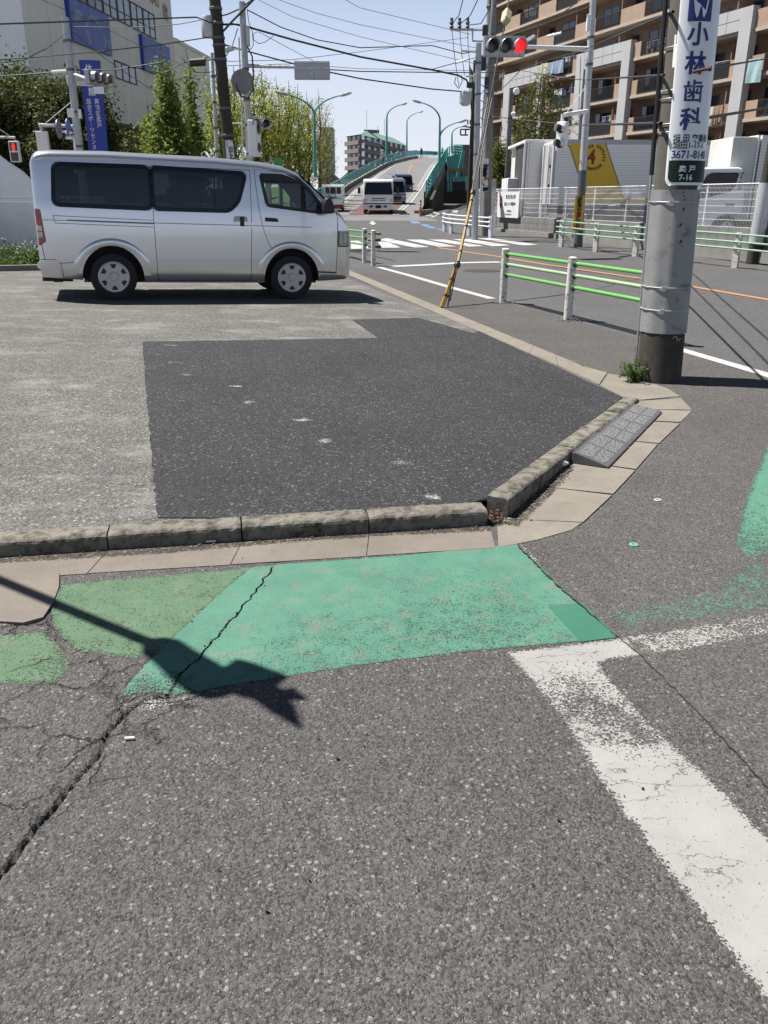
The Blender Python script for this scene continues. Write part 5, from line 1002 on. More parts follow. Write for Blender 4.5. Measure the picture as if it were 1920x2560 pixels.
mb = MB(); c2_ = cR+Vector((.16, -.004, .26)); mb.face([c2_+Vector((.24*math.cos(R(200-i*9)), 0, .14*math.sin(R(200-i*9)))) for i in range(18)]); mb.build('round_mark', 'leaf_weed', bo)
text('RYU', .16, 'ink', bo, TW.at(*q5(878, 592), .02), (1, 0, 0), (0, 0, 1), .002)
mb = MB(); mb.frame((TX0+.2, TY+.2, tb-.35), (TX1-TX0+1, 0, 0), (0, 2, 0), (0, 0, .3)); mb.frame((TX0+1.6, TY+.02, tb-.75), (3.2, 0, 0), (0, .05, 0), (0, 0, .5)); mb.build('chassis', 'interior', tr_)
for x in (TX0+1.2, TX0+2.3, TX0+6.5): make_wheel(tr_, x, TY+.12, -1, .46, .25, 'hub', 6, .26).location.z = .35
# second container left of it
C2 = 36.5; x0 = D(1322, 400, C2).x; x1 = D(1378, 400, C2).x; z_t = D(1350, 357, C2).z; t = thing('box_truck', 'shorter ribbed truck body with open rear door frames left of the yellow panel', 'truck', (x0, C2, .4))
mb = MB(); mb.frame((x0, C2, .9), (x1-x0, 0, 0), (0, 5, 0), (0, 0, z_t-.9)); mb.build('body', 'ribbed_alu', t); mb = MB()
for x in (x0-.22, x0-.10, x1): mb.frame((x, C2-.03, .5 if x < x1 else .9), (.09, 0, 0), (0, .08, 0), (0, 0, z_t-(.5 if x < x1 else .9)))
mb.frame((x0-.2, C2-.04, z_t), (x1-x0+.3, 0, 0), (0, 5, 0), (0, 0, .12)); mb.build('door_frame', 'white', t, bevel=.02); mb = MB(); mb.frame((x0-.12, C2-.01, .9), (.12, 0, 0), (0, 3, 0), (0, 0, z_t-.9)); mb.frame((x0-.1, C2+.4, .45), (x1-x0, 0, 0), (0, 3, 0), (0, 0, .42)); mb.build('dark_side', 'interior', t)
for z in (1.2, 1.9, 2.6): mb = MB(); mb.box((x1+.05, C2-.05, z), (.07, .04, .12)); mb.build('hinge', 'interior', t)
x2 = TX0-.35; mb = MB()
for x in (x2, x2+.2): mb.frame((x, TY+.4, .6), (.08, 0, 0), (0, .08, 0), (0, 0, tz-.75))
mb.build('rear_door', 'white', tr_, bevel=.02)
for z in (1.3, 2.0, 2.7): mb = MB(); mb.box((x2+.3, TY+.42, z), (.08, .05, .12)); mb.build('hinge', 'interior', tr_)
mb = MB(); a = D(1270, 445, 38.5); b = D(1306, 470, 38.5); mb.frame((a.x, 38.5, .4), (b.x-a.x+.3, 0, 0), (0, 2, 0), (0, 0, a.z-.4)); tag(mb.build('storage_box', 'white', bevel=.03), 'plain white storage box in the yard left of the trucks', 'storage box')
# white cab truck at the right edge
ct = thing('cab_truck', 'white cab-over truck with a grey box behind the mesh fence at the right edge', 'truck', D(1800, 560, 27.))
CW = Wall((0, 27, 0), (1, 27, 0)); cp_ = lambda x, y: CW.at(*q5(x, y))
prof = [cp_(470, 1480), cp_(500, 1150), cp_(555, 930), cp_(600, 690), cp_(650, 655), cp_(1150, 650), cp_(1200, 665), cp_(1225, 720), cp_(1225, 1100), cp_(1190, 1310), cp_(990, 1310), cp_(870, 1340), cp_(790, 1420), cp_(740, 1500)]
mb = MB(); mb.prism([(p.x, 27., p.z) for p in prof], (0, 1.75, 0)); cbd = mb.build('cab', 'white_car', ct, True, bevel=.05)
mb = MB(); mb.face([Vector((p.x, 26.985, p.z)) for p in (cp_(640, 925), cp_(720, 760), cp_(760, 740), cp_(1130, 735), cp_(1140, 770), cp_(1095, 915), cp_(1040, 985), cp_(600, 1100), cp_(600, 960))]); mb.build('side_window', 'tint', cbd)
mb = MB(); mb.tube([Vector((p.x, 26.975, p.z)) for p in (cp_(610, 960), cp_(715, 765), cp_(770, 735), cp_(1130, 735), cp_(1135, 770))], .025, 6); mb.build('window_trim', 'black', cbd, True)
mb = MB(); mb.face([Vector((p.x-.012, y, p.z)) for p, y in ((cp_(555, 930), 27.08), (cp_(600, 700), 27.1), (cp_(600, 700), 28.65), (cp_(555, 930), 28.67))]); mb.build('windscreen', 'tint', cbd)
mb = MB(); mb.frame(Vector((cp_(965, 1160).x, 26.975, cp_(965, 1200).z)), (.26, 0, 0), (0, .02, 0), (0, 0, .09)); mb.build('door_handle', 'black', cbd)
text('中村運送', .13, 'ink', cbd, Vector((cp_(1165, 840).x, 26.96, cp_(1165, 840).z)), (0, 0, -1), (1, 0, 0), .002)
a, b = cp_(1040, 270), cp_(1395, 1100); mb = MB(); mb.frame((cp_(1060, 300).x, 27.25, .9), (cp_(1390, 300).x-cp_(1060, 300).x, 0, 0), (0, .05, 0), (0, 0, D(1850, 343, 27.25).z-.9))
mb = MB(); xb0 = D(1832, 360, 27.3).x; xb1 = D(1893, 360, 27.3).x; zt_b = D(1890, 342, 27.3).z; mb.frame((xb0, 27.3, .95), (xb1-xb0, 0, 0), (0, 1.9, 0), (0, 0, zt_b-.95)); pm('box_gray', (.8, .82, .76), .6, 0, .05, 2, streak=.15); mb.build('cargo_box', 'box_gray', ct, bevel=.02)
mb = MB(); mb.frame((xb1+.0, 27.27, .95), (.06, 0, 0), (0, 1.9, 0), (0, 0, zt_b-.9)); mb.frame((xb1+.12, 27.27, .95), (.05, 0, 0), (0, 1.9, 0), (0, 0, zt_b-.9)); mb.frame((xb1+.17, 27.35, .95), (3.0, 0, 0), (0, 1.8, 0), (0, 0, zt_b-.9)); mb.build('box_side', 'ribbed_alu', ct)
mb = MB(); mb.frame((cp_(740, 1400).x, 27.2, .55), (5, 0, 0), (0, 1.3, 0), (0, 0, .35)); mb.build('chassis', 'interior', ct)
make_wheel(ct, cp_(1000, 1400).x, 27.1, -1, .40, .22, 'hub', 6, .22).location.z = .25
# ================================================================ the bridge ramp
st_y = [1290, 1180, 1050, 930, 840, 790, 775]; ST_Y = [52, 72, 98, 115, 130, 155, 172]
Lf = [60, 180, 335, 530, 690, 860, 955]; Ll = [150, 270, 430, 590, 715, 850, 965]; Rl = [775, 890, 985, 1050, 1105, 1160, 1182]; Rf = [965, 1015, 1075, 1135, 1172, 1200, 1212]; Cm = [None]*7
def smp(col, t):
    i = min(int(t), 5); f = t-i; x = col[i]+(col[i+1]-col[i])*f
    return x
def rp_(col, t, dz=0):                           # a point on the ramp surface
    i = min(int(t), 5); f = t-i
    a = D(*z3(col[i], st_y[i]), ST_Y[i]); b = D(*z3(col[i+1], st_y[i+1]), ST_Y[i+1])
    # smooth the rise with its neighbours
    p = a.lerp(b, f); zc = D(*z3(600, st_y[i]), ST_Y[i]).z*(1-f)+D(*z3(600, st_y[i+1]), ST_Y[i+1]).z*f
    return Vector((p.x, p.y, zc+dz))
br = thing('bridge', 'teal-railed road bridge ramp climbing to a crest behind the traffic', 'bridge', rp_(Lf, 0))
TT = [i*.1 for i in range(61)]
def strip_(A, B, z=0, ts=TT):
    mb = MB()
    for a, b in zip(ts, ts[1:]): mb.face([A(a, z), B(a, z), B(b, z), A(b, z)])
    return mb
col_ = lambda c: (lambda t, z=0: rp_(c, t, z))
Lp = lambda t, z=0: rp_(Lf, t, z); Rp = lambda t, z=0: rp_(Rf, t, z)
pm('bridge_road', (.225, .225, .23), .9, 0, .08, .5, bump=.2, spec=.2)
strip_(Lp, Rp, .0).build('road_deck', 'bridge_road', br)
# approach: join the deck with the ground
a0, b0 = Lp(0), Rp(0)
mb = MB(); mb.face([Lp(0, .004), Rp(0, .004), (2.9, 47, terr(47)+.004), (-8.5, 47, terr(47)+.004)]); mb.build('approach_deck', 'bridge_road', br)
def lerpc(A, B, f): return [a+(b-a)*f for a, b in zip(A, B)]
def mark(A, B, t0, t1, z, mat, name='road_marking'): strip_(lambda t, q: rp_(A, t, q), lambda t, q: rp_(B, t, q), z, [t0+(t1-t0)*i/48 for i in range(49)]).build(name, mat, br)
wl = [8, 7, 6.5, 5.5, 5, 4.5, 4]
mark([a-b for a, b in zip(Ll, wl)], [a+b for a, b in zip(Ll, wl)], 0, 6, .03, 'white_line', 'edge_line'); mark([a-b for a, b in zip(Rl, wl)], [a+b for a, b in zip(Rl, wl)], 0, 6, .03, 'white_line', 'edge_line')
for sgn, c in ((1, Ll), (-1, Rl)):
    t = 0.
    while t < 4.6:
        dt = .045+.012*t; k1, k2 = (16, 52); f_ = 1 if t < 1 else 1-.09*(t-1)
        A = [x+sgn*k1*f_ for x in c]; B = [x+sgn*k2*f_ for x in c]; mb = MB(); mb.face([rp_(A, t, .03), rp_(B, t, .03), rp_(B, t+dt*.5, .03), rp_(A, t+dt*.5, .03)]); mb.build('dash', 'white_line', br); t += dt
orx = [400, 520, 640, 862, 900, 965, 1000]
mark([x-5 for x in orx], [x+5 for x in orx], 2.95, 5.6, .03, 'orange_line', 'centre_line')
rL = [330, 470, 560, 700, 0, 0, 0]; rR = [740, 815, 900, 1000, 0, 0, 0]
mark(rL, rR, 0.0, 1.05, .02, 'red_pave', 'red_surface')
mb = MB(); P_a = G(*z3(300, 1308)); P_b = G(*z3(770, 1320)); mb.face([(P_a.x, P_a.y, P_a.z+.006), (P_b.x, P_b.y, P_b.z+.006), (Rp(0).x-2.0, 55.3, terr(55)+.02), (P_a.x+1.6, 55.3, terr(55)+.02)]); mb.build('red_surface', 'red_pave', br)
# left parapet with railing
def wallstrip(F, z0, z1, th, ts, name, mat, root=None):
    mb = MB()
    for a, b in zip(ts, ts[1:]):
        A, B = F(a), F(b); d = (B-A); d.z = 0; d.normalize(); n = Vector((-d.y, d.x, 0))*th
        mb.raw([A+Vector((0, 0, z0)), A+n+Vector((0, 0, z0)), A+n+Vector((0, 0, z1)), A+Vector((0, 0, z1)), B+Vector((0, 0, z0)), B+n+Vector((0, 0, z0)), B+n+Vector((0, 0, z1)), B+Vector((0, 0, z1))], [(0, 1, 2, 3), (4, 5, 6, 7), (0, 3, 7, 4), (1, 2, 6, 5), (3, 2, 6, 7)])
    return mb.build(name, mat, root or br)
wallstrip(Lp, -3.2, .42, .3, [i*.1 for i in range(-3, 61)], 'parapet', 'concrete')
def railing(F, z0, ts, h, root, nm='railing', mat='teal', hs=(0.28, .52, .76, 1.0), pst=None, nb=True, rr=.045, sp=2.0):
    mb = MB(); P = [F(t) for t in ts]
    for k in hs: mb.tube([p+Vector((0, 0, z0+h*k)) for p in P], rr*(1.3 if k == 1.0 else .8), 5, True)
    L = 0; last = P[0]; acc = 0; posts = [P[0]]
    for p in P[1:]:
        acc += (p-last).length; last = p
        if acc > sp: posts.append(p); acc = 0
    mb.build(nm, mat, root)
    for p in posts: m2 = MB(); m2.box((p.x, p.y, p.z+z0+h/2), (.10, .14, h)); m2.build('railing_post', mat, root)
FT = [i*.04 for i in range(-8, 151)]
railing(lambda t: Lp(t)+Vector((-.15, 0, 0)), .42, FT, .95, br, sp=2.2)
# railing across the crest, where the road bends to the right
crest = [D(*z3(x, y), Y) for x, y, Y in ((690, 800, 128), (760, 772, 150), (840, 758, 165), (900, 752, 178), (960, 752, 188), (1040, 752, 196), (1120, 756, 198), (1190, 762, 196), (1240, 770, 192))]
mb = MB(); 
for a, b in zip(crest, crest[1:]): mb.face([a, b, b+Vector((0, 0, 3.6)), a+Vector((0, 0, 3.6 if a is not crest[0] else 1.4))])
mb2 = MB()
for a, b in zip(crest[2:], crest[3:]): mb2.frame(a+Vector((0, 0, .15)), b-a, Vector((0, .1, 0)), (0, 0, .75))
mb2.build('noise_panel', 'teal', br)
railing(lambda t: crest[min(int(t), 7)].lerp(crest[min(int(t), 7)+1], t-min(int(t), 7)), -.7, [i*.25 for i in range(33)], .95, br, rr=.04, sp=1.9)
mb = MB(); mb.prism([crest[0]-Vector((0, 0, 2)), *[c-Vector((0, 0, .62)) for c in crest], crest[-1]-Vector((0, 0, 4)), Rp(6)-Vector((0, 0, 3)), Rp(6)-Vector((0, 0, .01)), Lp(6)-Vector((0, 0, .01))], (0, 0, -.3)) if 0 else None
mb.face([Lp(6), Rp(6), crest[-1]-Vector((0, 0, .45)), *[c-Vector((0, 0, .45)) for c in crest[-2:2:-1]]]); mb.build('crest_deck', 'bridge_road', br)
for (x, y, Y) in ((775, 712, 150), (890, 712, 178)): a = D(*z3(x-30, y+45), Y); b = D(*z3(x+5, y), Y); m2 = MB(); m2.tube([a, b], .12, 5); m2.build('brace', 'teal', br)
# right wall and railing
Wr = lambda t: Rp(t)
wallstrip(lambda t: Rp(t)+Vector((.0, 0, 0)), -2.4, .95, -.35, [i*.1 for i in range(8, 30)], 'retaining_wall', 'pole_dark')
rail_r = [D(*z7(x, y), Y) for x, y, Y in ((165, 1185, 56), (230, 1055, 61), (300, 920, 67), (370, 800, 73), (420, 710, 79), (455, 640, 85), (490, 590, 89), (540, 560, 91), (600, 548, 91), (670, 552, 89), (740, 560, 87))]
def poly_at(P): return lambda t: P[min(int(t), len(P)-2)].lerp(P[min(int(t), len(P)-2)+1], t-min(int(t), len(P)-2))
railing(poly_at(rail_r), -.2, [i*.2 for i in range(51)], 1.0, br, sp=1.2, rr=.028)
wallstrip(poly_at(rail_r), -1.6, -.25, .25, [i*.25 for i in range(10, 41)], 'fascia_beam', 'concrete')
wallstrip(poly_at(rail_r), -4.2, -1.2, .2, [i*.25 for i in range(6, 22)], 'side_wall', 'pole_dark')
pf = thing('footbridge', 'teal steel stair structure and yellow height bar under the bridge side', 'footbridge', D(*z7(700, 1130), 82))
def beam(name, p, q, w_, h_, mat, root, Y): A, B = D(*z7(*p), Y), D(*z7(*q), Y); m2 = MB(); d = (B-A).normalized(); n = d.cross(Vector((0, 1, 0))).normalized()*h_; m2.frame(A-n/2, B-A, n, Vector((0, w_, 0))); m2.build(name, mat, root)
beam('girder', (500, 700), (760, 640), 3, 1.25, 'teal', pf, 86); beam('girder', (560, 860), (700, 870), 2, .8, 'teal', pf, 88)
beam('stair', (765, 490), (665, 920), .4, .32, 'teal', pf, 82); beam('stair', (905, 560), (905, 820), .3, .2, 'teal', pf, 80); beam('stair', (985, 540), (920, 960), .3, .16, 'teal', pf, 60)
for x, y0, y1 in ((520, 800, 1140), (555, 850, 1140), (820, 900, 1120)): beam('column', (x, y0), (x, y1), .2, .24, 'teal', pf, 78)
pm('height_bar', (.36, .22, .07), .6, 0, .3, 30); beam('height_bar', (500, 800), (850, 795), .2, .26, 'height_bar', pf, 76); beam('back_panel', (600, 940), (820, 940), .3, .45, 'teal', pf, 84); beam('back_panel', (560, 1060), (830, 1060), .3, .9, 'interior', pf, 92)
beam('stair_wall', (800, 600), (800, 900), .3, .9, 'concrete', pf, 90)
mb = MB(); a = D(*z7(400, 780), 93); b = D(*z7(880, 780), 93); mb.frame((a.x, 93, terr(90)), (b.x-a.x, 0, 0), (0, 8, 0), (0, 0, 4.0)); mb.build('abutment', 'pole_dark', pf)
c = G(*z7(65, 1530)); kb_ = [D(*z7(0, 1470), 50), D(*z7(160, 1370), 52)]
mb = MB(); A = G(*z7(0, 1540)); B = G(*z7(130, 1450)); mb.frame(A+Vector((-.1, .5, -.1)), Vector((1.3, 7, 0)), (.25, 0, 0), (0, 0, .45)); ST(mb.build('ramp_kerb', 'concrete'))
t = thing('delineator_post', 'orange rubber lane post with pale bands at the bridge entrance', 'lane post', G(*z7(68, 1570))); c = G(*z7(68, 1570)); mb = MB(); mb.lathe(c, (0, 0, 1), [(.19, 0), (.18, .05), (.07, .09), (.06, .95), (.05, 1.0)], 14); pm('orange', (.75, .16, .03), .5); mb.build('post', 'orange', t, True)
for z in (.62, .78): mb = MB(); mb.lathe(c+Vector((0, 0, z)), (0, 0, 1), [(.066, 0), (.066, .07)], 14); mb.build('band', 'pale_cloth', t)
# ---------------------------------------------------------------- lamp posts
def lamp(label, base, top, arms, r=.07, Y=None, g_='teal lamp posts', mat='teal_pale'):
    t = thing('street_lamp', label, 'street lamp', base, 0, g_); mb = MB(); mb.tube([base, base.lerp(top, .5), top], [r*1.1, r*.9, r*.68], 10); mb.build('pole', mat, t, True)
    for (P) in arms:
        mb = MB(); n = 12; a, b, c = [Vector(p) for p in P]; pts = [a.lerp(b, i/n).lerp(b.lerp(c, i/n), i/n) for i in range(n+1)]; mb.tube(pts, [r*.6-(r*.28)*i/n for i in range(n+1)], 8); ar = mb.build('arm', mat, t, True)
        d = (pts[-1]-pts[-3]).normalized(); m2 = MB(); e = pts[-1]; m2.tube([e-d*.1, e+d*.1, e+d*.45, e+d*.6], [r*.5, r*.95, r*.85, r*.4], 8); m2.build('lamp_head', 'galv', ar, True)
def lp_(zf_, Y, base, top, arms, label, r): lamp(label, D(*zf_(*base), Y), D(*zf_(*top), Y), [[D(*zf_(*q), Y) for q in A] for A in arms], r)
lp_(z2, 52, (1290, 1470), (1280, 935), [((1280, 935), (1240, 830), (1050, 782)), ((1282, 935), (1320, 830), (1505, 790))], 'teal lamp post with two curved arms above the van nose', .10)
lp_(z3, 100, (672, 760), (675, 400), [((675, 400), (690, 320), (810, 293))], 'teal single-armed lamp at the left railing in front of the distant flats', .13)
lp_(z3, 140, (855, 720), (856, 450), [((856, 450), (870, 385), (970, 363))], 'thinner single-armed lamp farther along, near the crest', .13)
lp_(z3, 70, (1148, 880), (1153, 420), [((1153, 420), (1130, 310), (975, 274)), ((1155, 580), (1170, 490), (1330, 450))], 'teal lamp at the right line of the ramp with arms to both sides', .11)
lp_(z3, 120, (668, 740), (664, 690), [((664, 690), (640, 650), (530, 615))], 'low teal lamp arm before the wall of the distant flats', .12)
lp_(z3, 105, (1260, 730), (1262, 560), [((1262, 560), (1270, 510), (1350, 492))], 'grey single-armed lamp right of the ramp crest', .12)
# ---------------------------------------------------------------- distant flats
FL = Wall(D(*z3(320, 870), 340), D(*z3(438, 870), 328)); FR = Wall(D(*z3(438, 870), 328), D(*z3(850, 850), 395))
fl_ = thing('apartment_block', 'distant brown five-storey flats with a pale green hipped roof', 'building', (FL.P.x, FL.P.y, 0))
pm('flat_brown', (.20, .175, .165), .8, 0, .05, .2); pm('flat_band', (.27, .235, .22), .8); pm('roof_green', (.25, .45, .36), .6, 0, .06, .3)
q = [FL.P, FL.P+FL.d*FL.L, FR.P+FR.d*FR.L, FR.P+FR.d*FR.L+(FL.P-FL.d*0-(FL.P+FL.d*FL.L))*1.0]
bx = FL.sz(*z3(320, 585))[1]; q3 = [Vector((p.x, p.y, 0)) for p in q]; mb = MB(); mb.prism(q3, (0, 0, bx)); mb.build('wall', 'flat_brown', fl_)
for y in (650, 722, 795, 868):
    z = FL.sz(*z3(325, y))[1]; wframe(FL, -.4, FL.L+.3, z-.7, z+.75, -.2, 1.0).build('balcony', 'flat_band', fl_); wframe(FR, -.3, FR.L*.35, z-.7, z+.75, -.2, .8).build('balcony', 'flat_band', fl_); wframe(FR, FR.L*.42, FR.L+.5, z-.6, z+.7, -.2, .8).build('balcony', 'flat_brown', fl_)
for y in (605, 680, 750, 825):
    z = FL.sz(*z3(325, y))[1]
    for k in range(4): wframe(FL, 1.2+k*4.4, 3.8+k*4.4, z-.9, z+.8, .0, .05).build('window', 'pane_pale' if k % 2 else 'window', fl_)
    for k in range(9): wframe(FR, 2+k*8, 5+k*8, z-.8, z+.7, .0, .05).build('window', 'window', fl_)
cen = sum(q3, Vector())/4; ap_ = Vector((cen.x-1.5, cen.y, bx+3)); e_ = [Vector((p.x, p.y, bx))+(Vector((p.x, p.y, 0))-Vector((cen.x, cen.y, 0))).normalized()*1.6 for p in q3]
mb = MB(); R1_ = e_[0].lerp(e_[1], .5).lerp(Vector((cen.x, cen.y, bx)), .5)+Vector((0, 0, 2.9)); R2_ = e_[2].lerp(e_[3], .5).lerp(Vector((cen.x, cen.y, bx)), .4)+Vector((0, 0, 2.9))
mb.face([e_[0], e_[1], R1_]); mb.face([e_[1], e_[2], R2_, R1_]); mb.face([e_[2], e_[3], R2_]); mb.face([e_[3], e_[0], R1_, R2_]); rf = mb.build('roof', 'roof_green', fl_)
mb = MB(); mb.frame(R1_+Vector((-1, 0, -.6)), (6, 2, 0), (0, 3, 0), (0, 0, 1.0)); mb.build('roof_ridge', 'flat_brown', rf)
for (x, y0, y1) in ((492, 345, 515), (592, 480, 560), (652, 425, 560)): a, b = D(*z3(x, y1), 350), D(*z3(x, y0), 350); m2 = MB(); m2.tube([a, b], .10, 5); m2.build('antenna', 'galv', rf)
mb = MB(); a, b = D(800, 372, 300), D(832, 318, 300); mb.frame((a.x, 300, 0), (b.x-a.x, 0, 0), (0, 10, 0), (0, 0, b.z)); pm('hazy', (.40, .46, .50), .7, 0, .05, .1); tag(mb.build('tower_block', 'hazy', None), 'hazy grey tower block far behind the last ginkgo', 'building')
for (u0, u1, v, Y, mt, lb) in ((855, 905, 434, 170, 'beige_wall', 'low cream house far behind the kei truck'), (800, 850, 440, 150, 'slab', 'low brown house far behind the grass bank'), (905, 955, 438, 210, 'flat_brown', 'low house roof between trees and distant flats')):
    a, b = D(u0, v, Y), D(u1, v, Y); tt_ = thing('house', lb, 'house', a); mb = MB(); mb.frame((a.x, Y, 0), (b.x-a.x, 0, 0), (0, 7, 0), (0, 0, a.z-1)); mb.build('wall', mt, tt_); mb = MB(); mb.prism([(a.x-.5, Y-.5, a.z-1), (b.x+.5, Y-.5, a.z-1), ((a.x+b.x)/2, Y-.5, a.z+.8)], (0, 8, 0)); mb.build('roof', 'flat_band', tt_)
# dark building and pergola on the far right side of the crest
mb = MB(); a, b = D(*z3(1285, 735), 130), D(*z3(1420, 600), 130); mb.frame((a.x, 130, 0), (b.x-a.x+3, 0, 0), (0, 6, 0), (0, 0, D(*z3(1300, 705), 130).z)); z_ = D(*z3(1300, 655), 130).z
for x in (0, 2.1, 4.2): mb.frame((a.x+x, 130, 0), (.7, 0, 0), (0, .7, 0), (0, 0, z_))
mb.frame((a.x-.1, 129.9, z_-.9), (b.x-a.x+3.2, 0, 0), (0, 3, 0), (0, 0, .9)); tag(mb.build('stair_tower', 'flat_brown'), 'dark stair tower with open pergola beyond the bridge crest', 'building')
# ---------------------------------------------------------------- vehicles on the ramp
def box_vehicle(name, label, cat, prof, wd, mat, base, rz, wheels, wr, parts):
    t = thing(name, label, cat); mb = MB(); mb.prism([(x, -wd/2, z) for x, z in prof], (0, wd, 0)); b = mb.build('body', mat, t, True, bevel=.05)
    for x in wheels:
        for s in (-1, 1): make_wheel(t, x, s*(wd/2-.0), s, wr, .2, 'hub', 5, wr*.55)
    parts(t, b); t.location = base; t.rotation_euler.z = rz; return t
def fq(mb, x, y0, y1, z0, z1, th=.02): mb.frame((x, y0, z0), (th, 0, 0), (0, y1-y0, 0), (0, 0, z1-z0)); return mb
FACE = R(-90)                                    # nose towards the camera (-Y)
def truck_parts(t, b):
    x = 1.12
    mb = MB(); mb.raw([(1.10, -.86, 1.22), (1.10, .86, 1.22), (1.00, .76, 1.90), (1.00, -.76, 1.90)], [(0, 1, 2, 3)]); mb.raw([(q_[0]+.03, q_[1], q_[2]) for q_ in [(1.10, -.86, 1.22), (1.10, .86, 1.22), (.995, .76, 1.90), (.995, -.76, 1.90)]], [(0, 1, 2, 3)]); mb.build('windscreen', 'tint', b)
    mb = MB(); mb.box((-2.5, 0, 1.3), (3.6, 1.75, 1.3)); mb.build('cargo_box', 'galv', t, bevel=.03)
    for z in (.98, .87): fq(MB(), 1.10, -.42, .42, z, z+.05, .04).build('grille_slot', 'black', b)
    fq(MB(), 1.10, -.93, .93, .68, .74, .05).build('bumper_gap', 'black', b); fq(MB(), 1.13, -.92, .92, .38, .68, .06).build('bumper', 'white', b)
    for y in (-.55, .30): fq(MB(), 1.19, y, y+.22, .50, .60, .02).build('fog_lamp', 'black', b)
    fq(MB(), 1.20, -.17, .17, .46, .62, .02).build('number_plate', 'sign_green', b)
    for s in (-1, 1):
        fq(MB(), 1.10, min(s*.68, s*.93), max(s*.68, s*.93), .76, 1.0, .045).build('headlight', 'hub', b)
        mb = MB(); mb.box((1.15, s*1.16, 1.45), (.1, .16, .34)); mb.tube([(1.1, s*.95, 1.75), (1.15, s*1.16, 1.62)], .015, 5); mb.build('mirror', 'black', t)
    for y in (-.45, .35): mb = MB(); mb.tube([(1.14, y, 1.24), (1.12, y+.35, 1.33)], .012, 4); mb.build('wiper', 'black', b)
tb_ = G(*z3(600, 1278)); tY = 54.
pT = D(*z3(600, 1272), tY); tk = box_vehicle('delivery_truck', 'white cab-over truck waiting head-on at the foot of the ramp', 'truck', [(1.13, .38), (1.15, .75), (1.12, 1.15), (1.0, 1.98), (.88, 2.10), (-.50, 2.10), (-.6, .38)], 1.80, 'white_car', Vector((pT.x, tY, terr(tY)+.02)), FACE, (.6, -2.4), .36, truck_parts); tk.scale = (1.0,)*3
def sedan_parts(wd, zh, x):
    def f(t, b):
        mb = MB(); mb.raw([(x-.28, -wd*.42, .98), (x-.28, wd*.42, .98), (x-.78, wd*.38, zh-.12), (x-.78, -wd*.38, zh-.12)], [(0, 1, 2, 3)]); mb.raw([(x-.24, -wd*.42, .98), (x-.24, wd*.42, .98), (x-.74, wd*.38, zh-.10), (x-.74, -wd*.38, zh-.10)], [(0, 1, 2, 3)]); mb.build('windscreen', 'tint', b)
        for s in (-1, 1): fq(MB(), x-.01, min(s*wd*.3, s*wd*.47), max(s*wd*.3, s*wd*.47), .66, .82, .05).build('headlight', 'clear_lens', b); mb = MB(); mb.box((x-.65, s*(wd/2+.1), 1.05), (.1, .18, .14)); mb.build('mirror', 'black', b); mb = MB(); mb.raw([(x-1.0, s*(wd/2+.004), 1.0), (x-3.2, s*(wd/2+.004), 1.0), (x-3.1, s*(wd/2+.004), zh-.2), (x-1.15, s*(wd/2+.004), zh-.2)], [(0, 1, 2, 3)]); mb.build('side_window', 'tint', b)
        fq(MB(), x, -wd*.28, wd*.28, .5, .72, .03).build('grille', 'black', b)
    return f
mvp = [(1.9, .3), (1.95, .6), (1.85, .92), (1.6, 1.02), (1.05, 1.75), (.8, 1.85), (-2.1, 1.82), (-2.2, 1.0), (-2.2, .3)]
pm('navy_paint', (.03, .04, .065), .25, .3, .04, coat=.8); pm('gray_paint', (.16, .18, .21), .3, .5, .04, coat=.7)
Yv = 93; pv = D(*z3(812, 1100), Yv); zr = rp_(Lf, 2.05).z
box_vehicle('minivan', 'dark minivan coming down the ramp behind the white truck', 'minivan', mvp, 1.75, 'navy_paint', Vector((pv.x, Yv-1, pv.z+.02)), FACE+.1, (1.2, -1.5), .32, sedan_parts(1.75, 1.85, 1.93)).rotation_euler.y = R(5)
Yv = 70; pv = D(*z3(735, 1192), Yv); box_vehicle('minivan', 'grey van half hidden beside the white truck', 'minivan', mvp, 1.7, 'gray_paint', Vector((pv.x, Yv, pv.z+.02)), FACE+.05, (1.2, -1.5), .32, sedan_parts(1.7, 1.85, 1.93)).rotation_euler.y = R(5)
def kei_parts(t, b):
    mb = MB(); fq(mb, .0, -.7, -.64, .62, .95, 1.9); fq(mb, .0, .64, .7, .62, .95, 1.9); fq(mb, 0, -.7, .7, .58, .93, .05); fq(mb, 0, -.7, .7, .58, .64, 1.9); mb.build('cargo_bed', 'white', t)
    fq(MB(), 1.93, -.5, .5, 1.25, 1.65, .02).build('rear_window', 'tint', b) ; fq(MB(), -.012, -.45, -.2, .40, .5, .01).build('tail_light', 'red_lens', b)
    for y in (-.68, .56): fq(MB(), -.03, y, y+.14, .42, .52, .03).build('tail_light', 'red_lens', t)
    mb = MB(); [mb.tube([(1.9, y, .95), (1.9, y, 1.78)], .02, 5) for y in (-.62, -.2, .2, .62)]; mb.tube([(1.9, -.64, 1.78), (1.9, .64, 1.78)], .022, 5); mb.build('guard_frame', 'white', t)
Yv = 57; pv = D(*z3(200, 1262), Yv)
kt = thing('kei_truck', 'small white pickup seen from behind with a loaded bed, leaving up the ramp', 'pickup truck')
mb = MB(); mb.prism([(x, -.72, z) for x, z in [(1.95, .4), (1.95, 1.7), (2.05, 1.82), (2.9, 1.8), (3.3, 1.2), (3.35, .4)]], (0, 1.44, 0)); b = mb.build('body', 'white_car', kt, True, bevel=.05)
kei_parts(kt, b)
mb = MB(); mb.box((1.0, 0, .45), (2.0, 1.2, .2)); mb.build('chassis', 'interior', kt)
for x in (.45, 2.7):
    for s in (-1, 1): make_wheel(kt, x, s*.70, s, .28, .16, 'hub', 5, .15)
kt.location = Vector((pv.x, Yv-1.5, terr(Yv-1.5)+.02)); kt.rotation_euler.z = R(92)
r_ = random.Random(21)
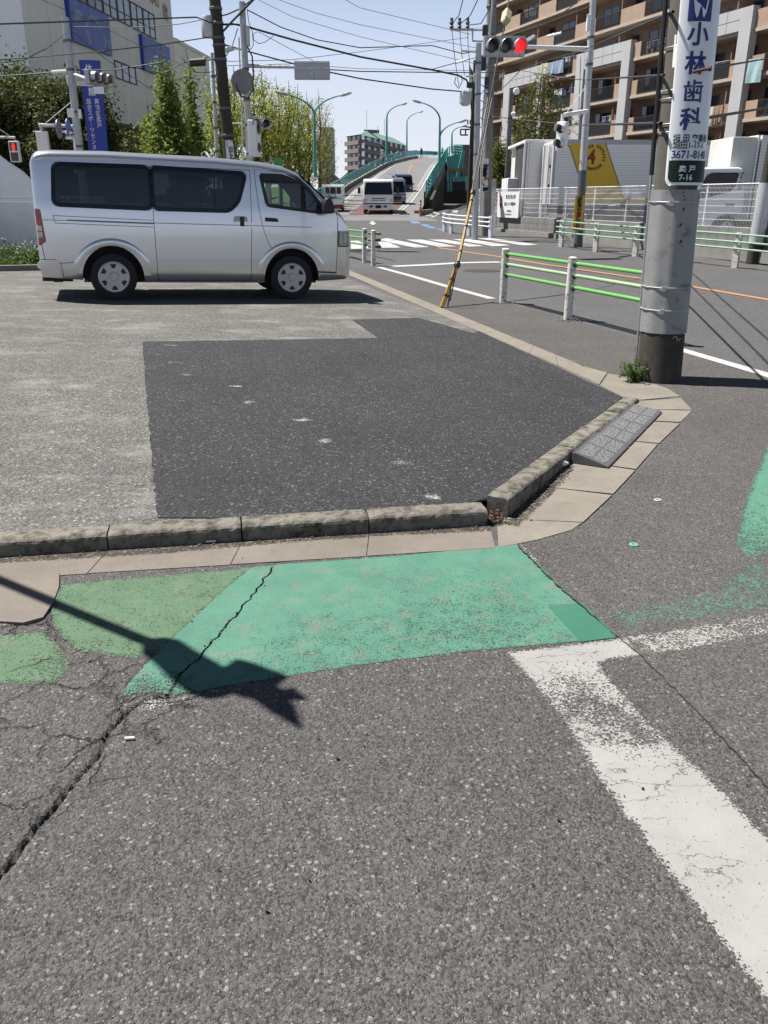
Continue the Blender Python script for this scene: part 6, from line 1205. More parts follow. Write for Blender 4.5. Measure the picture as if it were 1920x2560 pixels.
for nm, mt, x, y, s_, lb in (('tarpaulin', 'cl_navy', .7, -.15, (.5, .5, .36), 'crumpled dark blue tarpaulin on the small pickup bed'), ('tarpaulin', 'cl_gray', 1.1, .25, (.5, .4, .40), 'grey green bundle on the small pickup bed')):
    mb = MB(); ph = [r_.uniform(0, 6) for _ in range(4)]
    def bf(i, j, x=x, y=y, s_=s_, ph=ph): a = i*6.283; b_ = j*math.pi/2; k = 1+.22*math.sin(3*a+ph[0])*math.sin(4*b_+ph[1])+.15*math.sin(7*a+ph[2]); return wm(kt) @ Vector((x+s_[0]*k*math.cos(a)*math.cos(b_), y+s_[1]*k*math.sin(a)*math.cos(b_), .66+s_[2]*math.sin(b_)*k))
    mb.grid(bf, 16, 7); tag(mb.build(nm, mt, None, True), lb, 'tarpaulin')
# ---------------------------------------------------------------- people
def person(label, base, H_, rz, top, legs_c, hair, pose=0):
    t = thing('person', label, 'person'); s = H_/1.72
    J = {'hip': (0, 0, .92), 'sp': (0, 0, 1.15), 'ch': (0, 0, 1.36), 'nk': (0, 0, 1.48), 'hd': (0, .01, 1.60), 'ht': (0, 0, 1.71), 'sl': (-.17, 0, 1.40), 'sr': (.17, 0, 1.40), 'el': (-.22, -.02, 1.13), 'er': (.22, .0, 1.13), 'wl': (-.20, .10, .90), 'wr': (.20, .08, .88), 'hl': (-.09, 0, .88), 'hr': (.09, 0, .88),
         'kl': (-.10, .06, .48), 'kr': (.10, -.04, .48), 'al': (-.10, .10, .07), 'ar': (.10, -.12, .09), 'fl': (-.10, .24, .03), 'fr': (.10, .02, .03)}
    if pose: J.update({'kl': (-.09, .22, .62), 'al': (-.09, .12, .28), 'fl': (-.09, .26, .25), 'kr': (.09, .28, .72), 'ar': (.09, .16, .40), 'fr': (.09, .30, .36), 'sp': (0, .08, 1.12), 'ch': (0, .18, 1.32), 'nk': (0, .22, 1.44), 'hd': (0, .27, 1.55), 'ht': (0, .27, 1.67), 'sl': (-.17, .18, 1.36), 'sr': (.17, .18, 1.36), 'el': (-.24, .32, 1.15), 'er': (.24, .32, 1.15), 'wl': (-.22, .50, 1.06), 'wr': (.22, .50, 1.06)})
    RR = {'hip': .14, 'sp': .125, 'ch': .15, 'nk': .055, 'hd': .095, 'ht': .06, 'sl': .06, 'sr': .06, 'el': .043, 'er': .043, 'wl': .03, 'wr': .03, 'hl': .095, 'hr': .095, 'kl': .06, 'kr': .06, 'al': .042, 'ar': .042, 'fl': .04, 'fr': .04}
    E_ = [('hip', 'sp'), ('sp', 'ch'), ('ch', 'nk'), ('nk', 'hd'), ('hd', 'ht'), ('ch', 'sl'), ('ch', 'sr'), ('sl', 'el'), ('sr', 'er'), ('el', 'wl'), ('er', 'wr'), ('hip', 'hl'), ('hip', 'hr'), ('hl', 'kl'), ('hr', 'kr'), ('kl', 'al'), ('kr', 'ar'), ('al', 'fl'), ('ar', 'fr')]
    for sd_, w_ in (('l', 'wl'), ('r', 'wr')):                                   # five fingers each
        for k in range(5): nm = 'f%s%d' % (sd_, k); p = J[w_]; dx = (k-2)*.016; L_ = (.05, .085, .09, .085, .07)[k]; J[nm] = (p[0]+dx, p[1]+.02+(.02 if k == 0 else 0), p[2]-L_); RR[nm] = .009; E_.append((w_, nm))
    K = list(J); me = bpy.data.meshes.new('body'); me.from_pydata([J[k] for k in K], [(K.index(a), K.index(b)) for a, b in E_], []); o = bpy.data.objects.new('body', me); COL.objects.link(o); o.parent = t
    md = o.modifiers.new('skin', 'SKIN'); md.use_smooth_shade = True
    for i, k in enumerate(K): me.skin_vertices[0].data[i].radius = (RR[k], RR[k]*(.7 if k in ('hip', 'sp', 'ch') else 1)); me.skin_vertices[0].data[i].use_root = (k == 'hip')
    sb = o.modifiers.new('sub', 'SUBSURF'); sb.levels = 1; sb.render_levels = 1
    m2 = bpy.data.meshes.new_from_object(o.evaluated_get(bpy.context.evaluated_depsgraph_get())); o.modifiers.clear(); o.data = m2; m2.materials.clear()
    for mm in ('skin', top, legs_c, 'ink'): m2.materials.append(MATS[mm])
    for f in m2.polygons:
        c = f.center; wr_ = min((c-Vector(J['wl'])).length, (c-Vector(J['wr'])).length)
        f.material_index = 0 if (c.z > J['nk'][2]-.01 or wr_ < .10) else (3 if (c-Vector(J['fl'])).length < .14 or (c-Vector(J['fr'])).length < .14 else (2 if c.z < .93 and wr_ > .1 and abs(c.x) < .19 else 1))
    h_ = Vector(J['hd']); mb = MB(); mb.grid(lambda i, j: h_+Vector((.105*math.cos(i*6.283)*math.sin(j*1.75), -.012+.115*math.sin(i*6.283)*math.sin(j*1.75), .02+.135*math.cos(j*1.75))), 14, 7); mb.build('hair', hair, t, True)
    mb = MB(); mb.box(h_+Vector((0, .10, .0)), (.02, .03, .035)); mb.build('nose', 'skin', t)
    for x in (-.035, .035): mb = MB(); mb.box(h_+Vector((x, .092, .025)), (.018, .012, .01)); mb.build('eye', 'ink', t)
    t.location = base; t.rotation_euler.z = rz; t.scale = (s, s, s); return t
pc = D(*z3(640, 838), 117); 
person('person in white jacket and pale cap riding a bicycle down the ramp edge', pc+Vector((0, 0, .12)), 1.72, R(175), 'cl_white', 'ink', 'cl_white', 1)
bk = thing('bicycle', 'bicycle ridden down the left edge of the ramp', 'bicycle', (0, 0, 0)); mb = MB()
for y in (-.45, .55):
    w_ = MB(); w_.tube([(0, y+.33*math.cos(i*.3142), .33+.33*math.sin(i*.3142)) for i in range(21)], .02, 6, False); w_.build('wheel', 'rubber', bk)
mb.tube([(0, -.45, .33), (0, 0, .30), (0, .42, .80), (0, .55, .33)], .022, 6); mb.tube([(0, 0, .30), (0, -.12, .82)], .022, 6); mb.tube([(0, -.1, .75), (0, .42, .78)], .02, 6); mb.build('frame', 'steel', bk); mb = MB(); mb.box((0, -.13, .86), (.14, .24, .06)); mb.build('saddle', 'black', bk, bevel=.02); mb = MB(); mb.tube([(-.25, .40, .98), (0, .45, .96), (.25, .40, .98)], .014, 5); mb.tube([(0, .42, .8), (0, .45, .96)], .014, 5); mb.build('handlebar', 'galv', bk)
bk.location = pc; bk.rotation_euler.z = R(175)
pc = D(*z3(985, 778), 172); person('person in dark clothes walking on the bridge crest, left of the lamp post', pc, 1.9, R(180), 'cl_navy', 'ink', 'ink')
pc = D(*z3(1174, 772), 165); person('person in a pale shirt and dark trousers on the crest, right of the lamp post', pc, 1.75, R(170), 'cl_blue', 'ink', 'ink')
# ---------------------------------------------------------------- poles and signals
def upole(label, uvb, uvt, Y, rb, rt, mat, name='utility_pole', cat='utility pole', up_=0, basez=None, yt=0, group=None):
    b = D(*uvb, Y); t_ = D(*uvt, Y+yt); d = (t_-b).normalized(); k = (b.z-(terr(Y) if basez is None else basez))/d.z; b0 = b-d*k; top = t_+d*up_; t = thing(name, label, cat, b0, 0, group); mb = MB(); n = 8
    mb.tube([b0.lerp(top, i/n) for i in range(n+1)], [rb+(rt-rb)*i/n for i in range(n+1)], 20); mb.build('pole', mat, t, True); return t, b0, top
def bands(t, b, top, fs, r, mat='galv'):
    d = (top-b).normalized(); L = (top-b).length
    for f in fs: mb = MB(); mb.lathe(b+d*(L*f), d, [(r*1.08, 0), (r*1.12, .01), (r*1.12, .06), (r*1.08, .07)], 16); mb.build('band', mat, t)
t, b, top = upole('old dark concrete pole leaning left behind the van roof', z2(585, 1380), z2(455, 0), 27, .19, .155, 'pole_dark', up_=2.5); OLD = (b, top)
bands(t, b, top, (.34, .42, .56, .60, .62, .66, .70, .735, .74), .17, 'steel_dark')
def on(u, v, Y): return D(u, v, Y)
# plate with lettering low on it
p0, p1 = D(*z2(545, 1165), 26.8), D(*z2(625, 1380), 26.8); pl = thing('pole_notice', 'white notice with a round mark and Japanese words on the leaning pole', 'sign', p1); mb = MB(); ax_ = (D(*z2(560, 1380), 26.8)-D(*z2(540, 1160), 26.8)); mb.face([D(*z2(541, 1165), 26.8), D(*z2(605, 1163), 26.8), D(*z2(628, 1420), 26.8), D(*z2(562, 1420), 26.8)]); o = mb.build('panel', 'sign_white', pl); md = o.modifiers.new('s', 'SOLIDIFY'); md.thickness = .02
for i, ch in enumerate('おくと眼科ク'): text(ch, .17, 'ink', pl, D(*z2(587+i*3.4, 1245+i*30), 26.76), (1, 0, 0), (0, 0, 1), .003)
mb = MB(); c = D(*z2(580, 1192), 26.75); mb.tube([c+Vector((.10*math.cos(i*.35), 0, .10*math.sin(i*.35))) for i in range(17)], .008, 4); mb.build('emblem', 'ink', pl)
mb = MB(); c = D(*z2(400, 230), 27); mb.lathe(c-Vector((0, 0, .25)), (0, 0, 1), [(.17, 0), (.19, .03), (.19, .5), (.17, .54)], 18); tag(mb.build('transformer', 'galv', None, True), 'small grey cylinder transformer hung left of the leaning pole', 'transformer')
# steel signal post with arm
t, b, top = upole('grey steel signal post with a long arm to the hanging signal', z2(748, 1360), z2(680, 15), 26, .105, .085, 'steel', 'signal_post', 'signal post'); SP_ = (b, top)
bands(t, b, top, (.40, .52, .62, .74), .095, 'steel_dark'); mb = MB(); mb.tube([D(*z2(725, 545), 26), D(*z2(900, 553), 26), D(*z2(1115, 557), 26)], [.055, .045, .04], 10); mb.build('arm', 'galv', t, True)
mb = MB(); c = D(*z2(728, 300), 25.95); mb.box(c, (.10, .12, .5)); mb.build('junction_box', 'galv', t, bevel=.01)
mb = MB(); mb.tube([D(*z2(690, 1360), 26.1), D(*z2(655, 310), 26.1)], .022, 6); mb.build('conduit', 'galv', t)
mb = MB(); mb.tube([D(*z2(600, 1022), 26), D(*z2(690, 1024), 26)], .02, 6); mb.build('tie_bar', 'galv', t)
def signal_box(name, label, c, X, W_, H_, th, front=True, lit=2, root=None, cat='traffic light', mat='steel', order=(0, 1, 2), visor=True, vert=False, n=3, r=.15):
    """c: centre; X: direction along the row of lamps; the lamps face n_"""
    t = thing(name, label, cat, c); X = Vector(X).normalized(); Y_ = Vector((0, 0, 1)); nn = X.cross(Y_).normalized()*(1 if front else -1); mb = MB(); o = c-X*W_/2-Y_*H_/2-nn*th/2; mb.frame(o, X*W_, Y_*H_, nn*th); b = mb.build('housing', mat, t, bevel=.02)
    for i in range(n):
        cc_ = (c+X*(W_*(i+.5)/n-W_/2)) if not vert else (c+Y_*(H_*(n-i-.5)/n-H_/2)); mb = MB(); mb.lathe(cc_+nn*(th/2+.001), nn, [(r, 0), (r*.98, .012), (r*.7, .022), (.001, .03)], 24); ln = mb.build('lens', 'signal_red' if i == lit else 'lens_off', b, True)
        if visor:
            m2 = MB(); m2.grid(lambda a, q: cc_+nn*(th/2+.002+(.22*q)*(1-.25*abs(2*a-1)))+(X*math.cos(R(-35+250*a))+Y_*math.sin(R(-35+250*a)))*(r*1.08), 20, 3); vo = m2.build('visor', mat, ln, True); md = vo.modifiers.new('s', 'SOLIDIFY'); md.thickness = .008
    return t, b, nn
c = (D(*z2(1115, 585), 25.8)+D(*z2(1408, 585), 25.8))/2; W_ = (D(*z2(1408, 585), 25.8)-D(*z2(1115, 585), 25.8)).length
t, b_, nn = signal_box('traffic_light', 'grey traffic light seen from behind, hanging at the end of the long arm', c, (1, 0, 0), W_, .46, .14, False, 9, mat='steel')
mb = MB(); mb.frame(c+Vector((-W_/2, -.10, .16)), (W_, 0, 0), (0, .03, 0), (0, 0, .035)); mb.frame(c+Vector((-W_/2, -.10, .02)), (W_, 0, 0), (0, .03, 0), (0, 0, .05)); mb.box(c+Vector((0, -.09, -.12)), (.07, .05, .12)); mb.build('bracket', 'galv', t)
mb = MB(); c = D(*z2(682, 676), 25.7); rr = (D(*z2(775, 676), 25.7)-D(*z2(590, 676), 25.7)).length/2; mb.lathe(c, (0, 1, 0), [(rr, 0), (rr, .02)], 40); pm('sign_back', (.27, .26, .27), .5, .3); o = mb.build('round_sign', 'sign_back'); tag(o, 'big round road sign seen from behind on the steel signal post', 'road sign')
ps, b_, nn = signal_box('pedestrian_signal', 'white pedestrian signal hanging edge-on under a small side-facing light', D(*z2(785, 1150), 25.6), (.25, 1, 0), .36, .95, .26, True, 9, mat='white', visor=False, vert=True, n=2, r=.13)
t, b_, nn = signal_box('traffic_light', 'small grey traffic light above the edge-on pedestrian signal', D(*z2(825, 1027), 25.7), (1, .4, 0), .60, .27, .14, True, 9, n=2, r=.105)
mb = MB(); mb.tube([D(*z2(732, 1020), 26), D(*z2(775, 985), 25.8)], .04, 6); mb.box(D(*z2(778, 982), 25.75), (.12, .12, .12)); mb.build('bracket', 'steel', t)
# slim pole left of the leaning one, with the black box on its cable
t, b, top = upole('slim grey steel pole just left of the leaning concrete pole', z2(475, 1345), z2(432, 440), 27.5, .065, .05, 'galv'); bands(t, b, top, (.5, .62, .75, .88), .06, 'steel_dark')
mb = MB(); mb.tube([D(*z2(250, 520), 27), D(*z2(375, 512), 27)], .11, 10); tag(mb.build('cable_box', 'black', None, True), 'black cable closure on the wire left of the slim pole', 'cable closure')
mb = MB(); a = D(*z2(650, 410), 26.2); mb.tube([a, D(*z2(600, 408), 26.2)], .02, 5); mb.frame(D(*z2(540, 430), 26.2), D(*z2(605, 410), 26.2)-D(*z2(540, 430), 26.2), (0, .2, 0), (0, 0, .1)); tag(mb.build('pole_lamp', 'galv', bevel=.01), 'slim grey lamp between the leaning pole and the signal post', 'lamp')
# notice frame behind the van, teal sign, and small things over the roof line
t = thing('notice_stand', 'dark framed beige notice stand behind the van roof', 'notice stand', D(*z2(895, 1480), 24)); a, b = D(*z2(868, 1290), 24), D(*z2(925, 1900), 24); mb = MB(); mb.frame((a.x, 24, .3), (b.x-a.x, 0, 0), (0, .08, 0), (0, 0, a.z-.3)); mb.build('frame', 'black', t); mb = MB(); mb.frame((a.x+.12, 23.98, .6), (b.x-a.x-.24, 0, 0), (0, .02, 0), (0, 0, a.z-.75)); mb.build('notice', 'cl_yellow', t)
t = thing('shop_sign', 'low white sign with a green top band behind the van roof', 'sign', D(390, 400, 30)); a, b = D(365, 388, 30), D(415, 388, 30); mb = MB(); mb.frame((a.x, 30, 1.6), (b.x-a.x, 0, 0), (0, .1, 0), (0, 0, a.z-1.6)); mb.build('panel', 'sign_white', t); mb = MB(); mb.frame((a.x, 29.98, a.z-.1), (b.x-a.x, 0, 0), (0, .015, 0), (0, 0, .1)); mb.build('band', 'teal', t)
mb = MB(); a = D(695, 405, 28); mb.lathe(a, (0, 1, 0), [(.14, 0), (.14, .03)], 16); mb.tube([a, (a.x, 28, .3)], .02, 5); pm('lime', (.10, .55, .12), .5); tag(mb.build('road_marker', 'lime'), 'small round bright green marker behind the van roof', 'marker')
mesh_fence('mesh_fence', 'white wire mesh fence seen through the van cab windows', Vector((-6.5, 21.5, 0)), Vector((-3.6, 26.8, 0)), .2, 1.15, 'white', .07, .19, 2.0)
# ---------------------------------------------------------------- left corner: signal post, banner, signs
t, b, top = upole('grey steel signal post at the left with two hooded lights', z1(690, 1330), z1(563, 150), 27, .135, .10, 'steel', 'signal_post', 'signal post'); bands(t, b, top, (.45, .60, .78, .9), .12, 'steel_dark')
mb = MB(); mb.tube([D(*z1(450, 622), 27), D(*z1(655, 608), 27)], .045, 8); mb.build('sleeve_bar', 'white', t, True)
mb = MB(); mb.tube([D(*z1(630, 640), 27), D(*z1(800, 700), 25.6)], .05, 8); mb.tube([D(*z1(640, 690), 27), D(*z1(800, 690), 25.8)], .03, 8); mb.build('arm', 'galv', t, True)
a = D(*z1(835, 680), 25.5); signal_box('traffic_light', 'grey traffic light with dark hoods before the blue banner', a, (.28, 1, 0), .95, .36, .14, True, 9, r=.13)
mb = MB(); mb.box(D(*z1(855, 780), 25.3), (.28, .02, .18)); tag(mb.build('name_plate', 'sign_white'), 'blank white plate under the hooded light on the banner', 'sign')
signal_box('traffic_light', 'pale back of a second traffic light left of the banner', D(*z1(690, 700), 27.6), (1, .25, 0), .75, .26, .12, False, 9, mat='white', r=.13)
for x in (612, 690): mb = MB(); mb.box(D(*z1(x, 975 if x < 650 else 985), 26.8), (.20 if x < 650 else .09, .05, .24)); mb.build('sign_panel', 'white', t)
mb = MB(); mb.tube([D(*z1(655, 1092), 27), D(*z1(335, 1080), 27)], .05, 8); mb.tube([D(*z1(395, 1065), 27), D(*z1(618, 878), 27)], .012, 5); mb.build('lower_arm', 'galv', t)
signal_box('pedestrian_signal', 'white pedestrian signal seen from behind above the van rear', D(*z1(372, 1235), 27), (1, 0, 0), .34, .64, .16, False, 9, mat='white', visor=False, vert=True, n=2, r=.14)
mb = MB(); mb.tube([D(*z1(355, 1075), 27), D(*z1(362, 1160), 27)], .05, 8); mb.build('hanger', 'steel', t)
rs = thing('road_sign', 'white bent post with a round blue sign and a round grey sign edge-on', 'road sign', D(*z1(650, 1330), 25)); mb = MB(); mb.tube([D(*z1(652, 1500), 25), D(*z1(648, 1290), 25), D(*z1(640, 1210), 25), D(*z1(612, 1150), 25), D(*z1(540, 1135), 25)], .035, 8); mb.build('post', 'white', rs, True)
for x, y, mt, rr in ((505, 1115, 'sign_back', .25), (585, 1095, 'panel_blue', .21)): m2 = MB(); m2.lathe(D(*z1(x, y), 25), (1., .05, 0), [(rr*1.0, 0), (rr*1.0, .03)], 28); m2.build('disc', mt, rs)
mb = MB(); mb.box(D(*z1(596, 1170), 24.95), (.18, .03, .2)); mb.build('plate', 'sign_white', rs); text('自転車', .07, 'ink', rs, D(*z1(596, 1170), 24.92), (1, 0, 0), (0, 0, 1), .002)
ps = thing('pedestrian_signal', 'pedestrian signal at the far left showing a red standing figure', 'traffic light', D(*z1(130, 1310), 30)); c = D(*z1(130, 1310), 30); mb = MB(); mb.box(c, (.34, .16, .66)); hb = mb.build('housing', 'white', ps, bevel=.03)
mb = MB(); mb.box(c+Vector((0, -.083, .15)), (.25, .01, .26)); mb.build('lens', 'lens_off', hb); mb = MB(); mb.box(c+Vector((0, -.083, -.16)), (.25, .01, .26)); mb.build('lens', 'lens_off', hb)
mb = MB(); mb.box(c+Vector((0, -.092, .145)), (.085, .008, .11)); mb.box(c+Vector((-.018, -.092, .06)), (.03, .008, .08)); mb.box(c+Vector((.018, -.092, .06)), (.03, .008, .08)); mb.lathe(c+Vector((0, -.088, .225)), (0, -1, 0), [(.028, 0), (.028, .008)], 10); mb.build('red_figure', 'signal_red', hb)
mb = MB(); mb.tube([D(*z1(-60, 1185), 30), D(*z1(130, 1188), 30), D(*z1(125, 1240), 30)], .04, 8); mb.tube([D(*z1(-40, 1090), 30), D(*z1(90, 1180), 30)], .012, 5); mb.build('arm', 'galv', ps)
bn_ = thing('banner', 'tall deep blue vertical banner with white Japanese lettering', 'banner', D(*z1(860, 1400), 34)); WBn = Wall(D(*z1(700, 1200), 34), D(*z1(880, 1200), 33.8))
mb = MB(); q_ = [WBn.at(*z1(x, y)) for x, y in ((680, 516), (857, 522), (943, 1420), (780, 1420))]; mb.prism(q_, WBn.n*-.06); mb.build('panel', 'sign_blue', bn_)
X_ = WBn.d if WBn.d.x > 0 else -WBn.d
for ch, x, y in (('体', 770, 600), ('育', 785, 700), ('館', 797, 797)): text(ch, .30, 'sign_white', bn_, WBn.at(*z1(x, y), .02), X_, (0, 0, 1), .008)
for i, ch in enumerate('葛飾区奥戸'): text(ch, .20, 'sign_white', bn_, WBn.at(*z1(839+i*6, 882+i*51), .02), X_, (0, 0, 1), .003)
for i, ch in enumerate('総合スポーツセンター'): text(ch if ch != 'ー' else '｜', .20 if ch != 'ー' else .15, 'sign_white', bn_, WBn.at(*z1(769+i*6.2, 880+i*49.5), .02), X_, (0, 0, 1), .003)
# red disc wall and dark boards behind the signs
mb = MB(); c = D(*z1(508, 1300), 44); mb.lathe(c, (0, -1, 0), [(.75, 0), (.75, .05)], 28); pm('maroon', (.13, .03, .02), .6); tag(mb.build('round_emblem', 'maroon'), 'dark red round emblem on the wall between the evergreens', 'emblem')
# ---------------------------------------------------------------- right: main signal
t, b, top = upole('tall grey steel signal post with a dark wrapped foot and a yellow plate', (1445, 617), (1483, 0), 27.2, .115, .085, 'galv', 'signal_post', 'signal post', up_=2, yt=.2); RP = (b, top)
bands(t, b, top, (.58, .66, .80, .86), .10, 'steel_dark'); d_ = (top-b).normalized(); k_ = (D(*q4(1010, 340), 27.2).z-b.z)/d_.z; mb = MB(); mb.tube([b, b+d_*k_], [.135, .125], 20); mb.build('wrap', 'steel_dark', t, True)
mb = MB(); mb.tube([D(*z4(1545, 485), 27.1), D(*z4(1200, 472), 25.5), D(*z4(905, 462), 24.1)], [.07, .055, .045], 12); mb.build('arm', 'white', t, True)
mb = MB(); mb.tube([D(*z4(1530, 1098), 27.1), D(*z4(1305, 1135), 26.2)], .06, 8); mb.tube([D(*z4(1290, 1125), 26.2), D(*z4(1285, 1225), 26.2)], .045, 8); mb.tube([D(*z4(1335, 1105), 26.3), D(*z4(1510, 870), 27.1)], .01, 5); mb.build('lower_arm', 'white', t)
mb = MB(); mb.box(D(*z4(1546, 228), 26.9), (.12, .14, .44)); mb.build('junction_box', 'white', t, bevel=.02)
cL, cR_ = D(*z4(510, 458), 23.6), D(*z4(912, 462), 23.9); X_ = (cR_-cL).normalized(); c = (cL+cR_)/2
signal_box('traffic_light', 'three-lamp traffic light glowing red beside the brown apartment block', c, X_, (cR_-cL).length, .47, .13, True, 2, mat='steel', r=.155)
signal_box('pedestrian_signal', 'white pedestrian signal with dark lamps on the right signal post', D(*z4(1285, 1348), 26.2), (.75, -.6, 0), .30, .78, .20, True, 9, mat='white', visor=True, vert=True, n=2, r=.12)
yp = thing('pole_notice', 'yellow vertical plate with dark and red Japanese letters on the signal post foot', 'sign', D(*q4(975, 760), 27)); mb = MB(); P4 = [D(*q4(945, 588), 26.95), D(*q4(1040, 590), 26.95), D(*q4(1005, 935), 26.95), D(*q4(912, 935), 26.95)]; mb.prism(P4, (0, .02, 0)); mb.build('panel', 'truck_yellow', yp)
for i, ch in enumerate('自転車は右側通行禁止'): text(ch, .145, 'ink' if i < 4 else 'num_red', yp, D(*q4(990-i*3.1, 615+i*33), 26.92), (1, 0, 0), (0, 0, 1), .005)
# ---------------------------------------------------------------- right group of utility poles near the corner
t, b, top = upole('slim blue-grey steel pole in the cluster left of the apartments', (1187, 580), (1197, 108), 30.5, .11, .095, 'steel'); bands(t, b, top, (.45, .6, .75, .9), .10, 'steel_dark'); PSL = (b, top)
t, b, top = upole('concrete pole with a white and navy advertising plate behind the slim steel pole', (1214, 575), (1229, 0), 33, .19, .14, 'concrete', up_=3); bands(t, b, top, (.45, .55, .62, .70), .16, 'steel_dark'); PCC = (b, top)
ad = thing('pole_sign', 'narrow white advertising plate with a navy band and red mark on the corner pole', 'sign', D(*z7(1110, 900), 32.7)); mb = MB(); P4 = [D(*z7(1072, 612), 32.7), D(*z7(1162, 612), 32.7), D(*z7(1142, 1138), 32.7), D(*z7(1058, 1138), 32.7)]; mb.prism(P4, (0, .04, 0)); mb.build('panel', 'sign_white', ad)
for y0, y1, mt in ((705, 740, 'sign_navy'), (1072, 1135, 'sign_green')): mb = MB(); mb.face([D(*z7(1070, y0), 32.66), D(*z7(1158, y0), 32.66), D(*z7(1156-(20 if y0 > 1000 else 0), y1), 32.66), D(*z7(1068-(8 if y0 > 1000 else 0), y1), 32.66)]); mb.build('band', mt, ad)
for i, ch in enumerate('運転免許教習'): text(ch, .19, 'ink', ad, D(*z7(1106-i*2, 775+i*32), 32.64), (1, 0, 0), (0, 0, 1), .006)
mb = MB(); c = D(*z7(1106, 980), 32.64); mb.tube([c+Vector((.13*math.cos(i*.4), 0, .13*math.sin(i*.4))) for i in range(14)], .02, 4); mb.build('mark', 'num_red', ad)
mb = MB(); mb.tube([D(*z7(1025, 1700), 32.6), D(*z7(1060, 0), 32.6), D(*z4(600, 0), 32.6)], .035, 8); tag(mb.build('cable_duct', 'galv'), 'thin grey duct running up beside the corner concrete pole', 'cable duct')
mb = MB(); a = D(*z7(1120, 1800), 33); mb.tube([a, D(*z7(1135, 1140), 33)], .04, 8); tag(mb.build('stay_guard', 'yellow'), 'thin yellow stay guard between the white railing and the block wall', 'stay guard')
t, b, top = upole('brown old pole crowded with wires beyond the teal stair', z7(850, 1230), z7(905, 0), 60, .16, .13, 'bark', up_=3.5)
t, b, top = upole('dark slim lamp pole in front of the apartment portal', z7(1440, 1080), z4(785, 885), 44, .13, .10, 'steel_dark'); mb = MB(); mb.lathe(D(*z4(830, 905), 43.8), (0, -1, 0), [(.13, 0), (.15, .03), (.15, .2), (.12, .24)], 20); mb.build('lamp_head', 'white', t, True); mb = MB(); mb.lathe(D(*z4(805, 1105), 43.8)-Vector((0, 0, .2)), (0, 0, 1), [(.03, 0), (.11, .07), (.12, .16), (.06, .2)], 16); mb.build('camera_dome', 'white', t, True)
t, b, top = upole('concrete pole with a pale sleeve at the right edge', (1880, 662), (1917, 457), 21.4, .16, .13, 'pole_dark', up_=5); d_ = (top-b).normalized(); k0 = (D(*q5(1380, 1700), 21.4).z-b.z)/d_.z; k1 = (D(*q5(1440, 870), 21.4).z-b.z)/d_.z; mb = MB(); mb.tube([b+d_*k0, b+d_*k1], [.175, .172], 24); mb.build('sleeve', 'galv', t, True)
# cross-arms, insulators, transformer clutter
ca = thing('cross_arm', 'steel cross-arm with three insulators standing out from the corner pole', 'cross-arm', D(*z4(355, 293), 33)); mb = MB(); mb.tube([D(*z4(185, 293), 33), D(*z4(530, 293), 33)], .045, 6); mb.tube([D(*z4(400, 300), 33), D(*z4(402, 405), 33), D(*z4(500, 408), 33)], .035, 6); mb.build('beam', 'galv', ca)
INS = []
for x in (192, 270, 350): mb = MB(); p = D(*z4(x, 288), 33); INS.append(p+Vector((0, 0, .35))); mb.lathe(p, (0, 0, 1), [(.05, 0), (.08, .08), (.05, .12), (.08, .2), (.05, .26), (.06, .34)], 12); mb.build('insulator', 'steel_dark', ca, True)
ca = thing('cross_arm', 'short cross-arm low on the slim steel pole', 'cross-arm', D(*z4(370, 505), 30.5)); mb = MB(); mb.tube([D(*z4(290, 500), 30.5), D(*z4(450, 510), 30.5)], .04, 6); mb.tube([D(*z4(480, 755), 31), D(*z4(330, 752), 31)], .03, 6); mb.build('beam', 'galv', ca)
mb = MB(); c = D(*z4(330, 965), 31); mb.lathe(c-Vector((0, 0, .25)), (0, 0, 1), [(.10, 0), (.20, .08), (.21, .30), (.19, .42), (.08, .46)], 18); tag(mb.build('transformer', 'galv', None, True), 'pale rounded cover hanging among wires at the corner pole', 'transformer')
r_ = random.Random(77); pm('clutter', (.05, .05, .055), .6)
for (x, y, w_, h_, lb) in ((385, 840, .5, .3, 'dark wire closure on the corner pole above the pale cover'), (418, 770, .18, .5, 'grey box strapped to the slim steel pole'), (510, 620, .3, .8, 'dark bundle of cable fittings between the two corner poles'), (540, 820, .26, .6, 'dark cable joint on the corner concrete pole'), (525, 300, .3, .55, 'dark switch gear at the top of the corner pole')):
    mb = MB(); c = D(*z4(x, y), 31.8); mb.box(c, (w_*.6, .2, h_*.6)); tag(mb.build('cable_fitting', 'clutter' if 'dark' in lb else 'galv', bevel=.04), lb, 'cable fitting')
# stay wire with the yellow guard
SB = G(1104, 770); J1 = D(1144, 660, 12.9); J2 = D(1183, 478, 13.8); SW = D(1266, 42, 17.5)
sy = thing('stay_wire', 'yellow guarded stay wire leaning up from the pavement by the near railing', 'stay wire', SB); mb = MB(); mb.tube([SB, SB.lerp(J1, .93)], [.040, .036], 4); mb.build('guard', 'yellow', sy); mb = MB(); mb.tube([J1, J1.lerp(J2, .97)], [.026, .025], 6); mb.build('guard', 'yellow', sy, True)
mb = MB(); mb.tube([SB.lerp(J1, .91), SB.lerp(J1, .96), J1, J1.lerp(J2, .03)], [.035, .052, .05, .03], 10); mb.tube([J1.lerp(J2, .955), J2], .042, 8); mb.build('collar', 'black', sy, True)
for f in (.25, .62): mb = MB(); mb.tube([SB.lerp(J1, f), SB.lerp(J1, f+.03)], .046, 4); mb.build('strap', 'black', sy)
for f in (.16, .5, .86): mb = MB(); mb.tube([J1.lerp(J2, f), J1.lerp(J2, f+.012)], .032, 8); mb.build('strap', 'black', sy)
mb = MB()
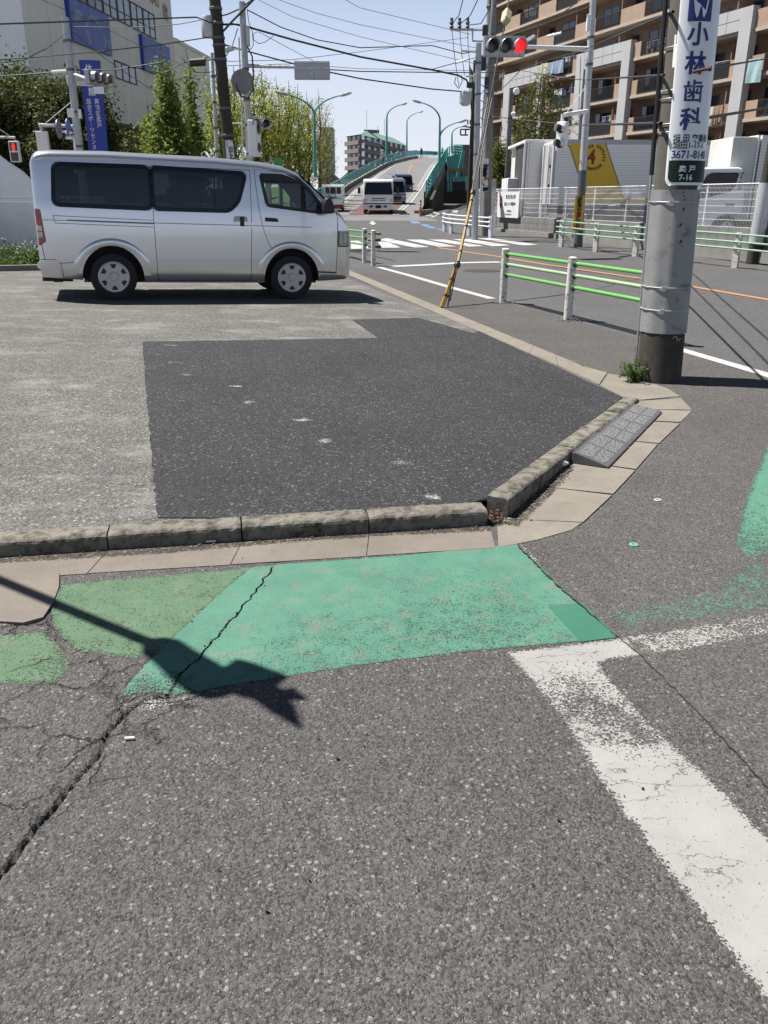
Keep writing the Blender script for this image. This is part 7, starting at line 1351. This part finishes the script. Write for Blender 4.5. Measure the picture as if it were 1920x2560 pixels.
mb.tube([SB+Vector((.09, .02, .02)), SB+Vector((.14, .05, .35)), SB+Vector((.20, .10, .62))], .012, 6); mb.tube([SB+Vector((.12, 0, .1)), SB+Vector((.2, .05, .5))], .010, 6); mb.build('fittings', 'black', sy)
mb = MB(); mb.tube([J2, D(1225, 245, 15.2), D(1252, 105, 16.6), SW, D(1285, -90, 19)], .013, 6); mb.build('wire', 'cable', sy)
for k in (1, -1): mb = MB(); mb.tube([J2+Vector((k*.02, 0, 0)), D(1225+k*5, 245, 15.2)], .009, 5); mb.build('wire', 'cable', sy)
mb = MB(); d_ = (D(1275, -10, 18)-D(1258, 75, 17)).normalized(); c = D(1266, 42, 17.2); mb.tube([c-d_*.21, c-d_*.15, c+d_*.15, c+d_*.21], [.06, .10, .10, .06], 4); tag(mb.build('cable_closure', 'cl_yellow', bevel=.02), 'pale yellow box clamped on the stay wire above the red light', 'cable closure')
# ---------------------------------------------------------------- wires
def wire(label, P, r=.02, sag=0., n=24, mat='cable'):
    pts = []
    for a, b in zip(P, P[1:]):
        for i in range(n): f = i/n; q_ = a.lerp(b, f); q_.z -= sag*4*f*(1-f); pts.append(q_)
    pts.append(P[-1]); mb = MB(); mb.tube(pts, r*.84, 5, False); return tag(mb.build('overhead_cable', mat), label, 'cable', 'overhead cables')
wire('upper cable from the left edge over the sports hall to the leaning pole', [D(-60, 62, 20), D(0, 60, 21), D(*z2(300, 143), 25), D(*z2(430, 190), 27)], .022)
wire('second cable across the hall, dropping to the left signal post', [D(*z1(610, 230), 27), D(*z1(1100, 240), 27), D(*z2(160, 200), 27), D(*z2(430, 150), 27)], .014)
wire('cable sagging from the left edge up to the left signal post', [D(-30, 160, 26), D(*z1(200, 520), 26.5), D(*z1(400, 420), 27), D(*z1(553, 295), 27)], .018)
wire('twisted cable crossing the second picture panel', [D(-40, 152, 24), D(*z1(300, 495), 24.5), D(*z1(900, 440), 25), D(*z2(0, 372), 26), D(*z2(400, 310), 27)], .018)
wire('cable through the left signal bar ending at the black closure', [D(-30, 192, 27), D(*z1(200, 645), 27), D(*z1(640, 608), 27), D(*z1(1000, 600), 27), D(*z2(0, 520), 27)], .02)
wire('looping cable from the banner light to the black closure', [D(*z1(1100, 570), 27), D(*z1(1400, 630), 27), D(*z2(60, 595), 27), D(*z2(180, 520), 27), D(*z2(250, 512), 27)], .018)
wire('cable from the black closure to the leaning pole', [D(*z2(375, 505), 27), D(*z2(430, 490), 27), D(*z2(500, 485), 27)], .02)
wire('thin cable sagging left of the slim pole', [D(*z2(180, 480), 27), D(*z2(300, 600), 27), D(*z2(420, 600), 27), D(*z2(470, 570), 27)], .012)
wire('thick bundled cable from the leaning pole across the sky to the corner pole', [D(*z2(510, 205), 27), D(*z2(620, 200), 27), D(*z2(720, 222), 26.6), D(*z2(1100, 330), 27.5), D(*z2(1659, 472), 29), D(*z4(0, 690), 30), D(*z4(260, 745), 31), D(*z4(340, 790), 31), D(*z4(370, 850), 31)], .035, .0)
wire('upper sagging cable from the signal post across the sky', [D(*z2(720, 80), 26), D(*z2(1000, 225), 27), D(*z2(1300, 330), 28), D(*z2(1659, 396), 29.5), D(*z4(0, 450), 31), D(*z4(300, 530), 32), D(*z4(440, 505), 32)], .018)
wire('cable from the leaning pole along the arm to the hanging signal and on', [D(*z2(530, 370), 27), D(*z2(720, 425), 26.6), D(*z2(1110, 530), 27), D(*z2(1410, 600), 27), D(*z2(1659, 652), 28), D(*z4(0, 880), 30), D(*z4(310, 905), 31)], .024)
wire('straight cable from the hanging signal to the corner poles', [D(*z2(1410, 578), 26), D(*z2(1659, 592), 28), D(*z4(0, 715), 30), D(*z4(500, 718), 31), D(*z4(860, 700), 31)], .018)
wire('thick cable rising steeply over the signal post', [D(*z2(510, 275), 27), D(*z2(600, 175), 26.5), D(*z2(690, 85), 25.5), D(*z2(790, -20), 24), D(*z2(860, -120), 23)], .035)
wire('cable between leaning pole and signal post top', [D(*z2(420, 150), 27), D(*z2(560, 120), 26.8), D(*z2(660, 75), 26.5), D(*z2(760, 0), 25.5), D(*z2(800, -60), 25)], .022)
wire('thin diagonal cable from the thick bundle down to the hanging signal', [D(*z2(820, 265), 27), D(*z2(1050, 390), 26.8), D(*z2(1310, 525), 26.4)], .010)
for i, (P, lb) in enumerate((([(820, 0), (1100, 140), (1659, 305)], 'faint high cable, lower of the pair in the upper sky'), ([(990, 0), (1300, 110), (1659, 205)], 'faint high cable, upper of the pair in the upper sky'), ([(1540, 0), (1659, 65)], 'faint short cable near the top centre'))):
    Q = [D(*z2(x, y), 40) for x, y in P]; Q.append(D(*z4(*[(470, 640), (470, 480), (380, 340)][i]), 40)); wire(lb, Q, .012, .0)
wire('faint level cable low in the sky', [D(*z2(545, 510), 27), D(*z2(1100, 495), 30), D(*z2(1659, 430), 34), D(*z4(360, 370), 38)], .010)
wire('faint level cable lower in the sky', [D(*z2(560, 545), 27), D(*z2(1100, 530), 30), D(*z2(1659, 570), 34), D(*z4(500, 700), 34)], .010)
for i, (x, y, X2, Y2) in enumerate(((192, 240, 305, 0), (270, 245, 450, 0), (350, 248, 565, 95))): wire('cable rising from the %s insulator of the cross-arm' % ('left', 'middle', 'right')[i], [D(*z4(x, y), 33), D(*z4((x+X2)/2+(18 if i < 2 else 25), (y+Y2)/2+(30 if i < 2 else 62)), 31), D(*z4(X2, Y2), 29), D(*z4(X2+(60 if i < 2 else 20), Y2-150), 27)], .018)
for i, (x, X2, Y2) in enumerate(((197, 265, 850), (275, 320, 740), (352, 375, 650))): wire('thin drop cable from the %s insulator' % ('left', 'middle', 'right')[i], [D(*z4(x, 300), 33), D(*z4((x+X2)/2-6, (300+Y2)/2), 33), D(*z4(X2, Y2), 33)], .014)
wire('cable across the upper apartment floors to the signal post', [D(*z4(700, 375), 32), D(*z4(1100, 240), 30), D(*z4(1560, 65), 27)], .020); wire('white sheathed cable end over the apartment balconies', [D(*z4(1140, 360), 29), D(*z4(1280, 325), 28.4)], .045, mat='white'); wire('short white sheath right of the red light', [D(*z4(915, 410), 24.5), D(*z4(1005, 355), 25)], .05, mat='white')
wire('white sheath on the sloping wire left of the corner pole', [D(*z4(235, 620), 31), D(*z4(335, 590), 31)], .05, mat='white'); wire('sloping cable carrying the white sheath', [D(*z4(-20, 690), 30), D(*z4(235, 620), 31), D(*z4(430, 570), 32)], .014)
wire('dark cable looping from the corner pole up across the portal', [D(*z4(590, 950), 31), D(*z4(720, 850), 31), D(*z4(880, 690), 31), D(*z4(1100, 610), 30), D(*z4(1480, 500), 28), D(*z5(840, 100), 7.4)], .015)
wire('level cable crossing the grey portals to the dentist pole', [D(*z4(880, 695), 31), D(*z4(1300, 770), 29), D(*z4(1500, 790), 27.4), D(*z5(760, 650), 7.4)], .014)
wire('sagging dark cable above the trucks from the corner pole to the dentist pole', [D(*z4(590, 1150), 31), D(*z4(1000, 1195), 29), D(*z4(1300, 1225), 27.5), D(*z5(60, 1080), 25), D(*z5(735, 1065), 7.35)], .018)
wire('upper cable from the dentist pole to the right edge', [D(*z5(1160, 590), 7.5), D(*z5(1800, 480), 20)], .012); wire('lower cable from the dentist pole to the right edge', [D(*z5(1090, 1025), 7.4), D(*z5(1800, 905), 20)], .018)
wire('cable in the top right corner beside the apartment parapet', [D(*z4(1290, 130), 28), D(*z4(1460, 0), 27), D(*z4(1600, -110), 26)], .018); wire('thin cable hanging in a loop on the right signal post', [D(*z4(1470, 560), 27), D(*z4(1450, 1080), 27), D(*z4(1450, 1160), 27), D(*z4(1480, 1180), 27), D(*z4(1505, 1080), 27)], .012)
wire('hanging loop of cable by the signal post arm', [D(*z2(725, 90), 25.9), D(*z2(735, 180), 25.8), D(*z2(765, 260), 25.7), D(*z2(775, 370), 25.7), D(*z2(755, 410), 25.7), D(*z2(722, 395), 25.9)], .012); wire('thick hanging cable loop before the round sign', [D(*z2(722, 380), 25.6), D(*z2(765, 470), 25.5), D(*z2(775, 600), 25.5), D(*z2(770, 740), 25.5), D(*z2(730, 815), 25.5), D(*z2(670, 795), 25.5), D(*z2(635, 720), 25.5), D(*z2(632, 690), 25.5)], .026)
wire('coiled slack cable under the thick bundle', [D(*z2(940, 300), 27), D(*z2(870, 350), 27), D(*z2(820, 362), 27), D(*z2(775, 330), 27), D(*z2(775, 280), 27), D(*z2(810, 262), 27)], .012); wire('wire slanting from the leaning pole down past the slim lamp', [D(*z2(645, 235), 26.5), D(*z2(600, 380), 26.5), D(*z2(545, 470), 27)], .016)
wire('wire crossing before the first picture panel to the hall wall', [D(*z1(360, 0), 30), D(*z1(700, 140), 32), D(*z1(1200, 390), 36), D(*z1(1659, 600), 40)], .010); wire('thin diagonal wire from the left signal post over the hall wall', [D(*z1(620, 270), 27), D(*z1(900, 500), 30), D(*z1(1300, 770), 34), D(*z1(1600, 900), 38)], .012)
wire('coil of spare cable left of the corner pole', [D(*z4(235, 760), 32), D(*z4(222, 820), 32), D(*z4(262, 875), 32), D(*z4(300, 800), 32), D(*z4(290, 740), 32)], .016)
for i in range(9):
    x = 500+r_.uniform(-40, 60); y = 560+i*85; wire('short slack wire on the crowded corner poles, number %s from the top' % ('first second third fourth fifth sixth seventh eighth ninth'.split()[i]), [D(*z4(x-70, y), 31.5), D(*z4(x-10, y+r_.uniform(20, 60)), 31.5), D(*z4(x+60, y+r_.uniform(-30, 40)), 31.5)], .016)
for i in range(5):
    x = 370+i*9; wire('dark drop wire running down left of the slim steel pole, %s from the left' % ('first', 'second', 'third', 'fourth', 'fifth')[i], [D(*z4(x, 640+i*20), 31.8), D(*z4(x+r_.uniform(-18, 22), 950), 31.8), D(*z4(x+20+r_.uniform(-10, 22), 1150), 31.8), D(*z4(400+i*6, 1400), 31.8)], .018)
# frame on the brown pole
mb = MB()
for p, q_ in (((710, 150), (860, 150)), ((710, 150), (710, 240)), ((710, 240), (830, 240)), ((790, 150), (790, 240)), ((760, 100), (880, 120)), ((825, 0), (825, 70)), ((865, 0), (865, 70))): mb.tube([D(*z7(*p), 60), D(*z7(*q_), 60)], .05, 5)
tag(mb.build('cross_arm', 'steel_dark'), 'dark rectangular frame of cross-arms on the old brown pole', 'cross-arm')
# grey leaning sheet fence + plywood behind the corner pole
mb = MB(); P4 = [D(*z7(1165, 985), 36.5), D(*z7(1270, 945), 37), D(*z7(1240, 1500), 36.6), D(*z7(1150, 1520), 36)]; mb.prism(P4, (.05, .05, 0)); tag(mb.build('sheet_panel', 'galv'), 'weathered grey sheet panel leaning at the end of the yard', 'panel')
# ---------------------------------------------------------------- the signal post to the left of the view, whose shadow lies on the green paint
def unshadow(u, v, h): p = G(u, v); k = h/math.tan(SUN_EL); return Vector((p.x-SUN_AZ.x*k, p.y-SUN_AZ.y*k, h))
H0 = 2.55; A0_ = unshadow(0, 1455, H0); A1_ = unshadow(400, 1620, H0); ad_ = (A1_-A0_).normalized(); base = A0_-ad_*1.6
t = thing('signal_post', 'grey signal post standing left of the view whose shadow falls on the green paint', 'signal post', (base.x, base.y, .1)); mb = MB(); mb.tube([(base.x, base.y, .05), (base.x, base.y, 3.1)], .05, 16); mb.build('pole', 'galv', t, True); mb = MB(); mb.tube([base, A1_+ad_*.15], .028, 10); mb.build('arm', 'galv', t, True)
B1_ = unshadow(382, 1602, H0); B2_ = unshadow(565, 1738, H0); bd_ = B2_-B1_; mb = MB(); mb.tube([B1_.lerp(B2_, f) for f in (0, .04, .15, .35, .65, .85, .96, 1)], [.015, .045, .072, .075, .088, .085, .06, .03], 14); mb.build('lamp_housing', 'galv', t, True)
c = unshadow(618, 1700, H0); mb = MB(); mb.box(c, (.17, .17, .12), math.atan2(bd_.y, bd_.x)+.25); mb.tube([unshadow(540, 1715, H0), c], .03, 8); mb.build('hood_box', 'galv', t, bevel=.01)
mb = MB(); mb.tube([unshadow(660, 1730, H0), unshadow(710, 1775, H0), unshadow(758, 1826, H0)], [.055, .04, .004], 6); mb.tube([unshadow(680, 1735, H0), unshadow(735, 1740, H0), unshadow(768, 1752, H0)], [.04, .03, .006], 5); mb.tube([unshadow(690, 1760, H0), unshadow(738, 1722, H0)], [.03, .012], 5); mb.build('bracket', 'galv', t)
